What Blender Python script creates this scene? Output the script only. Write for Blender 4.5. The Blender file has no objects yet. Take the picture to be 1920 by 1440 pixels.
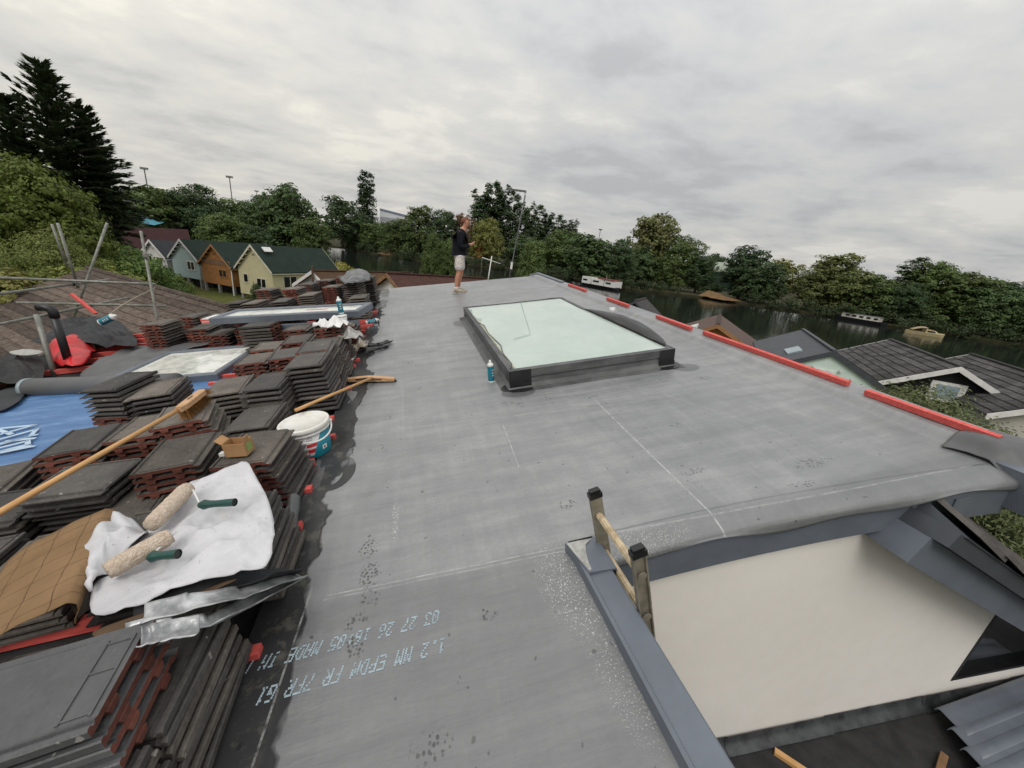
import bpy, bmesh, math, random
import numpy as np
from mathutils import Vector, Matrix, noise

random.seed(7)
SC = bpy.context.scene
COL = SC.collection
RAD = math.radians
CAMZ = 7.0                       # eye height above the river

# ------------------------------------------------------------------ camera
cd = bpy.data.cameras.new('camera'); cam = bpy.data.objects.new('camera', cd); COL.objects.link(cam)
cd.sensor_fit = 'HORIZONTAL'; cd.sensor_width = 36.0; cd.lens = 13.52
cd.clip_start = 0.02; cd.clip_end = 4000
right = Vector((0.9622736, -0.2507879, 0.1055220))
upv = Vector((-0.0148699, 0.3387757, 0.9407497))
back = Vector((-0.2716769, -0.9068277, 0.3222657))
m = Matrix.Identity(4)
for i in range(3):
    m[i][0] = right[i]; m[i][1] = upv[i]; m[i][2] = back[i]
m[2][3] = CAMZ
cam.matrix_world = m
SC.camera = cam

# ------------------------------------------------------------------ sky
W = bpy.data.worlds.new('World'); SC.world = W; W.use_nodes = True
nt = W.node_tree; nt.nodes.clear()
def wn(t, **k):
    n = nt.nodes.new(t)
    for a, b in k.items(): setattr(n, a, b)
    return n
def wm(op, a, b=None, c=None):
    n = wn('ShaderNodeMath', operation=op)
    for i, x in enumerate((a, b, c)):
        if x is None: continue
        if isinstance(x, (int, float)): n.inputs[i].default_value = x
        else: nt.links.new(x, n.inputs[i])
    return n.outputs[0]
SUN_AZ, SUN_EL = RAD(-150.0), RAD(50.0)     # soft light from high behind the viewer's left shoulder
GLOW_AZ = RAD(-24.0)
out = wn('ShaderNodeOutputWorld'); bg = wn('ShaderNodeBackground')
sky = wn('ShaderNodeTexSky', sky_type='NISHITA', sun_disc=False, sun_elevation=SUN_EL, sun_rotation=SUN_AZ,
         air_density=1.6, dust_density=4.0, ozone_density=1.0)
tc = wn('ShaderNodeTexCoord'); sx = wn('ShaderNodeSeparateXYZ')
nt.links.new(tc.outputs['Generated'], sx.inputs[0])
zc = wm('MAXIMUM', sx.outputs[2], 0.0)
den = wm('ADD', zc, 0.16)
px = wm('DIVIDE', sx.outputs[0], den); py = wm('DIVIDE', sx.outputs[1], den)
cmb = wn('ShaderNodeCombineXYZ'); nt.links.new(px, cmb.inputs[0]); nt.links.new(py, cmb.inputs[1])
mp1 = wn('ShaderNodeMapping'); mp1.inputs['Rotation'].default_value = (0, 0, RAD(28)); mp1.inputs['Scale'].default_value = (0.8, 0.95, 1); mp1.inputs['Location'].default_value = (3.1, 1.7, 0)
nt.links.new(cmb.outputs[0], mp1.inputs[0])
def wnoise(scale, det, rough, dist=0.0):
    n = wn('ShaderNodeTexNoise'); n.inputs['Scale'].default_value = scale; n.inputs['Detail'].default_value = det
    n.inputs['Roughness'].default_value = rough; n.inputs['Distortion'].default_value = dist
    nt.links.new(mp1.outputs[0], n.inputs['Vector']); return n.outputs[0]
n1 = wnoise(0.8, 4, 0.5, 0.2); n2 = wnoise(2.6, 7, 0.55, 0.25); n3 = wnoise(9.0, 6, 0.6)
mixn = wm('ADD', wm('ADD', wm('MULTIPLY', n1, 0.45), wm('MULTIPLY', n2, 0.43)), wm('MULTIPLY', n3, 0.12))
rmp = wn('ShaderNodeValToRGB'); nt.links.new(mixn, rmp.inputs[0])
el = rmp.color_ramp.elements
el[0].position = 0.40; el[0].color = (0.36, 0.364, 0.372, 1)
el[1].position = 0.60; el[1].color = (0.56, 0.548, 0.515, 1)
e = el.new(0.47); e.color = (0.43, 0.432, 0.435, 1)
e = el.new(0.55); e.color = (0.49, 0.485, 0.468, 1)
# the cloud is thinner low down ahead
sd = Vector((math.sin(GLOW_AZ) * math.cos(RAD(13)), math.cos(GLOW_AZ) * math.cos(RAD(13)), math.sin(RAD(13))))
dp = wn('ShaderNodeVectorMath', operation='DOT_PRODUCT'); nt.links.new(tc.outputs['Generated'], dp.inputs[0]); dp.inputs[1].default_value = sd
glow = wm('POWER', wm('MAXIMUM', dp.outputs['Value'], 0.0), 7.0)
gl = wm('ADD', wm('MULTIPLY', glow, 0.20), 1.0)
zen = wm('ADD', wm('MULTIPLY', wm('POWER', zc, 1.6), 1.25), 0.93)      # an overcast sky brightens towards the zenith
gain = wm('MULTIPLY', gl, zen)
vs = wn('ShaderNodeVectorMath', operation='SCALE'); wmx = wn('ShaderNodeMixRGB', blend_type='MULTIPLY'); nt.links.new(wm('MULTIPLY', glow, 0.55), wmx.inputs[0]); nt.links.new(rmp.outputs[0], wmx.inputs[1]); wmx.inputs[2].default_value = (1.04, 1.0, 0.90, 1); nt.links.new(wmx.outputs[0], vs.inputs[0]); nt.links.new(wm('MULTIPLY', gain, 10.0), vs.inputs['Scale'])
mx = wn('ShaderNodeMixRGB'); mx.inputs[0].default_value = 0.95
nt.links.new(sky.outputs[0], mx.inputs[1]); nt.links.new(vs.outputs[0], mx.inputs[2])
nt.links.new(mx.outputs[0], bg.inputs[0]); bg.inputs[1].default_value = 0.1
nt.links.new(bg.outputs[0], out.inputs[0])
# ------------------------------------------------------------------ sun behind cloud
ld = bpy.data.lights.new('sun', 'SUN'); ld.energy = 1.05; ld.angle = RAD(30); ld.color = (1.0, 0.96, 0.9)
sun = bpy.data.objects.new('sun', ld); COL.objects.link(sun)
sdir = Vector((math.sin(SUN_AZ) * math.cos(SUN_EL), math.cos(SUN_AZ) * math.cos(SUN_EL), math.sin(SUN_EL)))
sun.rotation_euler = sdir.to_track_quat('Z', 'Y').to_euler(); sun.location = (0, 0, 60)
# ------------------------------------------------------------------ exposure
SC.view_settings.view_transform = 'Standard'; SC.view_settings.look = 'None'
SC.view_settings.gamma = 1.0; SC.view_settings.exposure = 0.36; SC.view_settings.use_curve_mapping = False
SC.render.engine = 'CYCLES'
SC.cycles.max_bounces = 6; SC.cycles.transparent_max_bounces = 6; SC.cycles.use_denoising = True

# ------------------------------------------------------------------ frame of the flat roof (tilted about ten degrees)
RO = Vector((0.26753, 0.04719, CAMZ - 1.56931))
RU = Vector((0.98579, -0.00505, 0.16790)); RV = Vector((0.0, 0.99955, 0.03006)); RN = Vector((-0.16798, -0.02963, 0.98535))
def rp(u, v, w=0.0): return RO + RU * u + RV * v + RN * w
def rmat(u, v, w=0.0, yaw=0.0, upright=False):
    if upright:
        return Matrix.Translation(rp(u, v, w)) @ Matrix.Rotation(yaw, 4, 'Z')
    b = Matrix(((RU.x, RV.x, RN.x), (RU.y, RV.y, RN.y), (RU.z, RV.z, RN.z))).to_4x4()
    return Matrix.Translation(rp(u, v, w)) @ b @ Matrix.Rotation(yaw, 4, 'Z')
def wdir(px, py):                # direction of sight through a point of a 1920 x 1440 frame
    return (right * (px - 960) - upv * (py - 720) - back * 721.0).normalized()
def onz(px, py, z):
    r = wdir(px, py); return Vector((0, 0, CAMZ)) + r * ((z - CAMZ) / r.z)
def atd(px, py, d):
    r = wdir(px, py); return Vector((0, 0, CAMZ)) + r * (d / math.hypot(r.x, r.y))

# ------------------------------------------------------------------ mesh builder
class MB:
    def __init__(s): s.v = []; s.f = []; s.m = []
    def add(s, vs, fs, mat=0):
        o = len(s.v); s.v += [Vector(p) for p in vs]; s.f += [tuple(i + o for i in f) for f in fs]; s.m += [mat] * len(fs); return s
    def obox(s, o, a, b, c, mat=0):
        o, a, b, c = map(Vector, (o, a, b, c))
        vs = [o, o + a, o + a + b, o + b, o + c, o + a + c, o + a + b + c, o + b + c]
        fl = [(0, 3, 2, 1), (4, 5, 6, 7), (0, 1, 5, 4), (1, 2, 6, 5), (2, 3, 7, 6), (3, 0, 4, 7)]
        if a.cross(b).dot(c) < 0: fl = [f[::-1] for f in fl]
        return s.add(vs, fl, mat)
    def box(s, c, size, R=None, mat=0):
        R = R or Matrix.Identity(3); c = Vector(c)
        a, b, d = (R @ Vector((size[0], 0, 0)), R @ Vector((0, size[1], 0)), R @ Vector((0, 0, size[2])))
        return s.obox(c - (a + b + d) / 2, a, b, d, mat)
    def bar(s, p, q, w, h, up=(0, 0, 1), mat=0):
        p, q = Vector(p), Vector(q); d = q - p; x = d.normalized(); y = Vector(up).cross(x).normalized(); z = x.cross(y)
        return s.obox(p - y * w / 2 - z * h / 2, d, y * w, z * h, mat)
    def prism(s, poly, vec, mat=0):
        n = len(poly); P = [Vector(p) for p in poly]; vec = Vector(vec); vs = P + [p + vec for p in P]
        fs = [tuple(range(n))[::-1], tuple(range(n, 2 * n))] + [(i, (i + 1) % n, n + (i + 1) % n, n + i) for i in range(n)]
        nn = (P[1] - P[0]).cross(P[2] - P[0])
        if nn.dot(vec) < 0: fs = [f[::-1] for f in fs]
        return s.add(vs, fs, mat)
    def tube(s, path, r, n=8, mat=0, caps=True):
        P = [Vector(p) for p in path]; k = len(P); R = r if isinstance(r, (list, tuple)) else [r] * k
        vs = []; t0 = (P[1] - P[0]).normalized(); a = t0.orthogonal().normalized()
        for i, p in enumerate(P):
            t = (P[min(i + 1, k - 1)] - P[max(i - 1, 0)]).normalized()
            a = (a - t * a.dot(t)); a = a.normalized() if a.length > 1e-6 else t.orthogonal().normalized(); b = t.cross(a)
            for j in range(n):
                th = 2 * math.pi * j / n; vs.append(p + (a * math.cos(th) + b * math.sin(th)) * R[i])
        fs = [(i * n + j, i * n + (j + 1) % n, (i + 1) * n + (j + 1) % n, (i + 1) * n + j) for i in range(k - 1) for j in range(n)]
        if caps: fs += [tuple(range(n))[::-1], tuple((k - 1) * n + j for j in range(n))]
        return s.add(vs, fs, mat)
    def lathe(s, prof, n=24, T=None, mat=0):
        T = T or Matrix.Identity(4); vs = []
        for r, z in prof:
            for j in range(n):
                th = 2 * math.pi * j / n; vs.append(T @ Vector((r * math.cos(th), r * math.sin(th), z)))
        k = len(prof); fs = [(i * n + j, i * n + (j + 1) % n, (i + 1) * n + (j + 1) % n, (i + 1) * n + j) for i in range(k - 1) for j in range(n)]
        if prof[0][0] > 1e-4: fs.append(tuple(range(n))[::-1])
        if prof[-1][0] > 1e-4: fs.append(tuple((k - 1) * n + j for j in range(n)))
        return s.add(vs, fs, mat)
    def sheet(s, fn, nu, nv, mat=0, thick=0.0):
        vs = [Vector(fn(i / nu, j / nv)) for j in range(nv + 1) for i in range(nu + 1)]; q = nu + 1
        fs = [(j * q + i, j * q + i + 1, (j + 1) * q + i + 1, (j + 1) * q + i) for j in range(nv) for i in range(nu)]
        return s.add(vs, fs, mat)
    def build(s, name, mats, parent=None, smooth=False, local=False, T=None):
        me = bpy.data.meshes.new(name)
        V = s.v
        o = bpy.data.objects.new(name, me)
        if T is not None: V = [T @ p for p in V]
        if local: pass
        elif parent is not None:
            iw = MW[parent.name].inverted(); V = [iw @ p for p in V]
        else:
            lo = [min(p[i] for p in V) for i in range(3)]; hi = [max(p[i] for p in V) for i in range(3)]
            org = Vector(((lo[0] + hi[0]) / 2, (lo[1] + hi[1]) / 2, lo[2])); V = [p - org for p in V]; o.location = org
            MW[o.name] = Matrix.Translation(org)
        if parent is not None and local is False or (parent is not None):
            o.parent = parent; MW[o.name] = MW[parent.name].copy()
        me.from_pydata([tuple(p) for p in V], [], s.f)
        if not isinstance(mats, (list, tuple)): mats = [mats]
        for mt in mats: me.materials.append(mt)
        me.polygons.foreach_set('material_index', s.m)
        if smooth:
            me.polygons.foreach_set('use_smooth', [True] * len(me.polygons))
        me.update()
        COL.objects.link(o)
        return o
MW = {}                          # world matrices of what has been placed so far
def smooth_angle(o, deg=40):
    for p in o.data.polygons: p.use_smooth = True
    try: o.data.set_sharp_from_angle(angle=RAD(deg))
    except Exception: pass
    return o
def thing(name, label, cat, mat=None, group=None):
    o = bpy.data.objects.new(name, None); o.empty_display_size = 0.2; COL.objects.link(o)
    mat = mat if mat is not None else Matrix.Identity(4)
    if isinstance(mat, (tuple, Vector)): mat = Matrix.Translation(mat)
    o.matrix_world = mat; MW[o.name] = mat.copy()
    return tag(o, label, cat, group)
def tag(o, label=None, cat=None, group=None, kind=None):
    if label: o['label'] = label
    if cat: o['category'] = cat
    if group: o['group'] = group
    if kind: o['kind'] = kind
    return o
def link_copy(src, parent, mat=None, name=None):
    c = src.copy(); COL.objects.link(c)
    if parent is not None: c.parent = parent
    if mat is not None: c.matrix_local = mat
    return c

# ------------------------------------------------------------------ materials
def lin(r, g, b):
    f = lambda c: (c / 255 / 12.92) if c / 255 <= 0.04045 else ((c / 255 + 0.055) / 1.055) ** 2.4
    return (f(r), f(g), f(b), 1)
class NT:
    def __init__(s, name):
        s.mat = bpy.data.materials.new(name); s.mat.use_nodes = True; s.t = s.mat.node_tree
        s.b = s.t.nodes['Principled BSDF']; s.out = s.t.nodes['Material Output']; s._tc = None
    def n(s, typ, **k):
        x = s.t.nodes.new(typ)
        for a, b in k.items(): setattr(x, a, b)
        return x
    def L(s, a, b): s.t.links.new(a, b)
    def co(s, kind='Object'):
        if s._tc is None: s._tc = s.n('ShaderNodeTexCoord')
        return s._tc.outputs[kind]
    def map(s, scale=(1, 1, 1), rot=(0, 0, 0), kind='Object', loc=(0, 0, 0)):
        mp = s.n('ShaderNodeMapping'); mp.inputs['Scale'].default_value = scale; mp.inputs['Rotation'].default_value = rot; mp.inputs['Location'].default_value = loc
        s.L(s.co(kind), mp.inputs[0]); return mp.outputs[0]
    def noise(s, scale, det=4, rough=0.55, vec=None, dist=0.0):
        x = s.n('ShaderNodeTexNoise'); x.inputs['Scale'].default_value = scale; x.inputs['Detail'].default_value = det
        x.inputs['Roughness'].default_value = rough; x.inputs['Distortion'].default_value = dist
        s.L(vec if vec is not None else s.co(), x.inputs['Vector']); return x.outputs[0]
    def math(s, op, a, b=None, c=None, clamp=False):
        x = s.n('ShaderNodeMath', operation=op); x.use_clamp = clamp
        for i, y in enumerate((a, b, c)):
            if y is None: continue
            if isinstance(y, (int, float)): x.inputs[i].default_value = y
            else: s.L(y, x.inputs[i])
        return x.outputs[0]
    def ss(s, x, lo, hi):        # smoothstep
        r = s.n('ShaderNodeMapRange'); r.interpolation_type = 'SMOOTHSTEP'
        r.inputs[1].default_value = lo; r.inputs[2].default_value = hi; s.L(x, r.inputs[0]); return r.outputs[0]
    def ramp(s, x, stops):
        r = s.n('ShaderNodeValToRGB'); s.L(x, r.inputs[0]); e = r.color_ramp.elements
        e[0].position, e[0].color = stops[0]; e[1].position, e[1].color = stops[-1]
        for p, c in stops[1:-1]: q = e.new(p); q.color = c
        return r.outputs[0]
    def mix(s, f, a, b, mode='MIX'):
        x = s.n('ShaderNodeMixRGB', blend_type=mode)
        for i, y in enumerate((f, a, b)):
            if isinstance(y, (int, float)): x.inputs[i].default_value = y
            elif isinstance(y, tuple): x.inputs[i].default_value = y
            else: s.L(y, x.inputs[i])
        return x.outputs[0]
    def sep(s, v):
        x = s.n('ShaderNodeSeparateXYZ'); s.L(v, x.inputs[0]); return x.outputs
    def bump(s, h, strength=0.3, dist=0.02, prev=None):
        x = s.n('ShaderNodeBump'); x.inputs['Strength'].default_value = strength; x.inputs['Distance'].default_value = dist
        s.L(h, x.inputs['Height'])
        if prev is not None: s.L(prev, x.inputs['Normal'])
        s.L(x.outputs[0], s.b.inputs['Normal']); return x.outputs[0]
    def col(s, c):
        if isinstance(c, tuple): s.b.inputs['Base Color'].default_value = c
        else: s.L(c, s.b.inputs['Base Color'])
    def set(s, rough=None, metal=None, spec=None):
        for k, v in (('Roughness', rough), ('Metallic', metal), ('Specular IOR Level', spec)):
            if v is None: continue
            if isinstance(v, (int, float)): s.b.inputs[k].default_value = v
            else: s.L(v, s.b.inputs[k])
        return s
def hx(c, k=1.0): return (c[0] * k, c[1] * k, c[2] * k, 1)
def simple(name, c, c2=None, scale=6.0, rough=0.6, spec=0.4, metal=0.0, bump=0.0, bscale=None, stretch=(1, 1, 1), det=5, bd=0.01):
    k = NT(name); c = c if len(c) == 4 else (*c, 1)
    c2 = c2 or hx(c, 0.72); c2 = c2 if len(c2) == 4 else (*c2, 1)
    vec = k.map(stretch) if stretch != (1, 1, 1) else None
    f = k.noise(scale, det, 0.6, vec)
    k.col(k.mix(k.ss(f, 0.3, 0.7), c2, c)); k.set(rough, metal, spec)
    if bump: k.bump(k.noise(bscale or scale * 4, 5, 0.6, vec), bump, bd)
    return k.mat
# ------------------------------------------------------------------ shared materials
M = {}
M['red'] = simple('red_treated_timber', (0.68, 0.125, 0.105), (0.52, 0.075, 0.065), 9, 0.6, 0.3, bump=0.15, stretch=(1, 6, 6))
M['pine'] = simple('pine', (0.62, 0.37, 0.16), (0.48, 0.26, 0.10), 5, 0.5, 0.4, stretch=(1, 1, 14))
M['oldwood'] = simple('weathered_wood', (0.30, 0.17, 0.08), (0.16, 0.09, 0.05), 6, 0.75, 0.25, bump=0.2)
M['trim'] = simple('anthracite_metal', (0.135, 0.155, 0.185), (0.105, 0.12, 0.145), 3, 0.42, 0.5, bump=0.03)
M['dtrim'] = simple('dark_metal', (0.06, 0.068, 0.08), (0.045, 0.05, 0.06), 4, 0.45, 0.5, bump=0.03)
M['felt'] = simple('black_felt', (0.030, 0.030, 0.031), (0.016, 0.016, 0.017), 7, 0.7, 0.35, bump=0.3, bscale=60)
M['lead'] = simple('lead_flashing', (0.06, 0.064, 0.068), (0.016, 0.017, 0.019), 8, 0.45, 0.5, bump=0.35, bscale=14)
M['white'] = simple('white_paint', (0.72, 0.71, 0.68), (0.58, 0.57, 0.55), 5, 0.5, 0.4)
M['plastic'] = simple('white_plastic', (0.74, 0.74, 0.72), (0.62, 0.62, 0.60), 12, 0.35, 0.5)
M['black'] = simple('black_plastic', (0.014, 0.014, 0.015), (0.009, 0.009, 0.01), 8, 0.4, 0.5)
M['teal'] = simple('teal_label', (0.012, 0.20, 0.27), (0.010, 0.16, 0.23), 8, 0.35, 0.5)
M['ltredlab'] = simple('red_label', (0.55, 0.02, 0.03), (0.42, 0.015, 0.02), 8, 0.35, 0.5)
M['galv'] = simple('galvanised_tube', (0.28, 0.28, 0.25), (0.16, 0.16, 0.14), 9, 0.55, 0.5, metal=0.35, bump=0.1)
M['greymem'] = simple('grey_membrane', (0.115, 0.118, 0.12), (0.085, 0.087, 0.09), 3, 0.5, 0.4, bump=0.05)
M['darkmem'] = simple('dark_membrane', (0.040, 0.042, 0.046), (0.024, 0.025, 0.028), 3, 0.7, 0.25, bump=0.08)

def render_wall_mat():
    k = NT('cream_render'); a = k.noise(0.9, 6, 0.6); b = k.noise(9, 4, 0.6)
    f = k.math('ADD', k.math('MULTIPLY', a, 0.7), k.math('MULTIPLY', b, 0.3))
    k.col(k.ramp(f, [(0.3, (0.72, 0.685, 0.635, 1)), (0.7, (0.80, 0.765, 0.715, 1))])); k.set(0.85, 0, 0.2)
    k.bump(k.math('ADD', k.math('MULTIPLY', k.noise(140, 3, 0.6), 0.3), k.noise(5, 6, 0.6)), 0.22, 0.01); return k.mat
M['render'] = render_wall_mat()

def membrane_mat():
    k = NT('epdm_membrane'); P = k.co(); s = k.sep(P); u, v = s[0], s[1]
    big = k.noise(0.55, 4, 0.55); streak = k.noise(1.0, 6, 0.62, k.map((1.1, 9, 1), (0, 0, RAD(8)))); fine = k.noise(42, 4, 0.6)
    cross = k.noise(1.0, 4, 0.6, k.map((14, 1.0, 1)))
    mott = k.noise(3.2, 6, 0.62)
    f = k.math('ADD', k.math('ADD', k.math('MULTIPLY', big, 0.28), k.math('MULTIPLY', streak, 0.26)), k.math('ADD', k.math('MULTIPLY', mott, 0.22), k.math('ADD', k.math('MULTIPLY', fine, 0.12), k.math('MULTIPLY', cross, 0.12))))
    base = k.ramp(f, [(0.36, (0.130, 0.136, 0.142, 1)), (0.50, (0.200, 0.206, 0.210, 1)), (0.63, (0.30, 0.306, 0.306, 1))])
    # walked-on older strip beside the ladder is darker
    nearm = k.math('SUBTRACT', 1.0, k.ss(k.math('ADD', v, k.math('MULTIPLY', streak, 0.05)), 1.40, 1.52))
    base = k.mix(k.math('MULTIPLY', nearm, 0.50), base, (0.085, 0.086, 0.090, 1))
    # white chalk setting-out lines
    def seg(a, b, w, amt, col_in):
        ax, ay = a; bx, by = b; dx, dy = bx - ax, by - ay; L2 = dx * dx + dy * dy
        pu = k.math('SUBTRACT', u, ax); pv = k.math('SUBTRACT', v, ay)
        h = k.math('DIVIDE', k.math('ADD', k.math('MULTIPLY', pu, dx), k.math('MULTIPLY', pv, dy)), L2, clamp=True)
        eu = k.math('SUBTRACT', pu, k.math('MULTIPLY', h, dx)); ev = k.math('SUBTRACT', pv, k.math('MULTIPLY', h, dy))
        d = k.math('SQRT', k.math('ADD', k.math('MULTIPLY', eu, eu), k.math('MULTIPLY', ev, ev)))
        mk = k.math('SUBTRACT', 1.0, k.ss(d, w * 0.4, w)); mk = k.math('MULTIPLY', mk, k.ss(brk, 0.32, 0.62))
        return k.mix(k.math('MULTIPLY', mk, amt), col_in, (0.55, 0.56, 0.55, 1))
    brk = k.noise(16, 5, 0.7)
    for a, b, w, amt in [((1.49, 3.0), (1.45, 1.26), 0.007, 0.6), ((0.56, 2.82), (0.53, 2.2), 0.006, 0.45), ((-0.6, 1.485), (0.57, 1.43), 0.005, 0.4),
                         ((-0.62, 1.465), (0.57, 1.405), 0.005, 0.3), ((-0.3, 3.06), (1.35, 2.88), 0.007, 0.28), ((0.75, 1.455), (3.3, 1.29), 0.007, 0.25),
                         ((-0.28, 4.2), (-0.27, 3.0), 0.006, 0.2), ((2.1, 3.0), (2.6, 1.9), 0.006, 0.2), ((3.0, 9.9), (3.2, 8.2), 0.015, 0.25)]:
        base = seg(a, b, w, amt, base)
    # chalky splash, dust by the ladder
    def blob(cx, cy, rx, ry):
        a = k.math('DIVIDE', k.math('SUBTRACT', u, cx), rx); b = k.math('DIVIDE', k.math('SUBTRACT', v, cy), ry)
        return k.math('SUBTRACT', 1.0, k.ss(k.math('ADD', k.math('MULTIPLY', a, a), k.math('MULTIPLY', b, b)), 0.15, 1.0))
    spk = k.ss(k.noise(150, 2, 0.5), 0.60, 0.66)
    for c, amt in [((-0.305, 1.93, 0.025, 0.25), 0.9), ((0.50, 1.22, 0.16, 0.32), 0.55), ((0.95, 1.36, 0.45, 0.10), 0.45), ((0.55, 0.8, 0.12, 0.3), 0.4), ((-0.25, 2.6, 0.1, 0.9), 0.12)]:
        base = k.mix(k.math('MULTIPLY', k.math('MULTIPLY', blob(*c), spk), amt), base, (0.72, 0.72, 0.70, 1))
    # boot prints: clusters of small dark dabs
    vo = k.n('ShaderNodeTexVoronoi'); vo.inputs['Scale'].default_value = 62; vo.inputs['Randomness'].default_value = 0.75
    k.L(k.map((1, 0.8, 1)), vo.inputs['Vector'])
    dots = k.math('SUBTRACT', 1.0, k.ss(vo.outputs['Distance'], 0.30, 0.48)); holes = k.ss(k.noise(13, 4, 0.65), 0.36, 0.50)
    fm = None
    for c in [(-0.44, 1.73, .065, .09), (-0.42, 1.55, .065, .10), (-0.41, 1.41, .055, .07), (-0.46, 1.30, .065, .06), (-0.45, 1.20, .05, .08), (-0.16, 0.77, .09, .06), (-0.31, 0.74, .025, .04), (0.11, 1.18, .05, .05),
              (0.71, 1.74, .09, .045), (1.62, 1.78, .11, .05), (2.42, 1.62, .2, .06), (2.16, 1.46, .12, .04), (-0.42, 2.78, .045, .09), (-0.40, 3.3, .04, .1), (-0.10, 3.9, .06, .06),
              (0.70, 3.22, .08, .05), (1.06, 3.19, .08, .05), (0.80, 3.15, .04, .06), (1.49, 3.07, .09, .035), (2.75, 3.1, .12, .06), (0.3, 4.4, .07, .07), (0.1, 5.2, .09, .1), (-0.2, 4.8, .08, .09), (0.2, 6.3, .1, .12), (1.9, 2.35, .08, .04), (-0.05, 0.95, .012, .02), (0.02, 0.72, .02, .03)]:
        b = blob(*c); fm = b if fm is None else k.math('MAXIMUM', fm, b)
    fp = k.math('MULTIPLY', k.math('MULTIPLY', fm, dots), holes)
    base = k.mix(k.math('MULTIPLY', fp, 0.92), base, (0.022, 0.022, 0.023, 1))
    spots = k.math('SUBTRACT', 1.0, k.ss(k.noise(26, 1, 0.4), 0.22, 0.25)); base = k.mix(k.math('MULTIPLY', spots, 0.7), base, (0.03, 0.03, 0.03, 1))
    # wet band and puddles along the low left edge
    ed = k.math('ADD', u, k.math('MULTIPLY', k.math('SUBTRACT', k.noise(1.0, 4.0, 0.55, k.map((2.1, 1.6, 1))), 0.5), 0.44))
    wet = k.math('SUBTRACT', 1.0, k.ss(ed, -0.70, -0.68))
    wet = k.math('MAXIMUM', wet, k.math('MULTIPLY', k.ss(blob(-0.74, 2.55, 0.17, 0.26), 0.30, 0.36), k.math('SUBTRACT', 1.0, k.ss(blob(-0.76, 2.52, 0.10, 0.16), 0.45, 0.6))))
    dry = k.ss(k.noise(1.0, 3, 0.5, k.map((4, 1.3, 1), (0, 0, 0), 'Object', (2, 0.4, 0))), 0.56, 0.60)
    far = k.ss(v, 2.0, 3.2); wet = k.math('MULTIPLY', wet, k.math('SUBTRACT', 1.0, k.math('MULTIPLY', dry, k.math('MULTIPLY', far, 0.75))))
    silt = k.math('MULTIPLY', k.ss(k.noise(9, 6, 0.7), 0.50, 0.64), k.math('MULTIPLY', blob(-0.78, 2.0, 0.10, 2.2), 0.35))
    base = k.mix(k.math('MULTIPLY', wet, 0.86), base, (0.021, 0.021, 0.022, 1)); base = k.mix(silt, base, (0.20, 0.19, 0.15, 1))
    base = seg((-0.69, 1.55), (-0.74, 0.75), 0.006, 0.5, base)
    # dark solvent halos round the skylight corners
    for c in [(0.86, 3.42, .22, .14), (2.78, 3.42, .20, .15), (0.68, 6.6, .16, .3)]:
        base = k.mix(k.math('MULTIPLY', k.ss(k.math('MULTIPLY', blob(*c), k.math('ADD', 0.45, brk)), 0.25, 0.5), 0.6), base, (0.035, 0.036, 0.038, 1))
    k.col(base)
    ro = k.math('SUBTRACT', k.math('ADD', 0.30, k.math('MULTIPLY', fine, 0.22)), k.math('MULTIPLY', wet, 0.26))
    k.set(k.math('MAXIMUM', ro, 0.20), 0, k.math('SUBTRACT', 1.0, k.math('MULTIPLY', wet, 0.84)))
    wr = k.noise(1.0, 5, 0.6, k.map((0.8, 5, 1), (0, 0, RAD(12)))); cr = k.noise(1.0, 3, 0.5, k.map((2.2, 7, 1), (0, 0, RAD(-14)), 'Object', (5, 3, 0)))
    hgt = k.math('ADD', k.math('MULTIPLY', wr, 0.6), k.math('ADD', k.math('MULTIPLY', cr, 0.35), k.math('MULTIPLY', k.noise(120, 2, 0.5), 0.015)))
    k.bump(k.math('MULTIPLY', hgt, k.math('SUBTRACT', 1.0, k.math('MULTIPLY', wet, 0.9))), 0.42, 0.06)
    return k.mat
M['membrane'] = membrane_mat()

# ------------------------------------------------------------------ the house the photographer stands on
house = thing('house', 'white rendered house with grey rubber flat roof and stripped tile slope', 'house', Vector((1.2, 5.5, 0.4)))
HI = MW[house.name].inverted()
def roofpart(mb, name, mats, parent=house, smooth=False, shift=None):
    """mesh given in roof coordinates (u, v, w); keeps them as object coordinates"""
    o = mb.build(name, mats, None, smooth, local=True)
    T = rmat(0, 0)
    o.parent = parent; o.matrix_local = MW[parent.name].inverted() @ T; MW[o.name] = T
    return o
def vc(u): return 1.46 - 0.032 * max(0.0, u - 0.9) ** 1.9
LU, RUe, FARV = -0.905, 3.80, 11.66
def lift(u, v):
    w = 0.006 * noise.noise(Vector((u * 1.3, v * 0.9, 0.3))) + 0.003 * noise.noise(Vector((u * 4, v * 6, 2.0)))
    t = min(1, max(0, (u - 3.44) / 0.11)); w += 0.06 * t * t * (3 - 2 * t)
    if u < -0.7: w += 0.014 * noise.noise(Vector((u * 5, v * 2.4, 8))) * (-0.7 - u) / 0.2
    # long crease running back from the wet edge
    a = Vector((-0.55, 2.0)); b = Vector((-0.15, 2.62)); p = Vector((u, v)); h = max(0, min(1, (p - a).dot(b - a) / (b - a).length_squared))
    d = (p - a - (b - a) * h).length; w += 0.012 * math.exp(-(d / 0.03) ** 2) * math.sin(math.pi * min(1, h + 0.1)) if d < 0.15 else 0
    return w
mb = MB(); us = [LU + (3.44 - LU) * i / 90 for i in range(91)] + [3.44 + 0.11 * i / 7 for i in range(1, 8)] + [3.62, 3.70, 3.76, RUe]
ts = [(j / 130) ** 1.55 for j in range(131)]
V_ = [];
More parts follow.
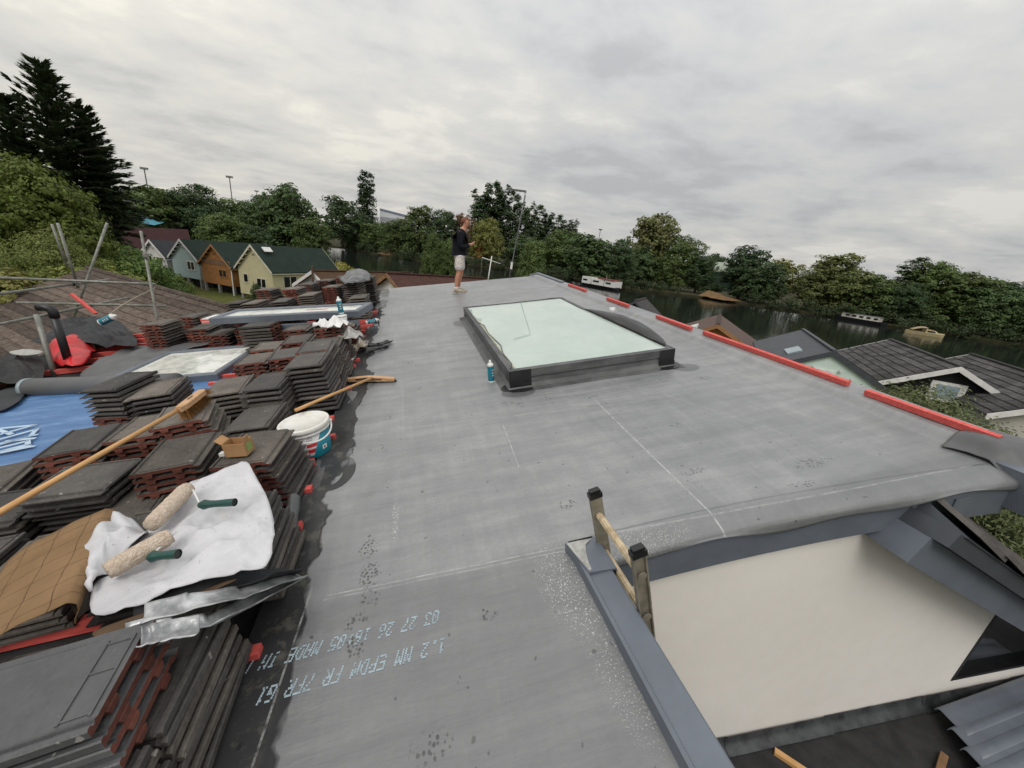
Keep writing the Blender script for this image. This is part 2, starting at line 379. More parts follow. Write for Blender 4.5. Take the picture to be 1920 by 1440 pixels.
for t in ts:
    for u in us:
        v0 = vc(u); v1 = FARV + 0.03 * (1 - u / 3.7) + 0.012 * noise.noise(Vector((u * 3, 0, 0))); v = v0 + (v1 - v0) * t; V_.append((u, v, lift(u, v)))
n = len(us); F_ = [(j * n + i, j * n + i + 1, (j + 1) * n + i + 1, (j + 1) * n + i) for j in range(len(ts) - 1) for i in range(n - 1)]
mb.add(V_, F_)
us2 = [u for u in us if u <= 0.60] + [0.60]; vs2 = [1.46 - 2.9 * (j / 60) for j in range(61)]; n = len(us2)
mb.add([(u, v, lift(u, v) if v < 1.459 else lift(u, vc(u))) for v in vs2 for u in us2], [(j * n + i, (j + 1) * n + i, (j + 1) * n + i + 1, j * n + i + 1) for j in range(60) for i in range(n - 1)])
# outer skirts of the sheet: right kerb and far end
mb.sheet(lambda a, b: (RUe + 0.004 + 0.004 * b, vc(RUe) + (FARV - vc(RUe)) * a, lift(RUe, 5) * (1 - b) - 0.07 * b), 40, 2)
mb.sheet(lambda a, b: (LU + (RUe - LU) * a, FARV + 0.04 + 0.01 * b, -0.08 * b + lift(LU + (RUe - LU) * a, FARV)), 40, 2)
memb = roofpart(mb, 'roof_membrane', M['membrane'], smooth=True)
# front overhang of the sheet, rolled over the fascia, with a wavy cut edge
def fold(a, b):
    u = 0.735 + (3.43 - 0.735) * a; v0 = vc(u); hem = 0.034 + 0.022 * math.sin(u * 3.4 + 0.6) + 0.014 * math.sin(u * 7.7)
    prof = [(0, 0), (-0.05, -0.010), (-0.10, -0.026), (-0.138, -0.040), (-0.150, -0.056)]
    x = b * 5
    if x <= 4:
        i = min(int(x), 3); t = x - i; dv = prof[i][0] + (prof[i + 1][0] - prof[i][0]) * t; dw = prof[i][1] + (prof[i + 1][1] - prof[i][1]) * t
    else: t = x - 4; dv = -0.150 - 0.006 * t - 0.006 * t * math.sin(u * 5); dw = -0.056 - (hem) * t
    return (u, v0 + dv, dw + lift(u, v0) * (1 - b))
mb = MB(); mb.sheet(fold, 90, 15)
fo = roofpart(mb, 'membrane_overhang', M['membrane'], smooth=True)
sol = fo.modifiers.new('thick', 'SOLIDIFY'); sol.thickness = 0.004; sol.offset = -1

# printed lettering on the sheet (dot matrix, reads from the far side)
F5 = {'0': '0E11191513110E', '1': '040C040404040E', '2': '0E11010204081F', '3': '1F02040201110E', '5': '1F101E0101110E', '6': '0608101E11110E', '7': '1F010204080808',
      'M': '111B1515111111', 'A': '0E11111F111111', 'D': '1C12111111121C', 'E': '1F10101E10101F', 'I': '0E04040404040E', 'N': '11191513111111', 'U': '1111111111110E', 'P': '1E11111E101010',
      'F': '1F10101E101010', 'R': '1E11111E141211', 'G': '0E11101713110F', '.': '00000000000C0C', ':': '000C0C000C0C00', ' ': '00000000000000', 'S': '0F10100E01011E'}
def print_line(text, u0, v0, cw, ch, slant):
    mb = MB(); rnd = random.Random(3)
    x = 0
    for c in text:
        rows = [int(F5[c][i * 2:i * 2 + 2], 16) for i in range(7)]
        for r in range(7):
            for b in range(5):
                if rows[r] >> (4 - b) & 1 and rnd.random() > 0.06:
                    # text runs towards -u; its top is nearer the viewer
                    yy = (6 - r) / 6.0 * ch; uu = u0 - (x + b / 5.0 * 0.80) * cw + slant * yy * -1; vv = v0 - yy
                    s1, s2 = cw * 0.105, ch * 0.075
                    mb.add([(uu - s1, vv - s2, 0.0), (uu + s1, vv - s2, 0), (uu + s1, vv + s2, 0), (uu - s1, vv + s2, 0)], [(0, 1, 2, 3)])
        x += 1.0
    mb.v = [Vector((p.x, p.y, lift(p.x, p.y) + 0.0016)) for p in mb.v]
    return mb
inkm = simple('pale_blue_ink', (0.36, 0.45, 0.50), (0.23, 0.29, 0.325), 30, 0.6, 0.3)
for nm, tx, u0, v0, cw, ch in [('printed_date_line', '03 27 26 16:05 MADE IN US', -0.100, 1.255, 0.0325, 0.052), ('printed_type_line', '1.2 MM EPDM FR 7FR G1', -0.085, 1.120, 0.0335, 0.052)]:
    tag(roofpart(print_line(tx, u0, v0, cw, ch, 0.25), nm, inkm, parent=house), kind='stuff')

# fascia and trim
mb = MB(); pts = [0.735 + 2.72 * i / 30 for i in range(31)]
for a, b in zip(pts[:-1], pts[1:]):
    va, vb = vc(a) - 0.128, vc(b) - 0.128
    mb.add([(a, va, -0.075), (b, vb, -0.075), (b, vb, -0.300), (a, va, -0.300), (a, va + 0.03, -0.075), (b, vb + 0.03, -0.075), (b, vb + 0.03, -0.300), (a, va + 0.03, -0.300)], [(0, 3, 2, 1), (3, 7, 6, 2), (0, 1, 5, 4)])
roofpart(mb, 'front_fascia', M['trim'])
mb = MB(); u = 3.05; mb.obox((u, vc(u) - 0.137, -0.303), (0.10, -0.012, 0), (0, 0.006, 0), (0, 0, 0.18)); roofpart(mb, 'fascia_joint_strip', M['trim'])
mb = MB()                       # gutter corner in folded metal
mb.prism([(3.43, 1.04, -0.24), (3.80, 1.00, -0.24), (3.96, 1.12, -0.24), (3.96, 1.34, -0.24), (3.43, 1.25, -0.24)], (0, 0, 0.262))
roofpart(mb, 'corner_box_trim', M['trim'])
mb = MB(); mb.obox((3.81, vc(3.8) - 0.05, -0.30), (0.03, 0, 0), (0, FARV - vc(3.8) + 0.1, 0), (0, 0, 0.30)); roofpart(mb, 'side_fascia', M['trim'])
mb = MB(); mb.obox((LU - 0.02, FARV + 0.055, -0.30), (RUe - LU + 0.05, 0, 0), (0, 0.03, 0), (0, 0, 0.29)); roofpart(mb, 'end_fascia', M['trim'])
mb = MB()
mb.obox((3.42, FARV - 0.16, 0.055), (0.32, 0, 0), (0, 0.05, 0), (0, 0, 0.035)); mb.obox((3.66, 9.55, 0.062), (0.10, 0, 0), (0, 2.15, 0), (0, 0, 0.03)); roofpart(mb, 'kerb_capping', M['trim'])
# kerb trim beside the ladder
mb = MB(); prof = [(0.575, 0.0), (0.582, 0.052), (0.596, 0.058), (0.604, 0.044), (0.708, 0.050), (0.716, 0.044), (0.718, -0.12)]
vv = [1.385, 0.6, -0.2, -1.4]
mb.add([(p[0] + 0.018 * (1.4 - v) / 1.4, v, p[1]) for v in vv for p in prof], [(j * 7 + i, j * 7 + i + 1, (j + 1) * 7 + i + 1, (j + 1) * 7 + i) for j in range(3) for i in range(6)])
roofpart(mb, 'kerb_trim', M['trim'])
mb = MB(); mb.add([(0.560, 1.40, 0.062), (0.735, 1.395, 0.056), (0.738, 1.19, 0.056), (0.600, 1.20, 0.064)], [(3, 2, 1, 0)]); mb.add([(0.600, 1.20, 0.064), (0.738, 1.19, 0.056), (0.738, 1.19, 0.046), (0.600, 1.20, 0.05)], [(0, 1, 2, 3)][::-1])
mb.add([(0.738, 1.395, 0.056), (0.738, 1.19, 0.056), (0.738, 1.19, -0.16), (0.738, 1.395, -0.16)], [(0, 1, 2, 3)]); mb.add([(0.560, 1.40, 0.062), (0.600, 1.20, 0.064), (0.600, 1.20, 0.0), (0.560, 1.40, 0.0)], [(0, 1, 2, 3)])
roofpart(mb, 'trim_end_piece', M['trim'])
mb = MB(); rn = random.Random(5); poly = [(0.563, 1.392), (0.63, 1.392), (0.70, 1.386), (0.655, 1.36), (0.64, 1.325), (0.63, 1.29), (0.622, 1.255), (0.618, 1.21), (0.604, 1.205)]
mb.add([(a, b, 0.0655) for a, b in poly], [tuple(range(len(poly)))[::-1]]); roofpart(mb, 'sealant_smear', simple('dried_sealant', (0.42, 0.42, 0.39), (0.26, 0.26, 0.25), 40, 0.6, 0.3))

# cream wall, verge, window, lower flashings -----------------------------------------------------
WN = Vector((0.05, 1.0, 0)).normalized(); WP = Vector((1.0, 1.455, 0)); WD = Vector((1, -0.05, 0)).normalized()
def onwall(px, py, off=0.0):
    r = wdir(px, py); c = Vector((0, 0, CAMZ)); P0 = WP - WN * off; return c + r * ((P0 - c).dot(WN) / r.dot(WN))
def wl(s, z, off=0.0): return Vector((WP.x, WP.y, 0)) + WD * s - WN * off + Vector((0, 0, z))
zb = onwall(1325, 1390).z; s_edge = (onwall(1830, 1205) - WP).dot(WD); s_pk = (onwall(1625, 985) - WP).dot(WD); z_pk = onwall(1625, 985).z
SL = math.tan(RAD(26))
def top_of(s): return min(rp(s + 0.73, 1.35, -0.27).z, z_pk - (s - s_pk) * SL + 0.10)
mb = MB(); ss_ = [-0.15 + (s_edge + 0.15) * i / 20 for i in range(21)]
mb.add([wl(s, zb - 0.6) for s in ss_] + [wl(s, top_of(s)) for s in ss_], [(i, i + 1, 22 + i, 21 + i) for i in range(20)])
z_sill = onwall(1785, 1275).z
mb.add([wl(s_edge, zb - 0.6), wl(s_edge + 3.2, zb - 0.6), wl(s_edge + 3.2, z_sill), wl(s_edge, z_sill)], [(0, 1, 2, 3)])
mb.build('front_wall', M['render'], house)
glassd = NT('dark_glass'); glassd.col((0.012, 0.013, 0.014, 1)); glassd.set(0.06, 0, 0.6); M['dglass'] = glassd.mat
mb = MB(); mb.obox(wl(s_edge + 0.02, z_sill + 0.02, -0.05), WD * 3.1, WN * 0.02, Vector((0, 0, 1.0))); mb.build('window_glass', M['dglass'], house)
mb = MB(); mb.obox(wl(s_edge + 0.0, z_sill, 0.006), WD * 0.03, WN * 0.06, Vector((0, 0, 1.1))); mb.obox(wl(s_edge + 0.03, z_sill, 0.006), WD * 3.1, WN * 0.06, Vector((0, 0, 0.03))); mb.build('window_frame', M['black'], house)
mb = MB(); P0 = wl(s_edge + 0.02, z_sill - 0.2, -0.5); mb.obox(P0, WD * 3.2, WN * 0.03, Vector((0, 0, 0.9))); mb.build('dark_interior_panel', M['black'], house)  # black panel added behind the glass to stand for the dark interior
# verge of the pitched slope: boxed bargeboard running down to the right, stepped tiles on top
VD = (WD * math.cos(RAD(26)) - Vector((0, 0, math.sin(RAD(26))))).normalized(); VUp = VD.cross(WN) * -1
if VUp.z < 0: VUp = -VUp
v0 = wl(s_pk - 0.02, z_pk - 0.05)
mb = MB(); mb.obox(v0 + VD * 0.0 - WN * 0.26, VD * 5.5, WN * 0.26, VUp * 0.19); mb.build('verge_box', M['trim'], house)
mb = MB(); mb.obox(v0 + VD * 0.02 + VUp * 0.192 - WN * 0.33, VD * 5.5, WN * 0.33, VUp * 0.10); mb.build('bargeboard', M['dtrim'], house)
gt = simple('grey_concrete_tile', (0.16, 0.145, 0.135), (0.10, 0.092, 0.088), 5, 0.8, 0.25, bump=0.3, bscale=40); M['ctile'] = gt
mb = MB(); mb.prism([v0 + VD * 0.06 + WN * a_ + VUp * b_ for a_, b_ in ((-0.34, 0.288), (0.66, 0.288), (0.66, 0.45), (-0.02, 0.398), (-0.34, 0.296))], VD * 5.3); mb.build('verge_undercloak', M['dtrim'], house)
for i in range(13):
    mb = MB(); q = v0 + VD * (0.10 + i * 0.36) + VUp * (0.300) - WN * (0.36 + 0.012 * (i % 3))
    tilt = VUp * 0.03
    mb.obox(q + tilt, VD * 0.42 - tilt, WN * 0.33 + VUp * 0.10, VUp * 0.03); mb.build('verge_tile', gt, house)
    mb = MB(); mb.obox(q + WN * 0.335 + VUp * 0.10 + tilt, VD * 0.42 - tilt, WN * 0.33 + VUp * 0.05, VUp * 0.03); mb.build('verge_tile', gt, house)

# lead flashing strip at the foot of the wall, in lapped lengths
s = 0.2; i = 0
for L_ in (1.25, 1.0, 1.1, 1.2, 1.3):
    mb = MB(); o = 0.012 + 0.006 * (i % 2); N_ = 14
    mb.add([wl(s + (L_ + 0.03) * j / N_, zz + 0.008 * noise.noise(Vector((s * 3 + j * 0.7, k_, 0))), o + dd) for j in range(N_ + 1) for k_, (zz, dd) in enumerate([(zb + 0.035, 0), (zb + 0.005, 0.012), (zb - 0.035, 0.03), (zb - 0.05, 0.08)])],
           [(j * 4 + k_, j * 4 + k_ + 1, (j + 1) * 4 + k_ + 1, (j + 1) * 4 + k_)[::-1] for j in range(N_) for k_ in range(3)])
    o_ = mb.build('lead_flashing', M['lead'], house, smooth=True); s += L_; i += 1
zl = zb - 0.06
mb = MB(); mb.obox((0.95, -3.0, zl - 0.1), (8, 0, 0), (0, 4.36, 0), (0, 0, 0.1)); mb.build('lower_flat_roof', M['felt'], house)
mb = MB(); mb.obox((0.97, -2.98, 0.4), (7.9, 0, 0), (0, 4.3, 0), (0, 0, zl - 0.505)); mb.build('house_wall', M['render'], house)
mb = MB(); mb.obox((0.98, 1.48, 0.4), (3.0, -0.15, 0), (0, 10.0, 0), (0, 0, 4.2)); mb.build('house_wall', M['render'], house)
mb = MB(); mb.obox((-3.3, 0.5, 0.4), (4.2, 0, 0), (0, 11.0, 0), (0, 0, 3.6)); mb.obox((-5.6, 0.5, 0.4), (2.3, 0, 0), (0, 7.8, 0), (0, 0, 3.2)); mb.obox((-0.5, -3, 0.4), (1.45, 0, 0), (0, 3.45, 0), (0, 0, 4.6)); mb.build('house_wall', M['render'], house)
# grey metal roof tiles on the lower roof
for i in range(5):
    p0 = onz(1752 - i * 2 + i * 26, 1332 + i * 38, zl + 0.09); xd = Vector((1, 0.02, 0.0)); yd = Vector((-0.10, -1, 0)).normalized(); w_ = 0.235
    mb = MB()
    def pan(a, b, p0=p0 - Vector((0, i * 0.0, 0)), xd=xd, yd=yd, w_=w_):
        prof = [(0, 0.0), (0.02, 0.03), (0.10, 0.045), (0.5, 0.035), (0.86, 0.045), (0.95, 0.03), (1, 0.0)]
        k_ = b * 6; i0 = min(int(k_), 5); t = k_ - i0; y = prof[i0][0] + (prof[i0 + 1][0] - prof[i0][0]) * t; z = prof[i0][1] + (prof[i0 + 1][1] - prof[i0][1]) * t
        return p0 + xd * (a * 1.6) + yd * (y * w_) + Vector((0, 0, z - 0.02 * a))
    mb.sheet(pan, 6, 12); o = mb.build('metal_tile', M['trim'], house, smooth=True); sm = o.modifiers.new('t', 'SOLIDIFY'); sm.thickness = 0.006

# stripped slope to the left: felt, blue underlay, red battens, timber eaves
mb = MB(); mb.sheet(lambda a, b: (-6.1 + (LU + 6.1 + 0.1) * a, -1.2 + (13.0 if -6.1 + (LU + 6.2) * a > -3.75 else 9.7) * b, -0.045 + 0.01 * noise.noise(Vector((a * 9, b * 20, 0)))), 40, 60); roofpart(mb, 'slope_felt', M['felt'], smooth=True)
def blue_mat():
    k = NT('blue_underlay'); f = k.noise(1.0, 6, 0.65, k.map((2.2, 9, 1), (0, 0, RAD(25)))); k.col(k.ramp(f, [(0.3, (0.05, 0.13, 0.30, 1)), (0.55, (0.085, 0.19, 0.39, 1)), (0.75, (0.22, 0.35, 0.53, 1))])); k.set(0.4, 0, 0.45)
    k.bump(k.noise(1.0, 6, 0.7, k.map((3, 14, 1), (0, 0, RAD(25)))), 0.6, 0.04); return k.mat
M['blue'] = blue_mat()
mb = MB(); mb.sheet(lambda a, b: (-5.0 + 2.6 * a, 3.0 + 2.75 * b + 0.1 * math.sin(a * 6) * (1 - b), 0.0 + 0.014 * noise.noise(Vector((a * 5, b * 7, 4)))), 40, 50); roofpart(mb, 'blue_underlay', M['blue'], smooth=True)
def ribbon(pts, wd, w):
    mb = MB(); P = [Vector((a, b, w)) for a, b in pts]
    for a, b in zip(P[:-1], P[1:]):
        d = (b - a).normalized(); nrm = Vector((-d.y, d.x, 0)) * wd / 2; e = d * wd * 0.3; mb.add([a - nrm - e, b - nrm + e, b + nrm + e, a + nrm - e], [(0, 1, 2, 3)])
    return mb
# the print on the underlay as far as it shows: a few pale strokes of big lettering
UL = [[(-4.10, 4.02), (-3.72, 4.30), (-4.05, 4.34), (-3.78, 4.14)], [(-3.98, 3.92), (-3.62, 4.18), (-3.55, 4.02), (-3.78, 3.92)], [(-3.86, 3.84), (-3.52, 4.04)], [(-3.70, 3.98), (-3.48, 3.96)], [(-3.76, 3.80), (-3.50, 3.92), (-3.44, 3.84), (-3.62, 3.76), (-3.40, 3.80)], [(-3.66, 3.72), (-3.36, 3.78)]]
mb = MB()
for st in UL:
    r_ = ribbon(st, 0.035, 0.022); mb.add(r_.v, r_.f)
roofpart(mb, 'underlay_print', simple('white_print', (0.45, 0.58, 0.70), (0.38, 0.50, 0.62), 20, 0.5, 0.3))
bsrc = MB().obox((-5.2, 0, -0.03), (4.335, 0, 0), (0, 0.05, 0), (0, 0, 0.062)); bshort = MB().obox((-2.5, 0, -0.03), (1.635, 0, 0), (0, 0.05, 0), (0, 0, 0.062)); bs0 = None
b0 = None
for i, v in enumerate([0.95, 1.24, 1.62, 2.0, 2.36, 2.70, 3.05, 3.42, 3.80, 4.15, 4.50, 4.86, 5.12, 5.5, 5.9, 6.3, 6.7, 7.1, 7.5, 7.9, 8.3]):
    if b0 is None: b0 = roofpart(bsrc, 'batten', M['red']); base_T = rmat(0, 0); o = b0
    elif 2.0 < v < 6.0:
        if bs0 is None: bs0 = roofpart(bshort, 'batten', M['red']); o = bs0
        else: o = link_copy(bs0, house)
    else: o = link_copy(b0, house)
    dx = 0.05 * math.sin(i * 2.3); T = rmat(dx, v, 0.0, RAD(0.6 * math.sin(i * 5)))
    o.matrix_local = HI @ T
mb = MB(); mb.obox((-6.12, -1.2, -0.10), (0.05, 0, 0), (0, 8.4, 0), (0, 0, 0.16)); mb.obox((-6.0, 3.6, -0.02), (0.95, 0, 0), (0, 0.07, 0), (0, 0, 0.04)); mb.obox((-6.0, 5.2, -0.02), (1.2, 0, 0), (0, 0.09, 0), (0, 0, 0.05)); mb.obox((-5.35, 2.4, -0.02), (0.12, 0, 0), (0, 4.2, 0), (0, 0, 0.03))
roofpart(mb, 'eaves_board', M['oldwood'])
# ------------------------------------------------------------------ rooflight
sk = thing('rooflight', 'large flat glass rooflight on a dark upstand in the grey roof', 'skylight', rmat(1.745, 3.52, 0))
SU0, SU1, SV0, SV1, SH = -0.94, 0.94, 0.0, 3.42, 0.20
upm = simple('upstand_rubber', (0.125, 0.128, 0.13), (0.060, 0.061, 0.063), 2.5, 0.5, 0.4, bump=0.25, bscale=6, stretch=(1, 1, 3)); M['upm'] = upm
mb = MB()
def ring(inset, w): return [(SU0 + inset, SV0 + inset, w), (SU1 - inset, SV0 + inset, w), (SU1 - inset, SV1 - inset, w), (SU0 + inset, SV1 - inset, w)]
rings = [ring(-0.10, 0.004), ring(-0.03, 0.012), ring(0.0, 0.05), ring(0.012, SH - 0.085), ring(-0.006, SH - 0.08), ring(-0.006, SH), ring(0.055, SH + 0.004), ring(0.055, SH - 0.02)]
vs = [p for r in rings for p in r]; mb.add(vs, [(i * 4 + j, i * 4 + (j + 1) % 4, (i + 1) * 4 + (j + 1) % 4, (i + 1) * 4 + j) for i in range(len(rings) - 1) for j in range(4)])
mb.build('upstand', upm, sk, local=True)
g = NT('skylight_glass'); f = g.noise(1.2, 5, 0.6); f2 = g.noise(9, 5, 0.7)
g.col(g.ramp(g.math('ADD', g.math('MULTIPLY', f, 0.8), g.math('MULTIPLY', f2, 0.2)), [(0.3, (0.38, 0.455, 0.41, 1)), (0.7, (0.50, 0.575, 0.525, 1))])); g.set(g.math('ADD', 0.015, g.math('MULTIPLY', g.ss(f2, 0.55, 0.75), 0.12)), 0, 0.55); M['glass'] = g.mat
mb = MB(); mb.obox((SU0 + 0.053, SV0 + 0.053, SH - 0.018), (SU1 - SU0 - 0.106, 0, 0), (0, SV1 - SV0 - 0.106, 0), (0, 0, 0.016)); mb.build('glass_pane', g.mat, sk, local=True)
mb = MB(); e = simple('yellow_edge_seal', (0.42, 0.42, 0.30), None, 20, 0.5)
mb.obox((SU0 + 0.062, SV0 + 0.08, SH + 0.0005), (0.018, 0, 0), (0, 2.2, 0), (0, 0, 0.003)); mb.build('edge_seal', e, sk, local=True)
pm = simple('fresh_black_patch', (0.020, 0.020, 0.021), (0.011, 0.011, 0.012), 6, 0.3, 0.5, bump=0.2); M['patch'] = pm
for cx, cy, sx_, sy_ in [(SU0, SV0, 1, 1), (SU1, SV0, -1, 1), (SU0, SV1, 1, -1), (SU1, SV1, -1, -1)]:
    mb = MB(); L_ = 0.22 if sx_ > 0 else 0.18; o = 0.004
    xs = [cx - sx_ * (0.006 + o), cx + sx_ * L_]; ys = [cy - sy_ * (0.006 + o), cy + sy_ * 0.16]
    mb.obox((min(xs), min(ys[0], ys[0] + sy_ * 0.006), 0.07), (abs(xs[1] - xs[0]), 0, 0), (0, 0.004, 0), (0, 0, SH - 0.067)); mb.obox((xs[0] if sx_ > 0 else xs[0] - 0.004, min(ys), 0.07), (0.004, 0, 0), (0, abs(ys[1] - ys[0]), 0), (0, 0, SH - 0.067))
    poly = [(cx + sx_ * L_, cy), (cx + sx_ * L_, cy - sy_ * 0.075)] + [(cx + sx_ * (0.10 + 0.2 * math.cos(t)), cy + sy_ * (0.02 - 0.13 * math.sin(t))) for t in [0.9, 1.5, 2.1, 2.7, 3.3, 3.9]] + [(cx, cy + sy_ * 0.12), (cx, cy)]
    poly = [(a, b, 0.012 - 0.0 * i) for i, (a, b) in enumerate(poly)]; mb.add([(a, b, 0.0125) for a, b, c in poly], [tuple(range(len(poly)))])
    # neck of the patch rising to the kerb
    mb.obox((min(xs), min(ys[0], cy - sy_ * 0.02), 0.012), (abs(xs[1] - xs[0]), 0, 0), (0, 0.014, 0), (0, 0, 0.06))
    mb.build('corner_patch', pm, sk, local=True)
# strip of membrane peeled back along the right side
def peel(a, b):
    v = 0.10 + 2.15 * a; wd = 0.20 * math.sin(math.pi * min(1, a * 1.05)) ** 0.55 * (0.75 + 0.4 * math.sin(a * 3.0 + 0.4)); x = SU1 - 0.05 + b * wd
    return (x, v, SH + 0.012 + 0.07 * math.sin(b * math.pi * 0.85) * math.sin(math.pi * a) + 0.012 * noise.noise(Vector((a * 8, b * 3, 0))))
mb = MB(); mb.sheet(peel, 40, 10); o = mb.build('peeled_strip', pm, sk, smooth=True, local=True); s_ = o.modifiers.new('t', 'SOLIDIFY'); s_.thickness = 0.006
mb = MB()      # black line of the trimmed sheet on the glass edge
P = [(SU0 + 0.02, 3.30), (SU0 + 0.035, 2.2), (SU0 + 0.10, 1.95), (SU0 + 0.075, 1.5), (SU0 + 0.11, 0.9), (SU0 + 0.06, 0.55), (SU0 + 0.07, 0.2), (SU0 + 0.02, 0.05)]
mb.tube([(a, b, SH + 0.006) for a, b in P], 0.006, 5); mb.tube([(SU0 + 0.03, SV1 - 0.03, SH + 0.006), (0, SV1 - 0.05, SH + 0.006), (0.55, SV1 - 0.03, SH + 0.006), (0.7, SV1 + 0.01, SH + 0.006), (0.9, SV1 - 0.02, SH + 0.006), (0.87, 2.4, SH + 0.006), (0.9, 2.0, SH + 0.006)], 0.007, 5)
mb.build('cut_edge', pm, sk, local=True)

# ------------------------------------------------------------------ red battens lying on the kerb
for i, (va, vb, u, lab) in enumerate([(7.98, 8.97, 3.66, 'short red timber batten on the far end of the roof kerb'), (6.16, 6.95, 3.65, 'red timber batten on the kerb, second from the far end'),
                                      (4.45, 5.27, 3.63, 'red timber batten on the kerb beside the middle of the rooflight'), (2.36, 4.23, 3.66, 'longest red timber batten on the right kerb of the roof'),
                                      (1.36, 2.18, 3.63, 'nearest red timber batten on the kerb, its end under the folded corner')]):
    mb = MB(); mb.obox((-0.025, 0, 0), (0.05, 0, 0), (0, vb - va, 0), (0, 0, 0.045)); o = mb.build('red_batten', M['red'], local=True); o.matrix_world = rmat(u, va, 0.068, RAD([0.6, 0.5, -0.4, 0.0, 0.8][i])); tag(o, lab, 'batten', 'red battens on the kerb')
# loose flap of membrane over the front right corner
def flap(a, b):
    u = 3.36 + 0.50 * a + 0.06 * math.sin(b * 3.1) * (1 - a); v = 1.13 + 0.36 * b + 0.03 * math.sin(a * 5); c_ = vc(u)
    w = (lift(u, max(v, c_)) if v > c_ else lift(u, c_) - 0.55 * (c_ - v)) + 0.010 + 0.035 * math.sin(math.pi * min(1, a * 0.8 + 0.15)) * math.sin(math.pi * min(1, 0.1 + b * 0.75)) - 0.9 * max(0, a - 0.86)
    return rp(u, v, w + 0.006 * noise.noise(Vector((a * 6, b * 6, 3))))
mb = MB(); mb.sheet(flap, 24, 24); o = mb.build('membrane_flap', M['greymem'], smooth=True); s_ = o.modifiers.new('t', 'SOLIDIFY'); s_.thickness = 0.005
tag(o, 'loose curled corner of grey rubber sheet at the front end of the kerb', 'rubber sheet')

# ------------------------------------------------------------------ small things on the flat roof
def spray_can(label, T, hgt=0.235, r=0.033, lie=False):
    t = thing('spray_can', label, 'spray can', T)
    MB().lathe([(0, 0), (r * 0.95, 0), (r, 0.006), (r, 0.018)], 20).build('base_rim', M['plastic'], t, True, True)
    MB().lathe([(r, 0.018), (r * 1.01, 0.02), (r * 1.01, hgt * 0.72), (r, hgt * 0.725)], 20).build('label_sleeve', M['teal'], t, True, True)
    mb = MB()
    for z in (0.30, 0.42, 0.55):
        a0 = -1.9; mb.add([(r * 1.03 * math.cos(a0 + i * 0.14), r * 1.03 * math.sin(a0 + i * 0.14), hgt * z + d) for i in range(6) for d in (0, hgt * 0.05)], [(i * 2, i * 2 + 2, i * 2 + 3, i * 2 + 1) for i in range(5)])
    mb.build('label_print', M['plastic'], t, True, True)
    MB().lathe([(r, hgt * 0.725), (r, hgt * 0.80), (r * 0.75, hgt * 0.855), (r * 0.42, hgt * 0.88), (r * 0.42, hgt * 0.95), (r * 0.2, hgt), (0, hgt)], 20).build('cap', M['plastic'], t, True, True)
    return t
spray_can('teal and white spray can standing at the near left corner of the rooflight', rmat(0.66, 3.80, 0.0, 0.5), 0.25, 0.034)
t = thing('cup', 'small white cup left on the grey roof by the kerb', 'cup', rmat(3.30, 6.10, 0.004))
MB().lathe([(0, 0), (0.042, 0), (0.05, 0.10), (0.047, 0.10), (0.04, 0.006), (0, 0.006)], 16).build('body', M['plastic'], t, True, True)
MB().tube([(0.048, 0, 0.03), (0.075, 0, 0.04), (0.075, 0, 0.07), (0.048, 0, 0.08)], 0.006, 6).build('handle', M['plastic'], t, True, True)

# ladder leaning on the roof edge, wooden rungs in grey stiles
alum = simple('paint_spattered_stile', (0.30, 0.275, 0.215), (0.19, 0.17, 0.13), 14, 0.55, 0.45, metal=0.25, bump=0.15)
rungm = simple('ribbed_alu_rung', (0.62, 0.52, 0.36), (0.40, 0.31, 0.19), 30, 0.5, 0.4, bump=0.3, stretch=(1, 1, 0.1))
LB = rp(0.755, 1.17, 0.03); la = RAD(19)
LX = Vector((0, 1, 0)); LZ = Vector((-math.sin(la), 0, math.cos(la))); LY = LZ.cross(LX)
LT = Matrix.Identity(4)
for i in range(3): LT[i][0] = LX[i]; LT[i][1] = LY[i]; LT[i][2] = LZ[i]; LT[i][3] = (LB - LZ * 2.2)[i]
lad = thing('ladder', 'old grey ladder with pale ribbed rungs leaning on the roof edge', 'ladder', LT)
for sx_, top in ((-0.19, 2.2 + 0.335), (0.19, 2.2 + 0.335)):
    mb = MB(); prof = [(-0.030, -0.012), (0.030, -0.012), (0.030, 0.012), (0.024, 0.012), (0.024, -0.005), (-0.024, -0.005), (-0.024, 0.012), (-0.030, 0.012)]
    sgn = 1 if sx_ < 0 else 1
    mb.prism([(sx_ + b * (1 if sx_ > 0 else -1), a, 0.0) for a, b in prof], (0, 0, top)); st = mb.build('stile', alum, lad, local=True)
    mb = MB(); mb.box((sx_, 0, top + 0.004), (0.034, 0.066, 0.028)); mb.box((sx_, 0, top + 0.028), (0.028, 0.05, 0.012)); mb.build('end_cap', M['black'], lad, local=True)
    for z in (2.42, 2.17, 1.92):
        mb = MB(); mb.tube([(sx_ + (-0.013 if sx_ < 0 else -0.013), 0, z), (sx_ - 0.0165, 0, z)], 0.02, 14); mb.build('rung_ferrule', alum, lad, local=True)
for i in range(9):
    z = 2.42 - 0.25 * i; mb = MB(); n_ = 16
    mb.tube([(-0.18, 0, z), (0.18, 0, z)], 0.0155, n_); 
    for k_ in range(8):
        th = k_ * math.pi / 4; mb.box((0, math.cos(th) * 0.016, z + math.sin(th) * 0.016), (0.355, 0.004, 0.004), Matrix.Rotation(th, 3, 'X'))
    mb.build('rung', rungm, lad, local=True)

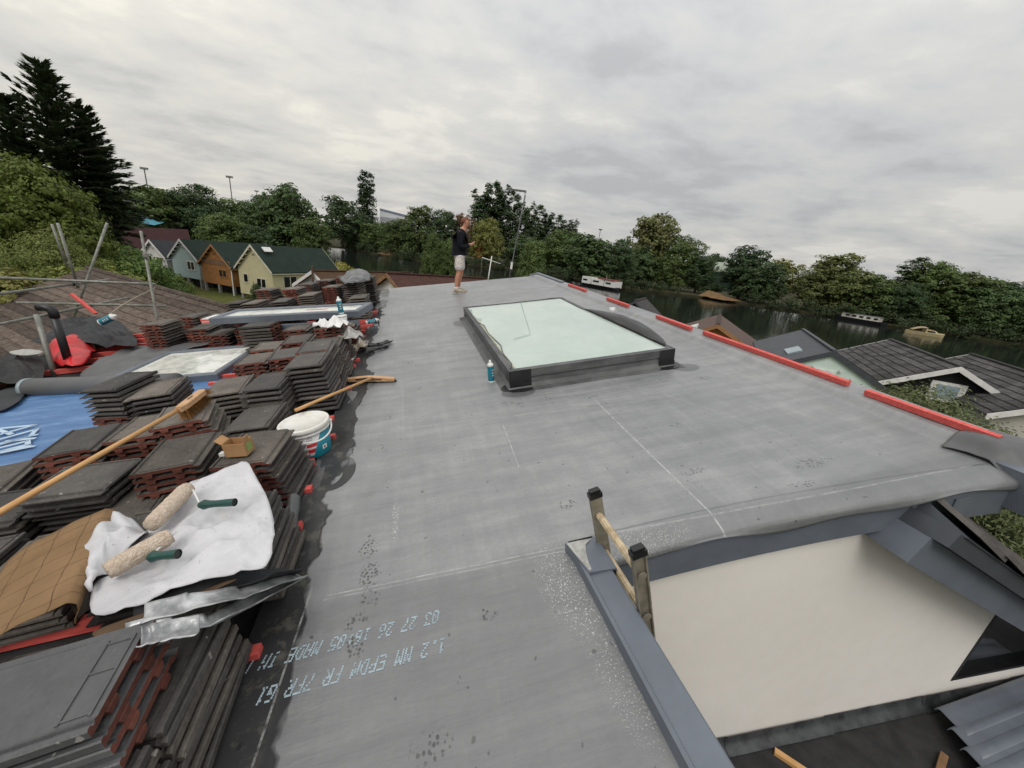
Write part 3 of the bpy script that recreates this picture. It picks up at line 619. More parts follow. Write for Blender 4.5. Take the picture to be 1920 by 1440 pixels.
# squeegee broom lying across bucket and roof edge
def oriented(p, q, up):
    x = (q - p).normalized(); y = up.cross(x).normalized(); z = x.cross(y); T = Matrix.Identity(4)
    for i in range(3): T[i][0] = x[i]; T[i][1] = y[i]; T[i][2] = z[i]; T[i][3] = p[i]
    return T
h0 = rp(-1.03, 3.02, 0.325); h1 = rp(-0.60, 4.22, 0.075)
sq = thing('squeegee', 'wooden squeegee broom with its handle resting on the bucket lid', 'squeegee', Matrix.Translation(rp(-0.6, 4.25, 0)))
mb = MB(); mb.tube([h0, h0 + (h1 - h0) * 0.5, h1], 0.0135, 10); mb.build('handle', M['pine'], sq, smooth=True)
wb = simple('light_beech', (0.58, 0.36, 0.20), (0.45, 0.26, 0.13), 8, 0.5, 0.35, stretch=(1, 6, 6)); M['beech'] = wb
a, b = rp(-0.90, 4.36, 0.055), rp(-0.36, 4.20, 0.045); mb = MB()
def blk(x, y):
    p = a + (b - a) * x; hh = 0.05 - 0.018 * abs(2 * x - 1) ** 2; return p
d = (b - a).normalized(); nrm = RN.cross(d).normalized()
poly = [(0, -0.028), (0, 0.0), (0.12, 0.014), (0.27, 0.026), (0.42, 0.014), (0.56, 0.0), (0.56, -0.028)]
mb.prism([a + d * x + RN * y - nrm * 0.03 for x, y in poly], nrm * 0.06); mb.build('head_block', wb, sq)
mb = MB(); mb.obox(a - d * 0.01 - nrm * 0.012 - RN * 0.058, d * 0.585, nrm * 0.03, RN * 0.032); mb.build('rubber_blade', M['black'], sq)
mb = MB()
for x in (0.13, 0.42): mb.tube([a + d * x - nrm * 0.032 + RN * 0.0, a + d * 0.25 - nrm * 0.05 + RN * 0.02, h1 - (h1 - h0).normalized() * 0.06], 0.006, 6)
mb.build('bracket', M['black'], sq)

# bucket
bk = thing('bucket', 'white plastic adhesive bucket with teal label beside the tile stacks', 'bucket', rmat(-0.97, 2.93, 0.0, 0, ) )
r0, r1, hb = 0.142, 0.170, 0.265
def bucket_mat():
    k = NT('bucket_label'); s = k.sep(k.co()); ang = k.math('ARCTAN2', s[1], s[0]); z = s[2]
    # diagonal teal field, red chevrons and a small white sticker
    dg = k.math('SUBTRACT', k.math('MULTIPLY', k.math('ADD', ang, 1.12), 0.34), z); teal = k.ss(k.math('ADD', k.math('MULTIPLY', dg, 1.0), 0.06), 0.0, 0.003)
    base = k.mix(k.math('MAXIMUM', teal, k.math('SUBTRACT', 1.0, k.ss(z, 0.028, 0.031))), (0.66, 0.66, 0.65, 1), (0.012, 0.215, 0.29, 1))
    def box(a0, a1, z0, z1): return k.math('MULTIPLY', k.math('MULTIPLY', k.math('GREATER_THAN', ang, a0), k.math('LESS_THAN', ang, a1)), k.math('MULTIPLY', k.math('GREATER_THAN', z, z0), k.math('LESS_THAN', z, z1)))
    wh = k.math('SUBTRACT', 1.0, teal)
    for z0, z1 in ((0.105, 0.135), (0.055, 0.088)): base = k.mix(k.math('MULTIPLY', box(-1.42, -0.7, z0, z1), wh), base, (0.50, 0.02, 0.03, 1))
    for i in range(5): base = k.mix(k.math('MULTIPLY', box(-1.38 + 0.03 * i, -1.1, 0.165 + i * 0.013, 0.170 + i * 0.013), wh), base, (0.12, 0.12, 0.13, 1))
    for i in range(8): base = k.mix(box(-2.3, -1.62 - 0.05 * (i % 3), 0.06 + i * 0.015, 0.065 + i * 0.015), base, (0.40, 0.40, 0.41, 1))
    base = k.mix(box(-0.72, -0.45, 0.05, 0.085), base, (0.75, 0.75, 0.74, 1)); base = k.mix(box(-0.66, -0.54, 0.058, 0.076), base, (0.2, 0.12, 0.12, 1))
    k.col(base); k.set(0.35, 0, 0.5); return k.mat
MB().lathe([(0, 0), (r0, 0), (r0 + 0.003, 0.006), (r1 - 0.006, 0.20)], 40).build('body', bucket_mat(), bk, True, True)
MB().lathe([(r1 - 0.006, 0.20), (r1 + 0.004, 0.203), (r1 + 0.004, 0.212), (r1 - 0.002, 0.214), (r1, hb - 0.03), (r1 - 0.01, hb - 0.03)], 40).build('collar', M['plastic'], bk, True, True)
lm = simple('scuffed_lid', (0.76, 0.75, 0.72), (0.62, 0.60, 0.54), 7, 0.4, 0.45)
MB().lathe([(r1 + 0.008, hb - 0.035), (r1 + 0.011, hb - 0.028), (r1 + 0.011, hb - 0.004), (r1 + 0.005, hb), (r1 - 0.010, hb), (r1 - 0.014, hb - 0.008), (0, hb - 0.006)], 48).build('lid', lm, bk, True, True)
mb = MB(); mb.tube([((r1 + 0.012 + 0.0 * t) * math.cos(-2.05 + 2.25 * t) * (1 + 0.10 * math.sin(math.pi * t)), (r1 + 0.012) * math.sin(-2.05 + 2.25 * t) * (1 + 0.10 * math.sin(math.pi * t)), 0.215 - 0.055 * math.sin(math.pi * t)) for t in [i / 14 for i in range(15)]], 0.0065, 7)
mb.box((0.176 * math.cos(-2.05), 0.176 * math.sin(-2.05), 0.218), (0.03, 0.03, 0.025)); mb.box((0.176 * math.cos(0.2), 0.176 * math.sin(0.2), 0.218), (0.03, 0.03, 0.025)); mb.build('handle', M['plastic'], bk, True, True)

# ------------------------------------------------------------------ person at the far end
def skin_mesh(name, verts, edges, radii, mat, parent, T, sub=2, root=0):
    me = bpy.data.meshes.new(name); me.from_pydata(verts, edges, []); o = bpy.data.objects.new(name, me); COL.objects.link(o)
    sm = o.modifiers.new('skin', 'SKIN'); sm.use_smooth_shade = True
    lay = me.skin_vertices[0].data
    for i, r in enumerate(radii): lay[i].radius = r if isinstance(r, tuple) else (r, r)
    lay[root].use_root = True
    ss2 = o.modifiers.new('sub', 'SUBSURF'); ss2.levels = sub; ss2.render_levels = sub
    dg = bpy.context.evaluated_depsgraph_get(); me2 = bpy.data.meshes.new_from_object(o.evaluated_get(dg))
    o.modifiers.clear(); o.data = me2; me2.name = name; me2.materials.clear(); me2.materials.append(mat)
    for p in me2.polygons: p.use_smooth = True
    o.parent = parent; MW[o.name] = MW[parent.name]
    return o
skm = simple('skin', (0.50, 0.25, 0.16), (0.42, 0.19, 0.12), 8, 0.5, 0.4)
PT = rmat(1.03, 9.80, 0.0, RAD(-4), True)
per = thing('person', 'person in dark jumper and pale patterned shorts looking at a phone', 'person', PT)
# local frame: x forward (to the right of the picture), y left, z up
pv = [(-0.02, 0, 0.93), (-0.03, 0, 1.10), (-0.02, 0, 1.28), (0.0, 0, 1.43), (0.045, 0, 1.51), (0.08, 0, 1.575), (0.095, 0, 1.66), (0.075, 0, 1.735)]
pe = [(0, 1), (1, 2), (2, 3), (3, 4), (4, 5), (5, 6), (6, 7)]
pr = [(0.10, 0.12), (0.09, 0.11), (0.09, 0.11), (0.07, 0.10), 0.062, (0.085, 0.072), (0.112, 0.088), (0.09, 0.076)]
def chain(start, pts):
    prev = start
    for p, r in pts:
        pv.append(p); pr.append(r); pe.append((prev, len(pv) - 1)); prev = len(pv) - 1
    return prev
for s_ in (1, -1):
    f0 = 0.035 * s_
    a_ = chain(0, [((-0.02, 0.085 * s_, 0.86), 0.085), ((0.01 + f0, 0.09 * s_, 0.62), 0.072), ((0.02 + f0, 0.09 * s_, 0.50), 0.056), ((-0.02 + f0, 0.09 * s_, 0.34), 0.058), ((-0.025 + f0, 0.088 * s_, 0.12), 0.036), ((-0.02 + f0, 0.088 * s_, 0.05), 0.042), ((0.10 + f0, 0.095 * s_, 0.03), 0.035)])
    w_ = chain(3, [((-0.015, 0.17 * s_, 1.405), 0.050), ((-0.04, 0.22 * s_, 1.27), 0.045), ((-0.02, 0.23 * s_, 1.10), 0.044), ((0.10, 0.17 * s_, 1.12), 0.036), ((0.22, 0.07 * s_, 1.17), 0.027), ((0.265, 0.045 * s_, 1.19), 0.030)])
    for k_ in range(4): chain(w_, [((0.31, (0.035 + 0.012 * k_ - 0.018) * s_ + 0.012 * s_, 1.20 + 0.012 * k_), 0.009), ((0.335 - 0.004 * k_, (0.02 + 0.006 * k_) * s_, 1.215 + 0.014 * k_), 0.008)])
    chain(w_, [((0.285, 0.02 * s_, 1.225), 0.010), ((0.305, 0.008 * s_, 1.245), 0.009)])
skin_mesh('body', pv, pe, pr, skm, per, PT, 2)
# face: nose, ears, eyes
mb = MB(); mb.tube([(0.165, 0, 1.665), (0.195, 0, 1.635), (0.17, 0, 1.625)], [0.012, 0.016, 0.012], 8)
for s_ in (1, -1): mb.tube([(0.08, 0.078 * s_, 1.675), (0.07, 0.09 * s_, 1.65), (0.075, 0.078 * s_, 1.62)], [0.012, 0.016, 0.01], 6)
mb.build('nose_and_ears', skm, per, True, True)
hairm = simple('ginger_hair', (0.20, 0.085, 0.05), (0.12, 0.045, 0.028), 40, 0.7, 0.3, bump=0.5, bscale=90)
mb = MB(); T_ = Matrix.Translation((0.068, 0, 1.675)) @ Matrix.Rotation(RAD(-14), 4, 'Y') @ Matrix.Diagonal((0.112, 0.092, 0.095, 1)); mb.lathe([(1.0, -0.15), (1.02, 0.0), (0.93, 0.42), (0.66, 0.78), (0.3, 0.98), (0, 1.0)], 18, T_); mb.tube([(0.02, 0, 1.70), (0.015, 0, 1.65), (0.03, 0, 1.59)], [0.05, 0.058, 0.04], 10); mb.build('hair', hairm, per, True, True)
mb = MB(); mb.tube([(0.135, 0, 1.605), (0.15, 0, 1.575), (0.125, 0, 1.545), (0.09, 0, 1.55)], [0.045, 0.05, 0.04, 0.02], 10); mb.build('beard', hairm, per, True, True)
jm = simple('dark_jumper_cloth', (0.010, 0.011, 0.016), (0.006, 0.006, 0.009), 6, 0.9, 0.2, bump=0.3, bscale=9)
jv = [(-0.03, 0, 0.93), (-0.045, 0, 1.08), (-0.03, 0, 1.26), (-0.005, 0, 1.42), (0.03, 0, 1.49)]; je = [(0, 1), (1, 2), (2, 3), (3, 4)]; jr = [(0.18, 0.185), (0.178, 0.185), (0.178, 0.195), (0.14, 0.17), 0.08]
for s_ in (1, -1):
    prev = 3
    for p, r in [((-0.015, 0.17 * s_, 1.405), 0.085), ((-0.04, 0.225 * s_, 1.27), 0.078), ((-0.025, 0.235 * s_, 1.09), 0.068), ((0.08, 0.185 * s_, 1.105), 0.058), ((0.20, 0.085 * s_, 1.155), 0.044)]:
        jv.append(p); jr.append(r); je.append((prev, len(jv) - 1)); prev = len(jv) - 1
skin_mesh('jumper', jv, je, jr, jm, per, PT, 2, 1)
k = NT('leaf_print_cloth'); vo = k.noise(16, 3, 0.7, None, 1.5); k.col(k.ramp(vo, [(0.38, (0.30, 0.28, 0.27, 1)), (0.46, (0.60, 0.55, 0.52, 1)), (0.6, (0.68, 0.63, 0.60, 1))])); k.set(0.85, 0, 0.2)
sv = [(-0.015, 0, 0.98), (-0.02, 0, 0.90)]; se = [(0, 1)]; sr = [(0.168, 0.18), (0.165, 0.18)]
for s_ in (1, -1):
    prev = 1
    for p, r in [((-0.015, 0.09 * s_, 0.82), 0.118), ((0.0 + 0.03 * s_, 0.095 * s_, 0.68), 0.112), ((0.01 + 0.035 * s_, 0.095 * s_, 0.53), 0.112)]:
        sv.append(p); sr.append(r); se.append((prev, len(sv) - 1)); prev = len(sv) - 1
skin_mesh('shorts', sv, se, sr, k.mat, per, PT, 2)
shm = simple('cream_trainer', (0.46, 0.40, 0.32), (0.24, 0.20, 0.16), 18, 0.7, 0.3); solem = simple('shoe_sole', (0.42, 0.39, 0.34), None, 8, 0.7)
for s_ in (1, -1):
    f0 = 0.035 * s_; mb = MB(); mb.tube([(-0.085 + f0, 0.088 * s_, 0.05), (-0.05 + f0, 0.088 * s_, 0.065), (0.02 + f0, 0.09 * s_, 0.075), (0.10 + f0, 0.095 * s_, 0.055), (0.165 + f0, 0.10 * s_, 0.045), (0.195 + f0, 0.10 * s_, 0.04)], [0.03, 0.046, 0.052, 0.045, 0.036, 0.02], 12); mb.tube([(-0.03 + f0, 0.088 * s_, 0.06), (-0.03 + f0, 0.088 * s_, 0.12)], [0.05, 0.048], 12); sh = mb.build('shoe', shm, per, True, True)
    mb = MB(); mb.prism([(x + f0, y + 0.094 * s_, 0.0) for x, y in [(-0.11, -0.03), (-0.05, -0.042), (0.10, -0.045), (0.18, -0.035), (0.205, 0), (0.18, 0.035), (0.10, 0.045), (-0.05, 0.042), (-0.11, 0.03)]], (0, 0, 0.028)); mb.build('sole', solem, sh, local=True)
    mb = MB(); mb.lathe([(0.041, 0.09), (0.043, 0.15), (0.040, 0.15)], 12, Matrix.Translation((-0.023 + f0, 0.088 * s_, 0))); mb.build('sock', M['white'], per, True, True)
ph = MB(); ph.box((0, 0, 0), (0.008, 0.072, 0.145)); ph.box((0.0052, 0.02, 0.05), (0.003, 0.025, 0.03)); po = ph.build('phone', M['black'], local=True)
po.matrix_world = PT @ Matrix.Translation((0.315, 0, 1.235)) @ Matrix.Rotation(RAD(-35), 4, 'Y'); tag(po, 'small dark phone held in both hands by the person', 'phone')

# ------------------------------------------------------------------ aerials at the far gable
am = simple('dull_steel', (0.20, 0.21, 0.21), (0.12, 0.125, 0.125), 12, 0.5, 0.5, metal=0.4)
base = rp(2.72, 11.95, -0.7); top = base + Vector((0.30, 0.05, 3.15)) * 1.0
ma = thing('aerial_mast', 'tall thin aerial mast with a flat grey bar aerial at the far roof end', 'aerial mast', Matrix.Translation(base))
mb = MB(); mb.tube([base, base + (top - base) * 0.5, top], [0.024, 0.02, 0.016], 8); mb.build('mast', am, ma, True)
mb = MB(); mb.box(top + Vector((-0.30, -0.05, 0.0)), (0.62, 0.09, 0.045), Matrix.Rotation(RAD(-3), 3, 'Y') @ Matrix.Rotation(RAD(10), 3, 'Z')); mb.build('bar_aerial', am, ma)
mb = MB(); mb.tube([top, top + Vector((0.0, 0.0, -0.10))], 0.03, 8); mb.tube([base + (top - base) * 0.33 + Vector((-0.015, -0.03, -0.09)), base + (top - base) * 0.33 + Vector((-0.012, -0.03, 0.12))], 0.035, 8, 0); mb.build('junction_box', M['plastic'], ma)
mb = MB(); mb.tube([top + Vector((0.02, 0.02, -0.1))] + [base + (top - base) * t + Vector((0.02 * math.sin(t * 30), -0.025, 0)) for t in (0.9, 0.75, 0.6, 0.45, 0.3, 0.15)], 0.006, 5); mb.build('cable', M['black'], ma)
base = rp(2.10, 11.95, -0.5); wt = thing('washing_pole', 'thin white pole with a tilted white crossbar beyond the roof end', 'pole', Matrix.Translation(base))
tp = base + Vector((0.09, 0, 1.18)); MB().tube([base, tp], 0.016, 8).build('pole', M['white'], wt, True)
MB().tube([tp + Vector((-0.30, 0.0, -0.07)), tp + Vector((0.30, 0.05, -0.20))], 0.012, 8).build('crossbar', M['white'], wt, True)
MB().tube([tp + Vector((-0.29, 0.0, -0.07)), tp + Vector((-0.29, 0.0, -0.75))], 0.004, 5).build('line', am, wt, True)
# ------------------------------------------------------------------ roof tiles in stacks
def ruv(px, py, w=0.0):
    r = wdir(px, py); c = Vector((0, 0, CAMZ)); t = (RO + RN * w - c).dot(RN) / r.dot(RN); q = c + r * t - RO
    return q.dot(RU), q.dot(RV)
def tile_mat(name, c0, c1, c2, rough, spec):
    k = NT(name); oi = k.n('ShaderNodeObjectInfo'); va = k.n('ShaderNodeVectorMath', operation='ADD'); k.L(k.co(), va.inputs[0])
    sc = k.n('ShaderNodeVectorMath', operation='SCALE'); sc.inputs[0].default_value = (37.0, 53.0, 11.0); k.L(oi.outputs['Random'], sc.inputs['Scale']); k.L(sc.outputs[0], va.inputs[1]); v = va.outputs[0]
    f = k.math('ADD', k.math('MULTIPLY', k.noise(5, 5, 0.65, v), 0.6), k.math('MULTIPLY', k.noise(55, 3, 0.6, v), 0.4))
    c = k.ramp(f, [(0.32, c0), (0.5, c1), (0.70, c2)])
    tint = k.math('ADD', 0.66, k.math('MULTIPLY', oi.outputs['Random'], 0.80)); c = k.mix(1.0, c, k.n('ShaderNodeCombineXYZ').outputs[0], 'MULTIPLY') if False else c
    hs = k.n('ShaderNodeHueSaturation'); k.L(c, hs.inputs['Color']); k.L(tint, hs.inputs['Value']); c = hs.outputs[0]
    lich = k.math('SUBTRACT', 1.0, k.ss(k.noise(24, 2, 0.5, v), 0.25, 0.29)); c = k.mix(k.math('MULTIPLY', lich, 0.55), c, (0.42, 0.40, 0.36, 1))
    k.col(c); k.set(rough, 0, spec); k.bump(k.noise(90, 4, 0.6, v), 0.35, 0.004); return k.mat
TM = {'old': tile_mat('weathered_tile_face', (0.056, 0.049, 0.043, 1), (0.104, 0.092, 0.080, 1), (0.160, 0.142, 0.122, 1), 0.8, 0.3),
      'dark': tile_mat('dark_tile_face', (0.033, 0.031, 0.029, 1), (0.058, 0.054, 0.050, 1), (0.095, 0.088, 0.080, 1), 0.65, 0.4),
      'clean': tile_mat('clean_tile_face', (0.080, 0.082, 0.086, 1), (0.105, 0.107, 0.111, 1), (0.13, 0.132, 0.136, 1), 0.4, 0.5)}
TRED = tile_mat('terracotta_tile_body', (0.085, 0.029, 0.021, 1), (0.142, 0.050, 0.036, 1), (0.205, 0.082, 0.060, 1), 0.85, 0.25)
def tile_mesh(kind):
    mb = MB(); W_, L_, = 0.330, 0.420; x0, x1 = -W_ / 2, W_ / 2; y0, y1 = -L_ / 2, L_ / 2
    # cross profile: interlock lip on the right, double rib on the left
    pr = [(x0, 0.010), (x0, 0.032), (x0 + 0.004, 0.036), (x0 + 0.014, 0.036), (x0 + 0.018, 0.026), (x0 + 0.026, 0.026), (x0 + 0.030, 0.034), (x0 + 0.040, 0.030), (x1 - 0.045, 0.030), (x1 - 0.036, 0.024), (x1 - 0.032, 0.012), (x1, 0.012), (x1, 0.004), (x1 - 0.05, 0.004), (x1 - 0.055, 0.010)]
    n = len(pr); vs = []
    for y, dz in ((y0, 0), (y0 + 0.0, 0), (y1 - 0.012, 0), (y1, -0.008)):
        vs += [(a, y, max(0.002, z + (dz if z > 0.02 else 0))) for a, z in pr]
    fs = []; ms = []
    for r in (1, 2):
        for i in range(n):
            j = (i + 1) % n; fs.append((r * n + i, r * n + j, (r + 1) * n + j, (r + 1) * n + i)); ms.append(1 if i >= 12 else 0)
    fs = [f[::-1] for f in fs]
    mb.add(vs, fs); mb.m = ms
    mb.add([vs[i] for i in range(n)], [tuple(range(n))], 1); mb.add([vs[3 * n + i] for i in range(n)], [tuple(range(n))[::-1]], 0)
    for cx in (-0.085, 0.055): mb.prism([(cx - 0.024, y0 - 0.006, 0.012), (cx + 0.024, y0 - 0.006, 0.012), (cx + 0.017, y0 - 0.006, -0.008), (cx - 0.017, y0 - 0.006, -0.008)], (0, 0.02, 0), 1)
    for yy in ((0.016, 0.082) if kind == 'clean' else (0.016,)): mb.obox((x0 + 0.045, y0 + yy, 0.029), (W_ - 0.10, 0, 0), (0, 0.006, 0), (0, 0, 0.005), 0)
    for xx in ((0.05, 0.17, 0.26) if kind == 'clean' else ()): mb.obox((x0 + xx, y0 + 0.022, 0.029), (0.006, 0, 0), (0, 0.06, 0), (0, 0, 0.004), 0)
    me = bpy.data.meshes.new('roof_tile_' + kind); me.from_pydata([tuple(p) for p in mb.v], [], mb.f); me.materials.append(TM[kind]); me.materials.append(TRED); me.polygons.foreach_set('material_index', mb.m); me.update(); return me
TME = {k: tile_mesh(k) for k in TM}
PITCH = 0.0435
rs = random.Random(11)
def stack(u, v, n, yaw, label, red=True, kinds='old', land=False, shift=(0.0, 0.0), base=0.022, lowred=0, group='stacks of roof tiles'):
    ya = RAD(yaw); dep = 0.165 if land else 0.21
    c = Vector((u, v)) + Vector((-math.sin(ya), math.cos(ya))) * dep
    T = rmat(c.x, c.y, base, ya); t = thing('tile_stack', label, 'tile stack', T, group)
    for i in range(n):
        r = red if i >= lowred else (not red)
        kd = kinds if isinstance(kinds, str) else rs.choice(kinds)
        o = bpy.data.objects.new('roof_tile', TME[kd]); COL.objects.link(o); o.parent = t
        rot = (math.pi / 2 if land else 0) + (0 if r else math.pi) + RAD(rs.uniform(-2.0, 2.0))
        k_ = i - (n - 1)
        o.matrix_local = Matrix.Translation((rs.uniform(-.009, .009) + shift[0] * k_, rs.uniform(-.010, .010) + shift[1] * k_, i * PITCH)) @ Matrix.Rotation(rot, 4, 'Z') @ Matrix.Rotation(RAD(rs.uniform(-.5, .5)), 4, 'X')
    return t
OD = ('old', 'old', 'dark'); DK = ('dark', 'dark', 'old')
# nearest stacks
stack(-1.04, 0.86, 7, 0, 'stack of tiles with dark stepped edges at the bottom left corner of the roof', False, DK, shift=(-0.003, 0))
stack(-1.04, 0.42, 7, 1, 'stack of tiles partly cut off by the bottom edge of the picture', False, DK, shift=(-0.003, 0))
stack(-1.40, 0.84, 7, 0, 'stack of tiles hidden under the smooth clean grey tile', False, DK)
stack(-0.955, 0.955, 4, 94, 'small stack topped by a smooth clean grey tile with orange ends at bottom left', True, 'clean', shift=(0.004, 0.012), base=0.022 + 7 * PITCH)
stack(-1.02, 1.50, 8, 0, 'stack under the white sheet with dark edges at the roof side', False, DK, shift=(-0.008, 0))
stack(-1.36, 1.52, 8, 2, 'stack hidden under the brown paper and the white sheet', False, DK)
stack(-1.84, 1.60, 6, 3, 'broad grey tile stack at the left edge beside the brown paper bag', False, OD)
stack(-1.72, 2.00, 5, 5, 'grey tile stack just behind the folded white sheet', False, OD)
stack(-2.02, 2.22, 8, -6, 'dark smooth tile stack lying sideways under the long broom handle', False, 'dark', land=True, shift=(0.0, -0.012))
stack(-1.15, 2.24, 8, -6, 'stack with the open cardboard box on top, next to the bucket', True, OD, shift=(-0.012, 0))
stack(-1.53, 2.26, 9, 4, 'tall stack of orange-ended tiles just left of the cardboard box stack', True, OD)
stack(-1.74, 2.90, 9, 16, 'fanned stack of orange-ended tiles behind the broom handle', True, OD, shift=(-0.016, 0))
stack(-2.09, 2.95, 7, 3, 'grey topped stack with orange ends under the middle of the broom handle', True, OD)
stack(-2.43, 2.88, 7, 8, 'stack with ragged left ends overhanging the blue underlay', True, OD)
stack(-2.46, 2.20, 6, -4, 'dark stack at the left edge below the blue underlay', False, DK, land=True)
stack(-2.30, 1.72, 5, 2, 'low dark stack cut by the left edge of the picture', False, DK)
stack(-2.80, 2.62, 5, 10, 'low splayed stack at the corner of the blue underlay', True, OD)
stack(-1.38, 2.95, 6, -3, 'low dark stack between the bucket and the fanned stack', False, DK)
stack(-2.66, 3.66, 11, -14, 'tall neat dark stack beside the blue underlay and the rolled membrane', False, ('old', 'dark', 'dark'), lowred=5)
stack(-2.30, 3.60, 9, 6, 'stack of dark tiles beside the brush head of the long broom', False, DK, lowred=3)
stack(-1.74, 3.55, 8, 4, 'dark stack just right of the broom brush', False, DK)
stack(-1.385, 3.40, 9, -3, 'dark stack with chalk marks on its top tile behind the bucket', False, DK, lowred=3)
stack(-1.09, 3.62, 11, -2, 'tallest dark stack at the roof edge behind the bucket', False, DK, shift=(-0.006, 0))
stack(-1.09, 4.08, 11, 1, 'tall stack at the roof edge behind the squeegee head', True, OD, shift=(-0.006, 0))
stack(-1.46, 4.42, 8, 8, 'medium stack with orange ends behind the chalk marked stack', True, OD)
stack(-1.84, 4.50, 7, 2, 'low stack to the right of the sloping roof window', True, OD)
stack(-1.09, 4.55, 9, 0, 'stack at the roof edge in front of the white crumpled bag', True, OD, shift=(-0.006, 0))
stack(-1.12, 5.10, 11, 6, 'tall orange-ended stack under the crumpled white bag', True, OD, shift=(-0.008, 0))
stack(-1.52, 5.05, 8, -3, 'orange-ended stack with a pale top left of the bagged stack', True, OD)
stack(-1.92, 5.20, 6, 0, 'grey topped stack right beside the frame of the roof window', True, OD)
stack(-1.68, 5.75, 8, -6, 'pale topped stack in front of the long grey window frame', True, OD)
stack(-2.20, 5.85, 10, -10, 'raised square stack of orange tiles in front of the long grey frame', True, OD, land=True)
stack(-2.60, 6.60, 6, -4, 'low stack behind the roof window, left of the raised square stack', True, OD)
stack(-3.02, 6.62, 5, -8, 'low stack lying along the top edge of the roof window', True, OD)
stack(-3.42, 6.95, 6, -8, 'low weathered stack behind the left half of the roof window', True, OD)
stack(-3.88, 6.75, 10, -14, 'tall orange-ended stack beside the dark crumpled sheets', True, OD)
stack(-3.75, 7.4, 9, -12, 'orange-ended stack just behind the tall one by the dark sheets', True, OD)
stack(-3.42, 7.45, 8, -10, 'stack between the scaffold post and the red and white frame end', True, OD)
# stacks that carry the long frame
stack(-1.06, 5.72, 8, 0, 'stack under the right end of the long grey window frame', True, OD, shift=(-0.006, 0))
stack(-1.35, 6.25, 8, 0, 'stack under the middle right of the long grey window frame', True, OD)
stack(-1.95, 6.55, 8, 0, 'stack under the middle of the long grey window frame', True, OD)
stack(-2.75, 7.10, 8, 0, 'stack under the left end of the long grey window frame', True, OD)
# far cluster
FG = 'far cluster of tile stacks'
stack(-3.35, 8.25, 10, -12, 'leftmost dark stack of the far cluster against the brown roof', False, OD, group=FG)
stack(-2.98, 8.05, 10, -14, 'second dark stack from the left in the far cluster', False, OD, group=FG)
stack(-2.95, 8.75, 13, -14, 'orange-ended stack rising behind the two leftmost dark stacks', True, OD, group=FG, shift=(-0.01, 0))
stack(-2.47, 7.95, 10, -8, 'dark stack right behind the middle of the long grey frame', False, DK, group=FG)
stack(-2.50, 8.9, 12, -12, 'orange-ended stack in front of the yellow cabin corner', True, OD, group=FG, shift=(-0.01, 0))
stack(-2.35, 9.5, 12, -12, 'far orange stack below the window of the yellow cabin', True, OD, group=FG)
stack(-2.05, 8.15, 11, -10, 'neat dark stack standing clear behind the long frame', False, 'old', group=FG)
stack(-1.75, 9.05, 11, -12, 'pale topped orange stack under the white gable', True, OD, group=FG)
stack(-2.05, 9.95, 12, -14, 'far orange stack against the white gable', True, OD, group=FG)
stack(-1.70, 7.75, 5, -6, 'low broken stack behind the right half of the long frame', True, OD, group=FG)
stack(-1.40, 7.60, 6, -16, 'low untidy stack left of the tall grey edge stack', True, OD, group=FG)
stack(-1.62, 10.0, 13, -10, 'orange stack in front of the small brown roof', True, OD, group=FG)
stack(-1.30, 8.60, 13, -16, 'dark stack carrying the grey crumpled plastic', False, 'old', group=FG)
stack(-1.06, 9.50, 13, -6, 'tall dark stack near the far end of the roof edge', False, OD, group=FG)
stack(-1.06, 7.55, 10, -4, 'tall dark stack at the roof edge just behind the long frame', False, 'old', group=FG)
stack(-1.35, 10.5, 13, -6, 'farthest small dark stack beside the water', False, OD, group=FG)

# ------------------------------------------------------------------ roof windows
def roof_window(label, T, wd, dp, glass, hgt=0.09):
    t = thing('roof_window', label, 'roof window', T); f = 0.085
    for nm, o, a, b in [('frame_rail', (0, 0), (wd, 0), (0, f)), ('frame_rail', (0, dp - f), (wd, 0), (0, f)), ('frame_stile', (0, f), (f, 0), (0, dp - 2 * f)), ('frame_stile', (wd - f, f), (f, 0), (0, dp - 2 * f))]:
        mb = MB(); x0, y0 = o; x1, y1 = x0 + a[0] + b[0], y0 + a[1] + b[1]; c = 0.014
        mb.add([(x0, y0, 0), (x1, y0, 0), (x1, y1, 0), (x0, y1, 0), (x0, y0, hgt - c), (x1, y0, hgt - c), (x1, y1, hgt - c), (x0, y1, hgt - c), (x0 + c, y0 + c, hgt), (x1 - c, y0 + c, hgt), (x1 - c, y1 - c, hgt), (x0 + c, y1 - c, hgt)],
               [(0, 3, 2, 1), (0, 1, 5, 4), (1, 2, 6, 5), (2, 3, 7, 6), (3, 0, 4, 7), (4, 5, 9, 8), (5, 6, 10, 9), (6, 7, 11, 10), (7, 4, 8, 11), (8, 9, 10, 11)]); mb.build(nm, M['trim'], t, local=True)
    mb = MB(); mb.obox((f, f, hgt - 0.045), (wd - 2 * f, 0, 0), (0, dp - 2 * f, 0), (0, 0, 0.02)); mb.build('glass_pane', glass, t, local=True)
    return t
k = NT('sky_white_window_glass'); f = k.noise(6, 6, 0.7); k.col(k.ramp(f, [(0.33, (0.40, 0.42, 0.38, 1)), (0.5, (0.70, 0.71, 0.65, 1)), (0.7, (0.82, 0.82, 0.76, 1))])); k.set(0.05, 0, 0.9); M['wglass'] = k.mat  # whitish mottled base colour paints the reflected sky into the glass
rw1 = roof_window('roof window with pale reflecting glass set into the slope behind the broom', rmat(-3.78, 5.20, 0.0, RAD(-6)), 1.34, 1.30, M['wglass'])
mb = MB(); mb.obox((0.60, 0.085, 0.048), (0.05, 0, 0), (0, 1.13, 0), (0, 0, 0.006)); mb.build('glass_strip', simple('pale_tape', (0.34, 0.36, 0.33), None, 9, 0.4), rw1, local=True)
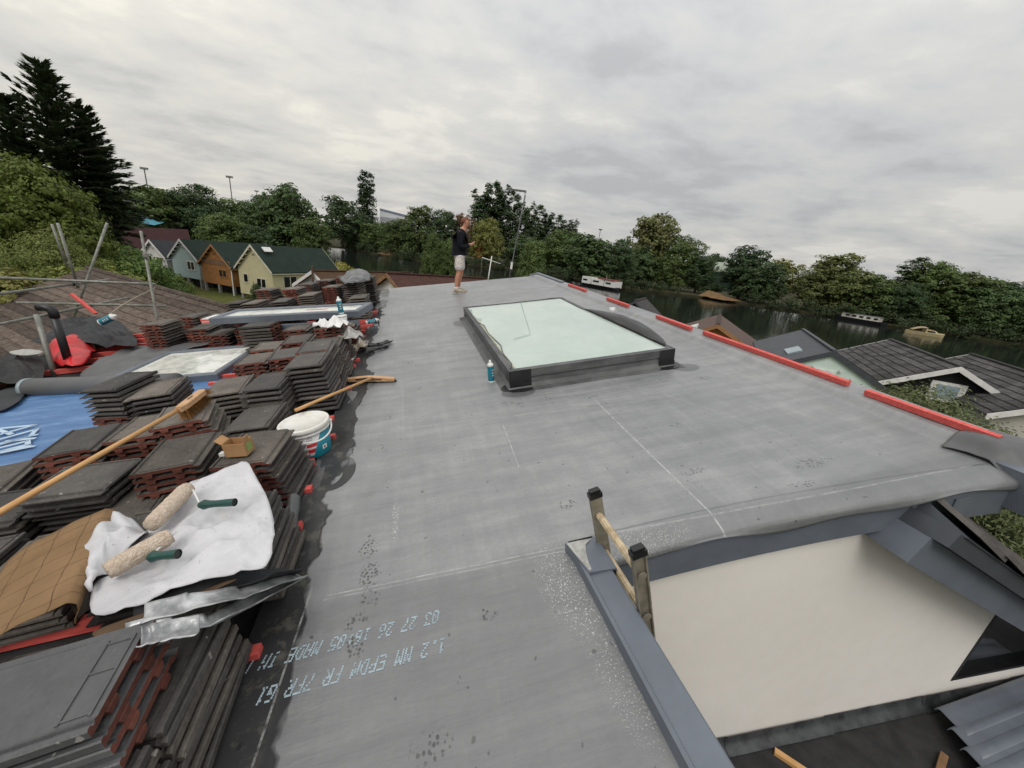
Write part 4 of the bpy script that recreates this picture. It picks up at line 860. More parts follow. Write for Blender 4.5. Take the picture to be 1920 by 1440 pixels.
T = rmat(-3.00, 6.52, 0.405, RAD(-14)); rw2 = roof_window('long grey window frame laid across the tile stacks', T, 2.22, 0.62, M['wglass'], 0.10)
mb = MB(); mb.obox((-0.13, 0.02, 0.01), (0.13, 0, 0), (0, 0.30, 0), (0, 0, 0.075)); mb.build('packing_end', M['white'], rw2, local=True)
for z in (0.018, 0.058):
    mb = MB(); mb.obox((-0.135, 0.012, z), (0.134, 0, 0), (0, 0.006, 0), (0, 0, 0.018)); mb.build('red_band', M['red'], rw2, local=True)
mb = MB(); mb.obox((1.35, 0.2, 0.1005), (0.32, 0, 0), (0, 0.03, 0), (0, 0, 0.004)); mb.build('red_tape', M['ltredlab'], rw2, local=True)
mb = MB(); mb.obox((0.75, -0.10, -0.11), (1.45, 0, 0), (0, 0.09, 0), (0, 0, 0.07)); o = mb.build('metal_profile', M['trim'], local=True); o.matrix_world = T; tag(o, 'plain grey metal profile just below the long grey window frame', 'metal profile')

# ------------------------------------------------------------------ broom
pa = rp(*ruv(-90, 1012, 0.56), 0.56); pb = rp(*ruv(338, 768, 0.50), 0.50); pc = rp(*ruv(398, 722, 0.49), 0.49)
br = thing('broom', 'long broom with pale wooden handle lying across the tile stacks', 'broom', Matrix.Translation(pb))
MB().tube([pa, (pa + pb) / 2 + RN * 0.004, pb + (pc - pb) * 0.1], 0.0145, 12).build('handle', M['pine'], br, True)
d = (pc - pb).normalized(); side = d.cross(RN).normalized(); up2 = side.cross(d).normalized()
mb = MB(); H0 = pb - d * 0.02 + up2 * 0.005
prof = [(0, 0.018), (0.06, 0.030), (0.20, 0.032), (0.33, 0.030), (0.345, 0.024)]
vs = []
for x, hw in prof:
    for sx_, z in ((-1, -0.018), (1, -0.018), (1, 0.016), (0.7, 0.022), (-0.7, 0.022), (-1, 0.016)): vs.append(H0 + d * x + side * (sx_ * hw) + up2 * z)
n = 6; fs = [(i * n + j, i * n + (j + 1) % n, (i + 1) * n + (j + 1) % n, (i + 1) * n + j) for i in range(4) for j in range(n)] + [tuple(range(n))[::-1], tuple(4 * n + j for j in range(n))]
mb.add(vs, fs); mb.build('brush_block', M['beech'], br)
mb = MB(); mb.obox(H0 + d * 0.14 - side * 0.006 + up2 * 0.0222, d * 0.07, side * 0.012, up2 * 0.002); mb.build('slot', M['black'], br)
mb = MB(); mb.tube([pb - d * 0.08 - side * 0.015, pb + d * 0.02 - side * 0.03 + up2 * 0.005, pb + d * 0.13 - side * 0.026 + up2 * 0.022], 0.005, 6); mb.build('stay', M['black'], br)
bristle = simple('coir_bristle', (0.40, 0.21, 0.07), (0.24, 0.12, 0.04), 30, 0.8, 0.2)
mb = MB(); rb = random.Random(4)
for i in range(16):
    for j in range(5):
        for q in range(7):
            x = 0.03 + 0.30 * i / 15; y = -0.024 + 0.012 * j; p = H0 + d * x + side * y - up2 * 0.018; e = p - up2 * (0.075 + rb.uniform(-.012, .012)) + d * (0.05 * (x / 0.33) + rb.uniform(-.016, .016)) + side * rb.uniform(-.016, .016)
            p = p + d * rb.uniform(-.006, .006) + side * rb.uniform(-.005, .005); ww = side * 0.0011; mb.add([p - ww, p + ww, e + ww, e - ww], [(0, 1, 2, 3)])
for i in range(5):
    for q in range(40):
        p = H0 + d * 0.335 + side * (-0.024 + 0.012 * i) - up2 * rb.uniform(-0.012, 0.016); e = p + d * (0.07 + rb.uniform(-.015, .015)) - up2 * rb.uniform(0.0, 0.04) + side * rb.uniform(-.02, .02); ww = up2 * 0.0011; mb.add([p - ww, p + ww, e + ww, e - ww], [(0, 1, 2, 3)])
o = mb.build('bristles', bristle, br); o['kind'] = 'stuff'

# ------------------------------------------------------------------ cardboard box
kraft = simple('kraft_card', (0.42, 0.25, 0.12), (0.34, 0.19, 0.085), 6, 0.75, 0.25); M['kraft'] = kraft
cb = thing('cardboard_box', 'small open cardboard box on a tile stack next to the bucket', 'cardboard box', rmat(-1.17, 2.36, 0.022 + 8 * PITCH + 0.004, RAD(-12)))
w_, d_, h_ = 0.125, 0.085, 0.085; th = 0.003
for nm, o, a, b, c in [('panel', (-w_ / 2, -d_ / 2, 0), (w_, 0, 0), (0, th, 0), (0, 0, h_)), ('panel', (-w_ / 2, d_ / 2, 0), (w_, 0, 0), (0, th, 0), (0, 0, h_)), ('panel', (-w_ / 2, -d_ / 2 + th, 0), (th, 0, 0), (0, d_ - th, 0), (0, 0, h_)), ('panel', (w_ / 2 - th, -d_ / 2 + th, 0), (th, 0, 0), (0, d_ - th, 0), (0, 0, h_)), ('base', (-w_ / 2 + th, -d_ / 2 + th, 0), (w_ - 2 * th, 0, 0), (0, d_ - th, 0), (0, 0, th)),
                       ('lid_flap', (-w_ / 2 - 0.002, -d_ / 2, h_), (-0.035, 0, 0.028), (0, d_ * 0.9, 0), (0.002, 0, 0.002)), ('lid_flap', (w_ / 2 + 0.001, -d_ / 2 + 0.01, h_), (0.006, 0, 0.035), (0, d_ * 0.5, 0), (0.003, 0, 0))]:
    MB().obox(o, a, b, c).build(nm, kraft, cb, local=True)
MB().obox((w_ / 2 + 0.001, -0.02, 0.02), (0.001, 0, 0), (0, 0.045, 0), (0, 0, 0.05)).build('sticker', simple('green_sticker', (0.30, 0.42, 0.12), None, 20, 0.5), cb, local=True)
MB().obox((-w_ / 2 - 0.03, -0.05, 0.012), (0.03, 0, 0), (0, 0.03, 0), (0, 0, 0.02)).build('white_tag', M['white'], cb, local=True)

# ------------------------------------------------------------------ white sheet, paper and rollers
def draped(name, label, cat, outline, center, wfun, mat, n=26, m=72, thick=0.004, smooth=True):
    # closed outline sampled smoothly, filled by rings towards the centre
    P = [Vector((a, b)) for a, b in outline]; K = len(P); ring = []
    for i in range(m):
        t = i / m * K; j = int(t); f = t - j; p0, p1, p2, p3 = P[(j - 1) % K], P[j % K], P[(j + 1) % K], P[(j + 2) % K]
        q = 0.5 * ((2 * p1) + (p2 - p0) * f + (2 * p0 - 5 * p1 + 4 * p2 - p3) * f * f + (3 * p1 - p0 - 3 * p2 + p3) * f ** 3); ring.append(q)
    c = Vector(center); mb = MB(); vs = [rp(c.x, c.y, wfun(c.x, c.y, 0))]
    for r in range(1, n + 1):
        s_ = r / n
        for q in ring:
            p = c + (q - c) * s_; vs.append(rp(p.x, p.y, wfun(p.x, p.y, s_)))
    fs = [(0, 1 + i, 1 + (i + 1) % m) for i in range(m)]
    for r in range(n - 1):
        for i in range(m): fs.append((1 + r * m + i, 1 + (r + 1) * m + i, 1 + (r + 1) * m + (i + 1) % m, 1 + r * m + (i + 1) % m))
    mb.add(vs, fs); o = mb.build(name, mat, None, smooth); sm = o.modifiers.new('t', 'SOLIDIFY'); sm.thickness = thick; sm.offset = 0
    return tag(o, label, cat)
def N3(x, y, z): return noise.noise(Vector((x, y, z)))
def ridge(x, y, z): return 1 - abs(2 * noise.noise(Vector((x, y, z))))
def cloth_mat():
    k = NT('white_fleece_backed_sheet'); f = k.noise(4, 6, 0.65); c = k.ramp(f, [(0.3, (0.43, 0.43, 0.445, 1)), (0.6, (0.56, 0.56, 0.58, 1))]); dirt = k.ss(k.noise(60, 2, 0.5), 0.70, 0.74); k.col(k.mix(k.math('MULTIPLY', dirt, 0.5), c, (0.12, 0.11, 0.10, 1))); k.set(0.75, 0, 0.25)
    a = k.math('ABSOLUTE', k.math('SUBTRACT', k.noise(3.6, 3, 0.5, None, 0.8), 0.5)); b = k.math('ABSOLUTE', k.math('SUBTRACT', k.noise(14, 4, 0.6, None, 0.5), 0.5)); h = k.math('ADD', k.math('MULTIPLY', k.math('MINIMUM', a, 0.12), 5.0), k.math('ADD', k.math('MULTIPLY', b, 0.35), k.math('MULTIPLY', k.noise(220, 2, 0.5), 0.03))); k.bump(h, 0.38, 0.016); return k.mat
cloth = cloth_mat()
spec_pts = [(455, 862), (480, 893), (500, 930), (511, 975), (508, 1030), (485, 1062), (420, 1078), (330, 1102), (250, 1128), (172, 1148), (178, 1085), (195, 1040), (250, 1012), (285, 975), (330, 925), (400, 888)]
ou = [ruv(a, b, 0.43) for a, b in spec_pts]
cen = (sum(a for a, b in ou) / len(ou), sum(b for a, b in ou) / len(ou))
def wsheet(x, y, s_):
    return 0.415 + 0.022 * N3(x * 5, y * 5, 1.0) + 0.035 * max(0, ridge(x * 3.4 + y * 2, y * 4.5 - x * 2, 3) - 0.35) ** 1.5 * (0.5 + 0.5 * s_) - 0.05 * max(0, s_ - 0.8) + 0.030 * max(0, ridge(x * 8 - y * 3, y * 7, 6) - 0.55) + 0.012 * ridge(x * 15, y * 13, 2)
draped('dust_sheet', 'crumpled white sheet with two paint rollers on it', 'dust sheet', ou, cen, wsheet, cloth)
ou = [ruv(a, b, 0.45) for a, b in [(232, 965), (262, 985), (280, 1005), (240, 1030), (205, 1060), (170, 1110), (158, 1060), (165, 1010), (190, 968)]]
cen = (sum(a for a, b in ou) / len(ou), sum(b for a, b in ou) / len(ou))
draped('dust_sheet', 'bunched end of white sheet tucked between paper bag and roller', 'dust sheet', ou, cen, lambda x, y, s_: 0.47 + 0.05 * ridge(x * 9, y * 9, 2) - 0.05 * s_ + 0.03 * N3(x * 16, y * 14, 4), cloth, 14, 48)
# kraft paper: a fold with ruled lines
def paper_mat():
    k = NT('ruled_kraft_paper'); f = k.noise(5, 5, 0.6); c = k.ramp(f, [(0.3, (0.175, 0.105, 0.05, 1)), (0.7, (0.25, 0.155, 0.078, 1))]); s = k.sep(k.co())
    def line(x, per, w): q = k.math('ABSOLUTE', k.math('SUBTRACT', k.math('FRACT', k.math('DIVIDE', x, per)), 0.5)); return k.math('LESS_THAN', q, w)
    wob = k.math('MULTIPLY', k.math('SUBTRACT', k.noise(7, 2, 0.5), 0.5), 0.03)
    a = k.math('MAXIMUM', line(k.math('ADD', s[0], wob), 0.10, 0.014), line(k.math('ADD', s[1], wob), 0.095, 0.014)); c = k.mix(k.math('MULTIPLY', a, 0.85), c, (0.045, 0.022, 0.012, 1)); k.col(c); k.set(0.8, 0, 0.25); a2 = k.math('ABSOLUTE', k.math('SUBTRACT', k.noise(6, 3, 0.5, None, 0.6), 0.5)); k.bump(k.math('ADD', k.math('MULTIPLY', k.math('MINIMUM', a2, 0.08), 5.0), k.math('MULTIPLY', k.noise(30, 4, 0.6), 0.25)), 0.5, 0.012); return k.mat
PM = paper_mat(); paperin = simple('grey_paper_inside', (0.13, 0.11, 0.095), (0.09, 0.078, 0.068), 6, 0.85, 0.2)
def paper(label, cs, T0, prof, L_, mat, seed):
    mb = MB()
    def fn(a, b):
        k_ = a * (len(prof) - 1); i = min(int(k_), len(prof) - 2); t = k_ - i; x = prof[i][0] + (prof[i + 1][0] - prof[i][0]) * t; z = prof[i][1] + (prof[i + 1][1] - prof[i][1]) * t
        return (x + 0.012 * N3(a * 4, b * 3, seed), b * L_, z + 0.010 * N3(a * 5, b * 4, seed + 3))
    mb.sheet(fn, 28, 14); o = mb.build('kraft_paper', mat, None, True, local=True); o.matrix_world = T0; s2 = o.modifiers.new('t', 'SOLIDIFY'); s2.thickness = 0.0025; tag(o, label, cs); return o
q0 = Vector((*ruv(60, 1185, 0.42), 0)); q1 = Vector((*ruv(140, 985, 0.46), 0)); dv = q1 - q0; yawp = math.atan2(dv.y, dv.x) - math.pi / 2
paper('folded brown kraft paper with a ruled grid at the left edge', 'paper', rmat(q0.x, q0.y, 0.43, yawp), [(-0.24, -0.05), (-0.14, 0.0), (0.0, 0.035), (0.10, 0.05), (0.125, 0.03), (0.11, -0.01), (0.09, -0.05)], dv.length * 1.05, PM, 1)
mb = MB(); mb.sheet(lambda a, b: (0.095 + 0.05 * math.sin(math.pi * b) * a, 0.02 + 0.20 * b, 0.03 - 0.075 * a), 8, 12); o = mb.build('kraft_paper', paperin, None, True, local=True); o.matrix_world = rmat(q0.x, q0.y, 0.43, yawp); tag(o, 'curled grey inner side of the brown paper fold', 'paper')
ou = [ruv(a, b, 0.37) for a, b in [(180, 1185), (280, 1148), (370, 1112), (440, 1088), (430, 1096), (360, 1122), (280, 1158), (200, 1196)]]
cen = ruv(310, 1140, 0.38); draped('kraft_paper', 'strip of brown paper sticking out under the white sheet', 'paper', ou, cen, lambda x, y, s_: 0.375 + 0.01 * N3(x * 7, y * 7, 8), simple('dark_brown_paper', (0.13, 0.08, 0.045), (0.09, 0.055, 0.03), 6, 0.85), 8, 40)  # this strip of paper is dark brown in itself
# paint rollers
nap = simple('cream_nap', (0.80, 0.68, 0.56), (0.62, 0.49, 0.37), 60, 0.95, 0.15, bump=1.0, bscale=110, bd=0.02)
green = simple('green_handle_plastic', (0.010, 0.060, 0.048), (0.007, 0.045, 0.036), 9, 0.35, 0.5)
def roller(label, pa_, pb_, hand0, hand1, w):
    A = rp(*ruv(*pa_, w), w + 0.0); B = rp(*ruv(*pb_, w), w); t = thing('paint_roller', label, 'paint roller', Matrix.Translation(A))
    ax = (B - A).normalized(); L_ = (B - A).length; n = 22; m_ = 30; vs = []; a0 = RN.cross(ax).normalized(); b0_ = ax.cross(a0)
    for i in range(n + 1):
        tt = i / n; r = 0.035 * (1 if 0.06 < tt < 0.94 else 0.86)
        for j in range(m_):
            th = 2 * math.pi * j / m_; rr = r * (1 + 0.06 * noise.noise(Vector((tt * 22, math.cos(th) * 5, math.sin(th) * 5)))); vs.append(A + ax * (L_ * tt) + (a0 * math.cos(th) + b0_ * math.sin(th)) * rr)
    mb = MB(); mb.add(vs, [(i * m_ + j, i * m_ + (j + 1) % m_, (i + 1) * m_ + (j + 1) % m_, (i + 1) * m_ + j) for i in range(n) for j in range(m_)] + [tuple(range(m_))[::-1], tuple(n * m_ + j for j in range(m_))]); mb.build('sleeve', nap, t, True)
    h0_ = rp(*ruv(*hand0, w), w - 0.005); h1_ = rp(*ruv(*hand1, w), w + 0.004)
    mb = MB(); mb.tube([B, B + ax * 0.022, B + ax * 0.022 + (h0_ - B - ax * 0.022) * 0.55, h0_], 0.004, 7); mb.build('wire_frame', M['plastic'], t, True)
    hd = (h1_ - h0_); mb = MB(); mb.tube([h0_ - hd * 0.02, h0_ + hd * 0.12, h0_ + hd * 0.25, h0_ + hd * 0.45, h0_ + hd * 0.7, h1_], [0.013, 0.022, 0.017, 0.015, 0.0165, 0.0175], 14, 0, False); mb.build('handle', green, t, True)
    mb = MB(); mb.tube([h1_ - hd.normalized() * 0.004, h1_ - hd.normalized() * 0.0045], 0.0145, 14); mb.build('socket', M['black'], t)
roller('upper cream paint roller with green handle on the white sheet', (283, 985), (352, 915), (375, 945), (441, 943), 0.50)
roller('lower cream paint roller with green handle beside the brown paper', (200, 1072), (320, 1004), (280, 1042), (335, 1040), 0.50)

# ------------------------------------------------------------------ offcuts and strips at the roof edge
def strip(label, pts, wd, mat, cat='flashing strip', curl=0.02):
    mb = MB(); P = [rp(*ruv(a, b, w), w) for a, b, w in pts]
    def fn(a, b):
        k_ = a * (len(P) - 1); i = min(int(k_), len(P) - 2); t = k_ - i; p = P[i].lerp(P[i + 1], t); d = (P[i + 1] - P[i]).normalized(); sd = RN.cross(d).normalized()
        return p + sd * (wd * (b - 0.5)) + RN * (curl * abs(2 * b - 1) ** 2 + 0.012 * N3(a * 5, b * 2, len(label)))
    mb.sheet(fn, 36, 8); o = mb.build('flashing_strip', mat, None, True); s2 = o.modifiers.new('t', 'SOLIDIFY'); s2.thickness = 0.004; return tag(o, label, cat)
foil = simple('foil_faced_strip', (0.60, 0.61, 0.62), (0.16, 0.165, 0.17), 9, 0.35, 0.6, metal=0.4, bump=0.5, bscale=18)
strip('long dark flashing strip running under the white sheet to the roof edge', [(250, 1158, 0.37), (400, 1106, 0.35), (500, 1080, 0.28), (555, 1074, 0.14)], 0.09, M['darkmem'], curl=0.03)
strip('silvery foil edge strip below the white sheet', [(270, 1156, 0.46), (360, 1132, 0.43), (460, 1112, 0.34), (562, 1080, 0.16)], 0.085, foil, curl=0.015)
strip('bent silver flashing strip ending in a pale point on the roof edge', [(230, 1195, 0.46), (330, 1176, 0.43), (400, 1168, 0.36), (480, 1128, 0.26), (568, 1082, 0.12)], 0.07, foil, curl=0.02)
strip('lettered grey flashing strip beside the clean grey tile', [(265, 1200, 0.49), (310, 1190, 0.47), (375, 1178, 0.44)], 0.075, foil)
# dark bin bag pieces and membrane offcuts along the edge
o = strip('dark grey gutter offcut standing at the edge of the roof by the white sheet', [(548, 925, 0.13), (543, 960, 0.12), (538, 1000, 0.08)], 0.075, M['greymem'], 'offcut', -0.04)
strip('curled black rubber offcut on the roof edge near the squeegee', [(690, 650, 0.03), (712, 648, 0.03), (733, 641, 0.02)], 0.10, M['patch'], 'offcut', 0.03)
strip('second curled black rubber offcut lying beside the first', [(688, 662, 0.03), (708, 656, 0.03), (728, 650, 0.01)], 0.06, M['patch'], 'offcut', 0.03)
for i, (a, b, s_, w) in enumerate([(628, 598, 0.16, 0.56), (600, 600, 0.10, 0.56), (655, 622, 0.15, 0.40), (675, 642, 0.14, 0.12)]):
    u_, v_ = ruv(a, b, w); mat = [M['plastic'], M['plastic'], simple('clear_plastic_bag', (0.45, 0.44, 0.42), (0.15, 0.14, 0.13), 14, 0.25, 0.6), simple('brown_plastic_bag', (0.17, 0.115, 0.06), (0.42, 0.38, 0.32), 9, 0.25, 0.6)][i]
    ou = [(u_ + s_ * (0.8 + 0.35 * math.sin(k_ * 2.3 + i)) * math.cos(k_ * math.pi / 5), v_ + 1.5 * s_ * (0.8 + 0.3 * math.cos(k_ * 1.7 + i)) * math.sin(k_ * math.pi / 5)) for k_ in range(10)]
    draped('plastic_bag', ['crumpled white plastic bag on the tall tile stack by the roof edge', 'small knotted white bag left of the crumpled bag', 'clear crumpled plastic hanging off the tall stack', 'brown and clear plastic sack at the roof edge'][i], 'plastic bag', ou, (u_, v_), lambda x, y, s2, w=w, i=i: w + 0.07 * ridge(x * 7, y * 5, i * 3.0) - 0.10 * s2 + 0.04 * N3(x * 12, y * 9, i), mat, 12, 36)
u_, v_ = ruv(668, 522, 0.62)
ou = [(u_ + 0.30 * math.cos(k_ * math.pi / 5) * (1 + 0.2 * math.sin(k_ * 3)), v_ + 0.9 * math.sin(k_ * math.pi / 5)) for k_ in range(10)]
draped('plastic_bag', 'grey crumpled plastic sheeting on a far tile stack against the water', 'plastic bag', ou, (u_, v_), lambda x, y, s2: 0.60 + 0.17 * (1 - s2 ** 2) + 0.05 * ridge(x * 6, y * 2, 1), simple('grey_polythene', (0.16, 0.165, 0.17), (0.05, 0.052, 0.055), 10, 0.38, 0.5, bump=0.8, bscale=14), 14, 40)
for i, (u_, v_, lab) in enumerate([(-1.02, 5.90, 'teal and white spray can standing on the right end of the long frame')]):
    spray_can(lab, rmat(-1.05, 5.82, 0.51, 0.3), 0.24, 0.035)
tb = thing('plastic_tub', 'small white tub beside the spray can on the stacks', 'tub', rmat(-1.02, 5.62, 0.40)); MB().lathe([(0, 0), (0.055, 0), (0.065, 0.12), (0.062, 0.12), (0.05, 0.006), (0, 0.006)], 18).build('body', M['plastic'], tb, True, True); MB().lathe([(0.067, 0.11), (0.069, 0.118), (0.067, 0.125), (0, 0.125)], 18).build('lid', M['plastic'], tb, True, True)
spray_can('teal spray can lying on its side on the roof edge', rmat(-0.93, 7.2, 0.05, 0.4) @ Matrix.Rotation(RAD(85), 4, 'Y'), 0.24, 0.035)
strip('thin white strip of trim leaning at the roof edge near the squeegee', [(664, 668, 0.05), (652, 690, 0.05), (642, 706, 0.03)], 0.03, M['plastic'], 'trim strip', 0.005)

# ------------------------------------------------------------------ left part of the slope: roll, sheets, red bag, pipe
A = rp(*ruv(52, 722, 0.10), 0.06); B = rp(*ruv(330, 712, 0.10), 0.06)
rl_ = thing('membrane_roll', 'roll of grey roofing membrane lying above the blue underlay', 'membrane roll', Matrix.Translation(A))
mb = MB(); ax = (B - A).normalized(); mb.tube([A, A.lerp(B, 0.5), B], 0.115, 26); mb.build('roll', M['greymem'], rl_, True)
sp = []; a0 = RN.cross(ax).normalized()
for i in range(70):
    th = i * 0.42; r = 0.03 + 0.0012 * i; sp.append(A - ax * 0.002 + (a0 * math.cos(th) + RN * math.sin(th)) * r)
mb = MB(); mb.tube(sp, 0.003, 4); mb.build('roll_end', M['plastic'], rl_)
mb = MB(); mb.tube([A - ax * 0.015, A + ax * 0.03], 0.1185, 26); mb.build('wrapper', simple('clear_wrapper', (0.35, 0.42, 0.45), None, 12, 0.2), rl_, True)
def sheet_thing(name, label, cat, pts, w, amp, mat, n=14, m=44, seed=0.0, hump=0.0, smooth=True):
    ou = [ruv(a, b, w) for a, b in pts]; cen = (sum(a for a, b in ou) / len(ou), sum(b for a, b in ou) / len(ou))
    return draped(name, label, cat, ou, cen, lambda x, y, s_: w + amp * ridge(x * 2.2 + seed, y * 1.7, seed) * (0.4 + 0.6 * (1 - s_)) + hump * (1 - s_ * s_) + amp * 0.5 * N3(x * 5, y * 4, seed), mat, n, m, smooth=smooth)
sheet_thing('rubber_sheet', 'grey rubber sheet spread beside the roof window under the roll', 'rubber sheet', [(150, 705), (175, 685), (215, 662), (270, 648), (350, 645), (400, 643), (360, 655), (300, 668), (250, 690), (210, 715)], 0.06, 0.05, M['greymem'], seed=2.0)
sheet_thing('rubber_sheet', 'pile of dark grey rubber sheet behind the red bag', 'rubber sheet', [(60, 645), (100, 625), (122, 603), (180, 598), (225, 605), (258, 640), (250, 655), (200, 650), (150, 652), (100, 650)], 0.12, 0.15, M['darkmem'], 7, 30, 5.0, 0.08, False)
sheet_thing('rubber_sheet', 'dark rubber scraps heaped at the left edge by the eaves', 'rubber sheet', [(-40, 690), (10, 670), (60, 664), (85, 690), (60, 715), (10, 722), (-40, 720)], 0.08, 0.12, M['felt'], 5, 20, 9.0, 0.03, False)
sheet_thing('rubber_sheet', 'flat grey rubber offcut on bare wood at the left edge', 'rubber sheet', [(-30, 752), (20, 728), (48, 735), (30, 758), (-10, 772)], 0.03, 0.03, M['darkmem'], 8, 30, 4.0)
sheet_thing('glove', 'pale work glove on the dark scraps by the eaves', 'glove', [(18, 662), (40, 657), (78, 658), (76, 664), (40, 667)], 0.24, 0.03, simple('glove_knit', (0.40, 0.40, 0.38), None, 20, 0.9), 8, 30, 3.0, 0.03)
redbag = simple('red_plastic_bag', (0.62, 0.012, 0.018), (0.42, 0.008, 0.012), 5, 0.35, 0.5, bump=0.4, bscale=8)
sheet_thing('bag', 'bright red plastic bag behind the black vent pipe', 'bag', [(92, 665), (105, 650), (130, 645), (165, 643), (180, 655), (172, 675), (145, 692), (118, 690), (98, 680)], 0.06, 0.12, redbag, 18, 54, 7.0, 0.16)
pp = rp(*ruv(133, 692, 0.0), 0.0); vp_ = thing('vent_pipe', 'black plastic vent pipe with a bent top rising from the slope', 'vent pipe', Matrix.Translation(pp))
tp = atd(95, 577, math.hypot(pp.x, pp.y)); hgt = tp.z - pp.z
MB().tube([pp, pp + Vector((-0.02, 0, hgt - 0.10))], 0.046, 18).build('pipe', M['black'], vp_, True)
e0 = pp + Vector((-0.02, 0, hgt - 0.10)); MB().tube([e0 - Vector((0, 0, 0.03)), e0 + Vector((0, 0, 0.04)), e0 + Vector((-0.02, 0, 0.08)), e0 + Vector((-0.08, 0.0, 0.10)), e0 + Vector((-0.15, 0.0, 0.09))], [0.054, 0.053, 0.052, 0.050, 0.050], 16).build('elbow', M['black'], vp_, True)

# ------------------------------------------------------------------ scaffold at the eaves
def pole(label, p, q, r=0.026, extra=None):
    t = thing('scaffold_tube', label, 'scaffold tube', Matrix.Translation(p), 'scaffold tubes at the eaves'); MB().tube([p, q], r, 10).build('tube', M['galv'], t, True)
    if extra is not None:
        for e in extra:
            c = p.lerp(q, e); mb = MB(); d_ = (q - p).normalized(); mb.tube([c - d_ * 0.045, c + d_ * 0.045], r * 1.7, 8); mb.box(c + Vector((0.03, -0.02, 0.0)), (0.07, 0.05, 0.07)); mb.build('coupler', M['galv'], t)
SX = -6.78
zr1, zr2 = CAMZ - 1.62, CAMZ - 2.12
pole('upper scaffold guard rail running back along the eaves at left', Vector((SX, 4.0, zr1)), Vector((SX, 11.55, zr1)), extra=[0.86])
pole('lower scaffold guard rail running back along the eaves at left', Vector((SX, 4.0, zr2)), Vector((SX, 12.1, zr2)), extra=[0.84])
pole('upper scaffold cross rail at the end of the scaffold', Vector((SX - 1.25, 10.45, zr1 + 0.03)), atd(292, 533, 11.55))
pole('lower scaffold cross rail at the end of the scaffold', Vector((SX - 1.05, 10.5, zr2 + 0.03)), atd(312, 574, 11.9))
pA = atd(264, 433, 11.45); pB = atd(293, 600, 11.55); pole('upright scaffold post in front of the wooden cabins', pA, pB + Vector((0, 0, -3)), extra=[0.10])
pole('slanting scaffold tube rising to the right behind the guard rails', atd(201, 418, 12.6), atd(122, 640, 12.9))
pole('upright scaffold tube crossing the slanting one', atd(108, 418, 12.5), atd(147, 540, 12.5))
pole('thin upright scaffold post just left of the crossing pair', atd(97, 420, 12.8), atd(126, 500, 12.8), 0.022)
p_ = atd(68, 590, 8.2); q_ = atd(100, 695, 7.9); pole('short scaffold upright beside the black vent pipe', p_, q_ + (q_ - p_) * 0.1, 0.03)
mb = MB(); mb.bar(atd(134, 551, 9.6), atd(180, 588, 9.3), 0.05, 0.03); o = mb.build('red_batten', M['red']); tag(o, 'short red batten leaning against the scaffold behind the rubber pile', 'batten')
spray_can('teal bottle lying on the dark rubber pile under the red batten', Matrix.Translation(atd(188, 605, 8.6)) @ Matrix.Rotation(RAD(60), 4, 'Y'), 0.26, 0.05)
mb = MB(); mb.tube([atd(202, 592, 10.5), atd(225, 575, 11.0), atd(245, 563, 11.5), atd(290, 540, 12)], 0.012, 6); o = mb.build('rope', simple('pale_rope', (0.35, 0.31, 0.24), None, 30, 0.9), smooth=True); tag(o, 'thin pale rope slung from the scaffold post to the eaves', 'rope')
# timber offcuts on the lower roof
for i, (a, b, lab) in enumerate([((1452, 1408), (1500, 1440), 'pale timber offcut lying on the black lower roof'), ((1770, 1415), (1760, 1450), 'brown timber offcut beside the grey metal tiles')]):
    p_, q_ = onz(*a, zl + 0.02), onz(*b, zl + 0.02); mb = MB(); mb.bar(p_, p_ + (q_ - p_).normalized() * 0.32, 0.045, 0.03); o = mb.build('timber_offcut', M['pine'] if i == 0 else M['oldwood']); tag(o, lab, 'timber')
# ------------------------------------------------------------------ river, banks
k = NT('river_water'); k.col((0.010, 0.013, 0.012, 1)); k.set(0.06, 0, 0.5)
pm_ = k.map((0.10, 0.35, 1), (0, 0, RAD(20)), 'Object'); h = k.math('ADD', k.math('MULTIPLY', k.noise(3.0, 6, 0.6, pm_), 0.7), k.math('MULTIPLY', k.noise(0.5, 3, 0.5, pm_), 0.6)); k.bump(h, 0.42, 0.07); k.b.inputs['IOR'].default_value = 1.33
mb = MB(); mb.add([(-1500, -600, 0), (1500, -600, 0), (1500, 2500, 0), (-1500, 2500, 0)], [(0, 1, 2, 3)]); o = mb.build('river', k.mat); tag(o, kind='structure')
k = NT('grass_ground'); f = k.math('ADD', k.math('MULTIPLY', k.noise(0.35, 6, 0.6), 0.6), k.math('MULTIPLY', k.noise(6, 5, 0.7), 0.4)); k.col(k.ramp(f, [(0.35, (0.035, 0.050, 0.014, 1)), (0.5, (0.085, 0.095, 0.024, 1)), (0.65, (0.15, 0.145, 0.045, 1))])); k.set(0.95, 0, 0.15); k.bump(k.noise(8, 5, 0.7), 0.8, 0.1); M['grass'] = k.mat
def land(name, poly, z, mat, skirt=1.2, sub=True):
    mb = MB(); mb.prism([(a, b, z - skirt) for a, b in poly], (0, 0, skirt)); o = mb.build(name, mat); return tag(o, kind='structure')
land('ground', [(-900, -500), (900, -500), (300, -60), (70, -14), (38, 10), (26, 20), (18, 30), (8, 40), (-3, 50), (-9, 58), (-18, 80), (-27, 120), (-36, 165), (-80, 190), (-900, 260)], 0.45, M['grass'])
earth = simple('bank_earth', (0.055, 0.05, 0.028), (0.03, 0.032, 0.016), 0.4, 0.95, 0.1, bump=0.6, bscale=3)
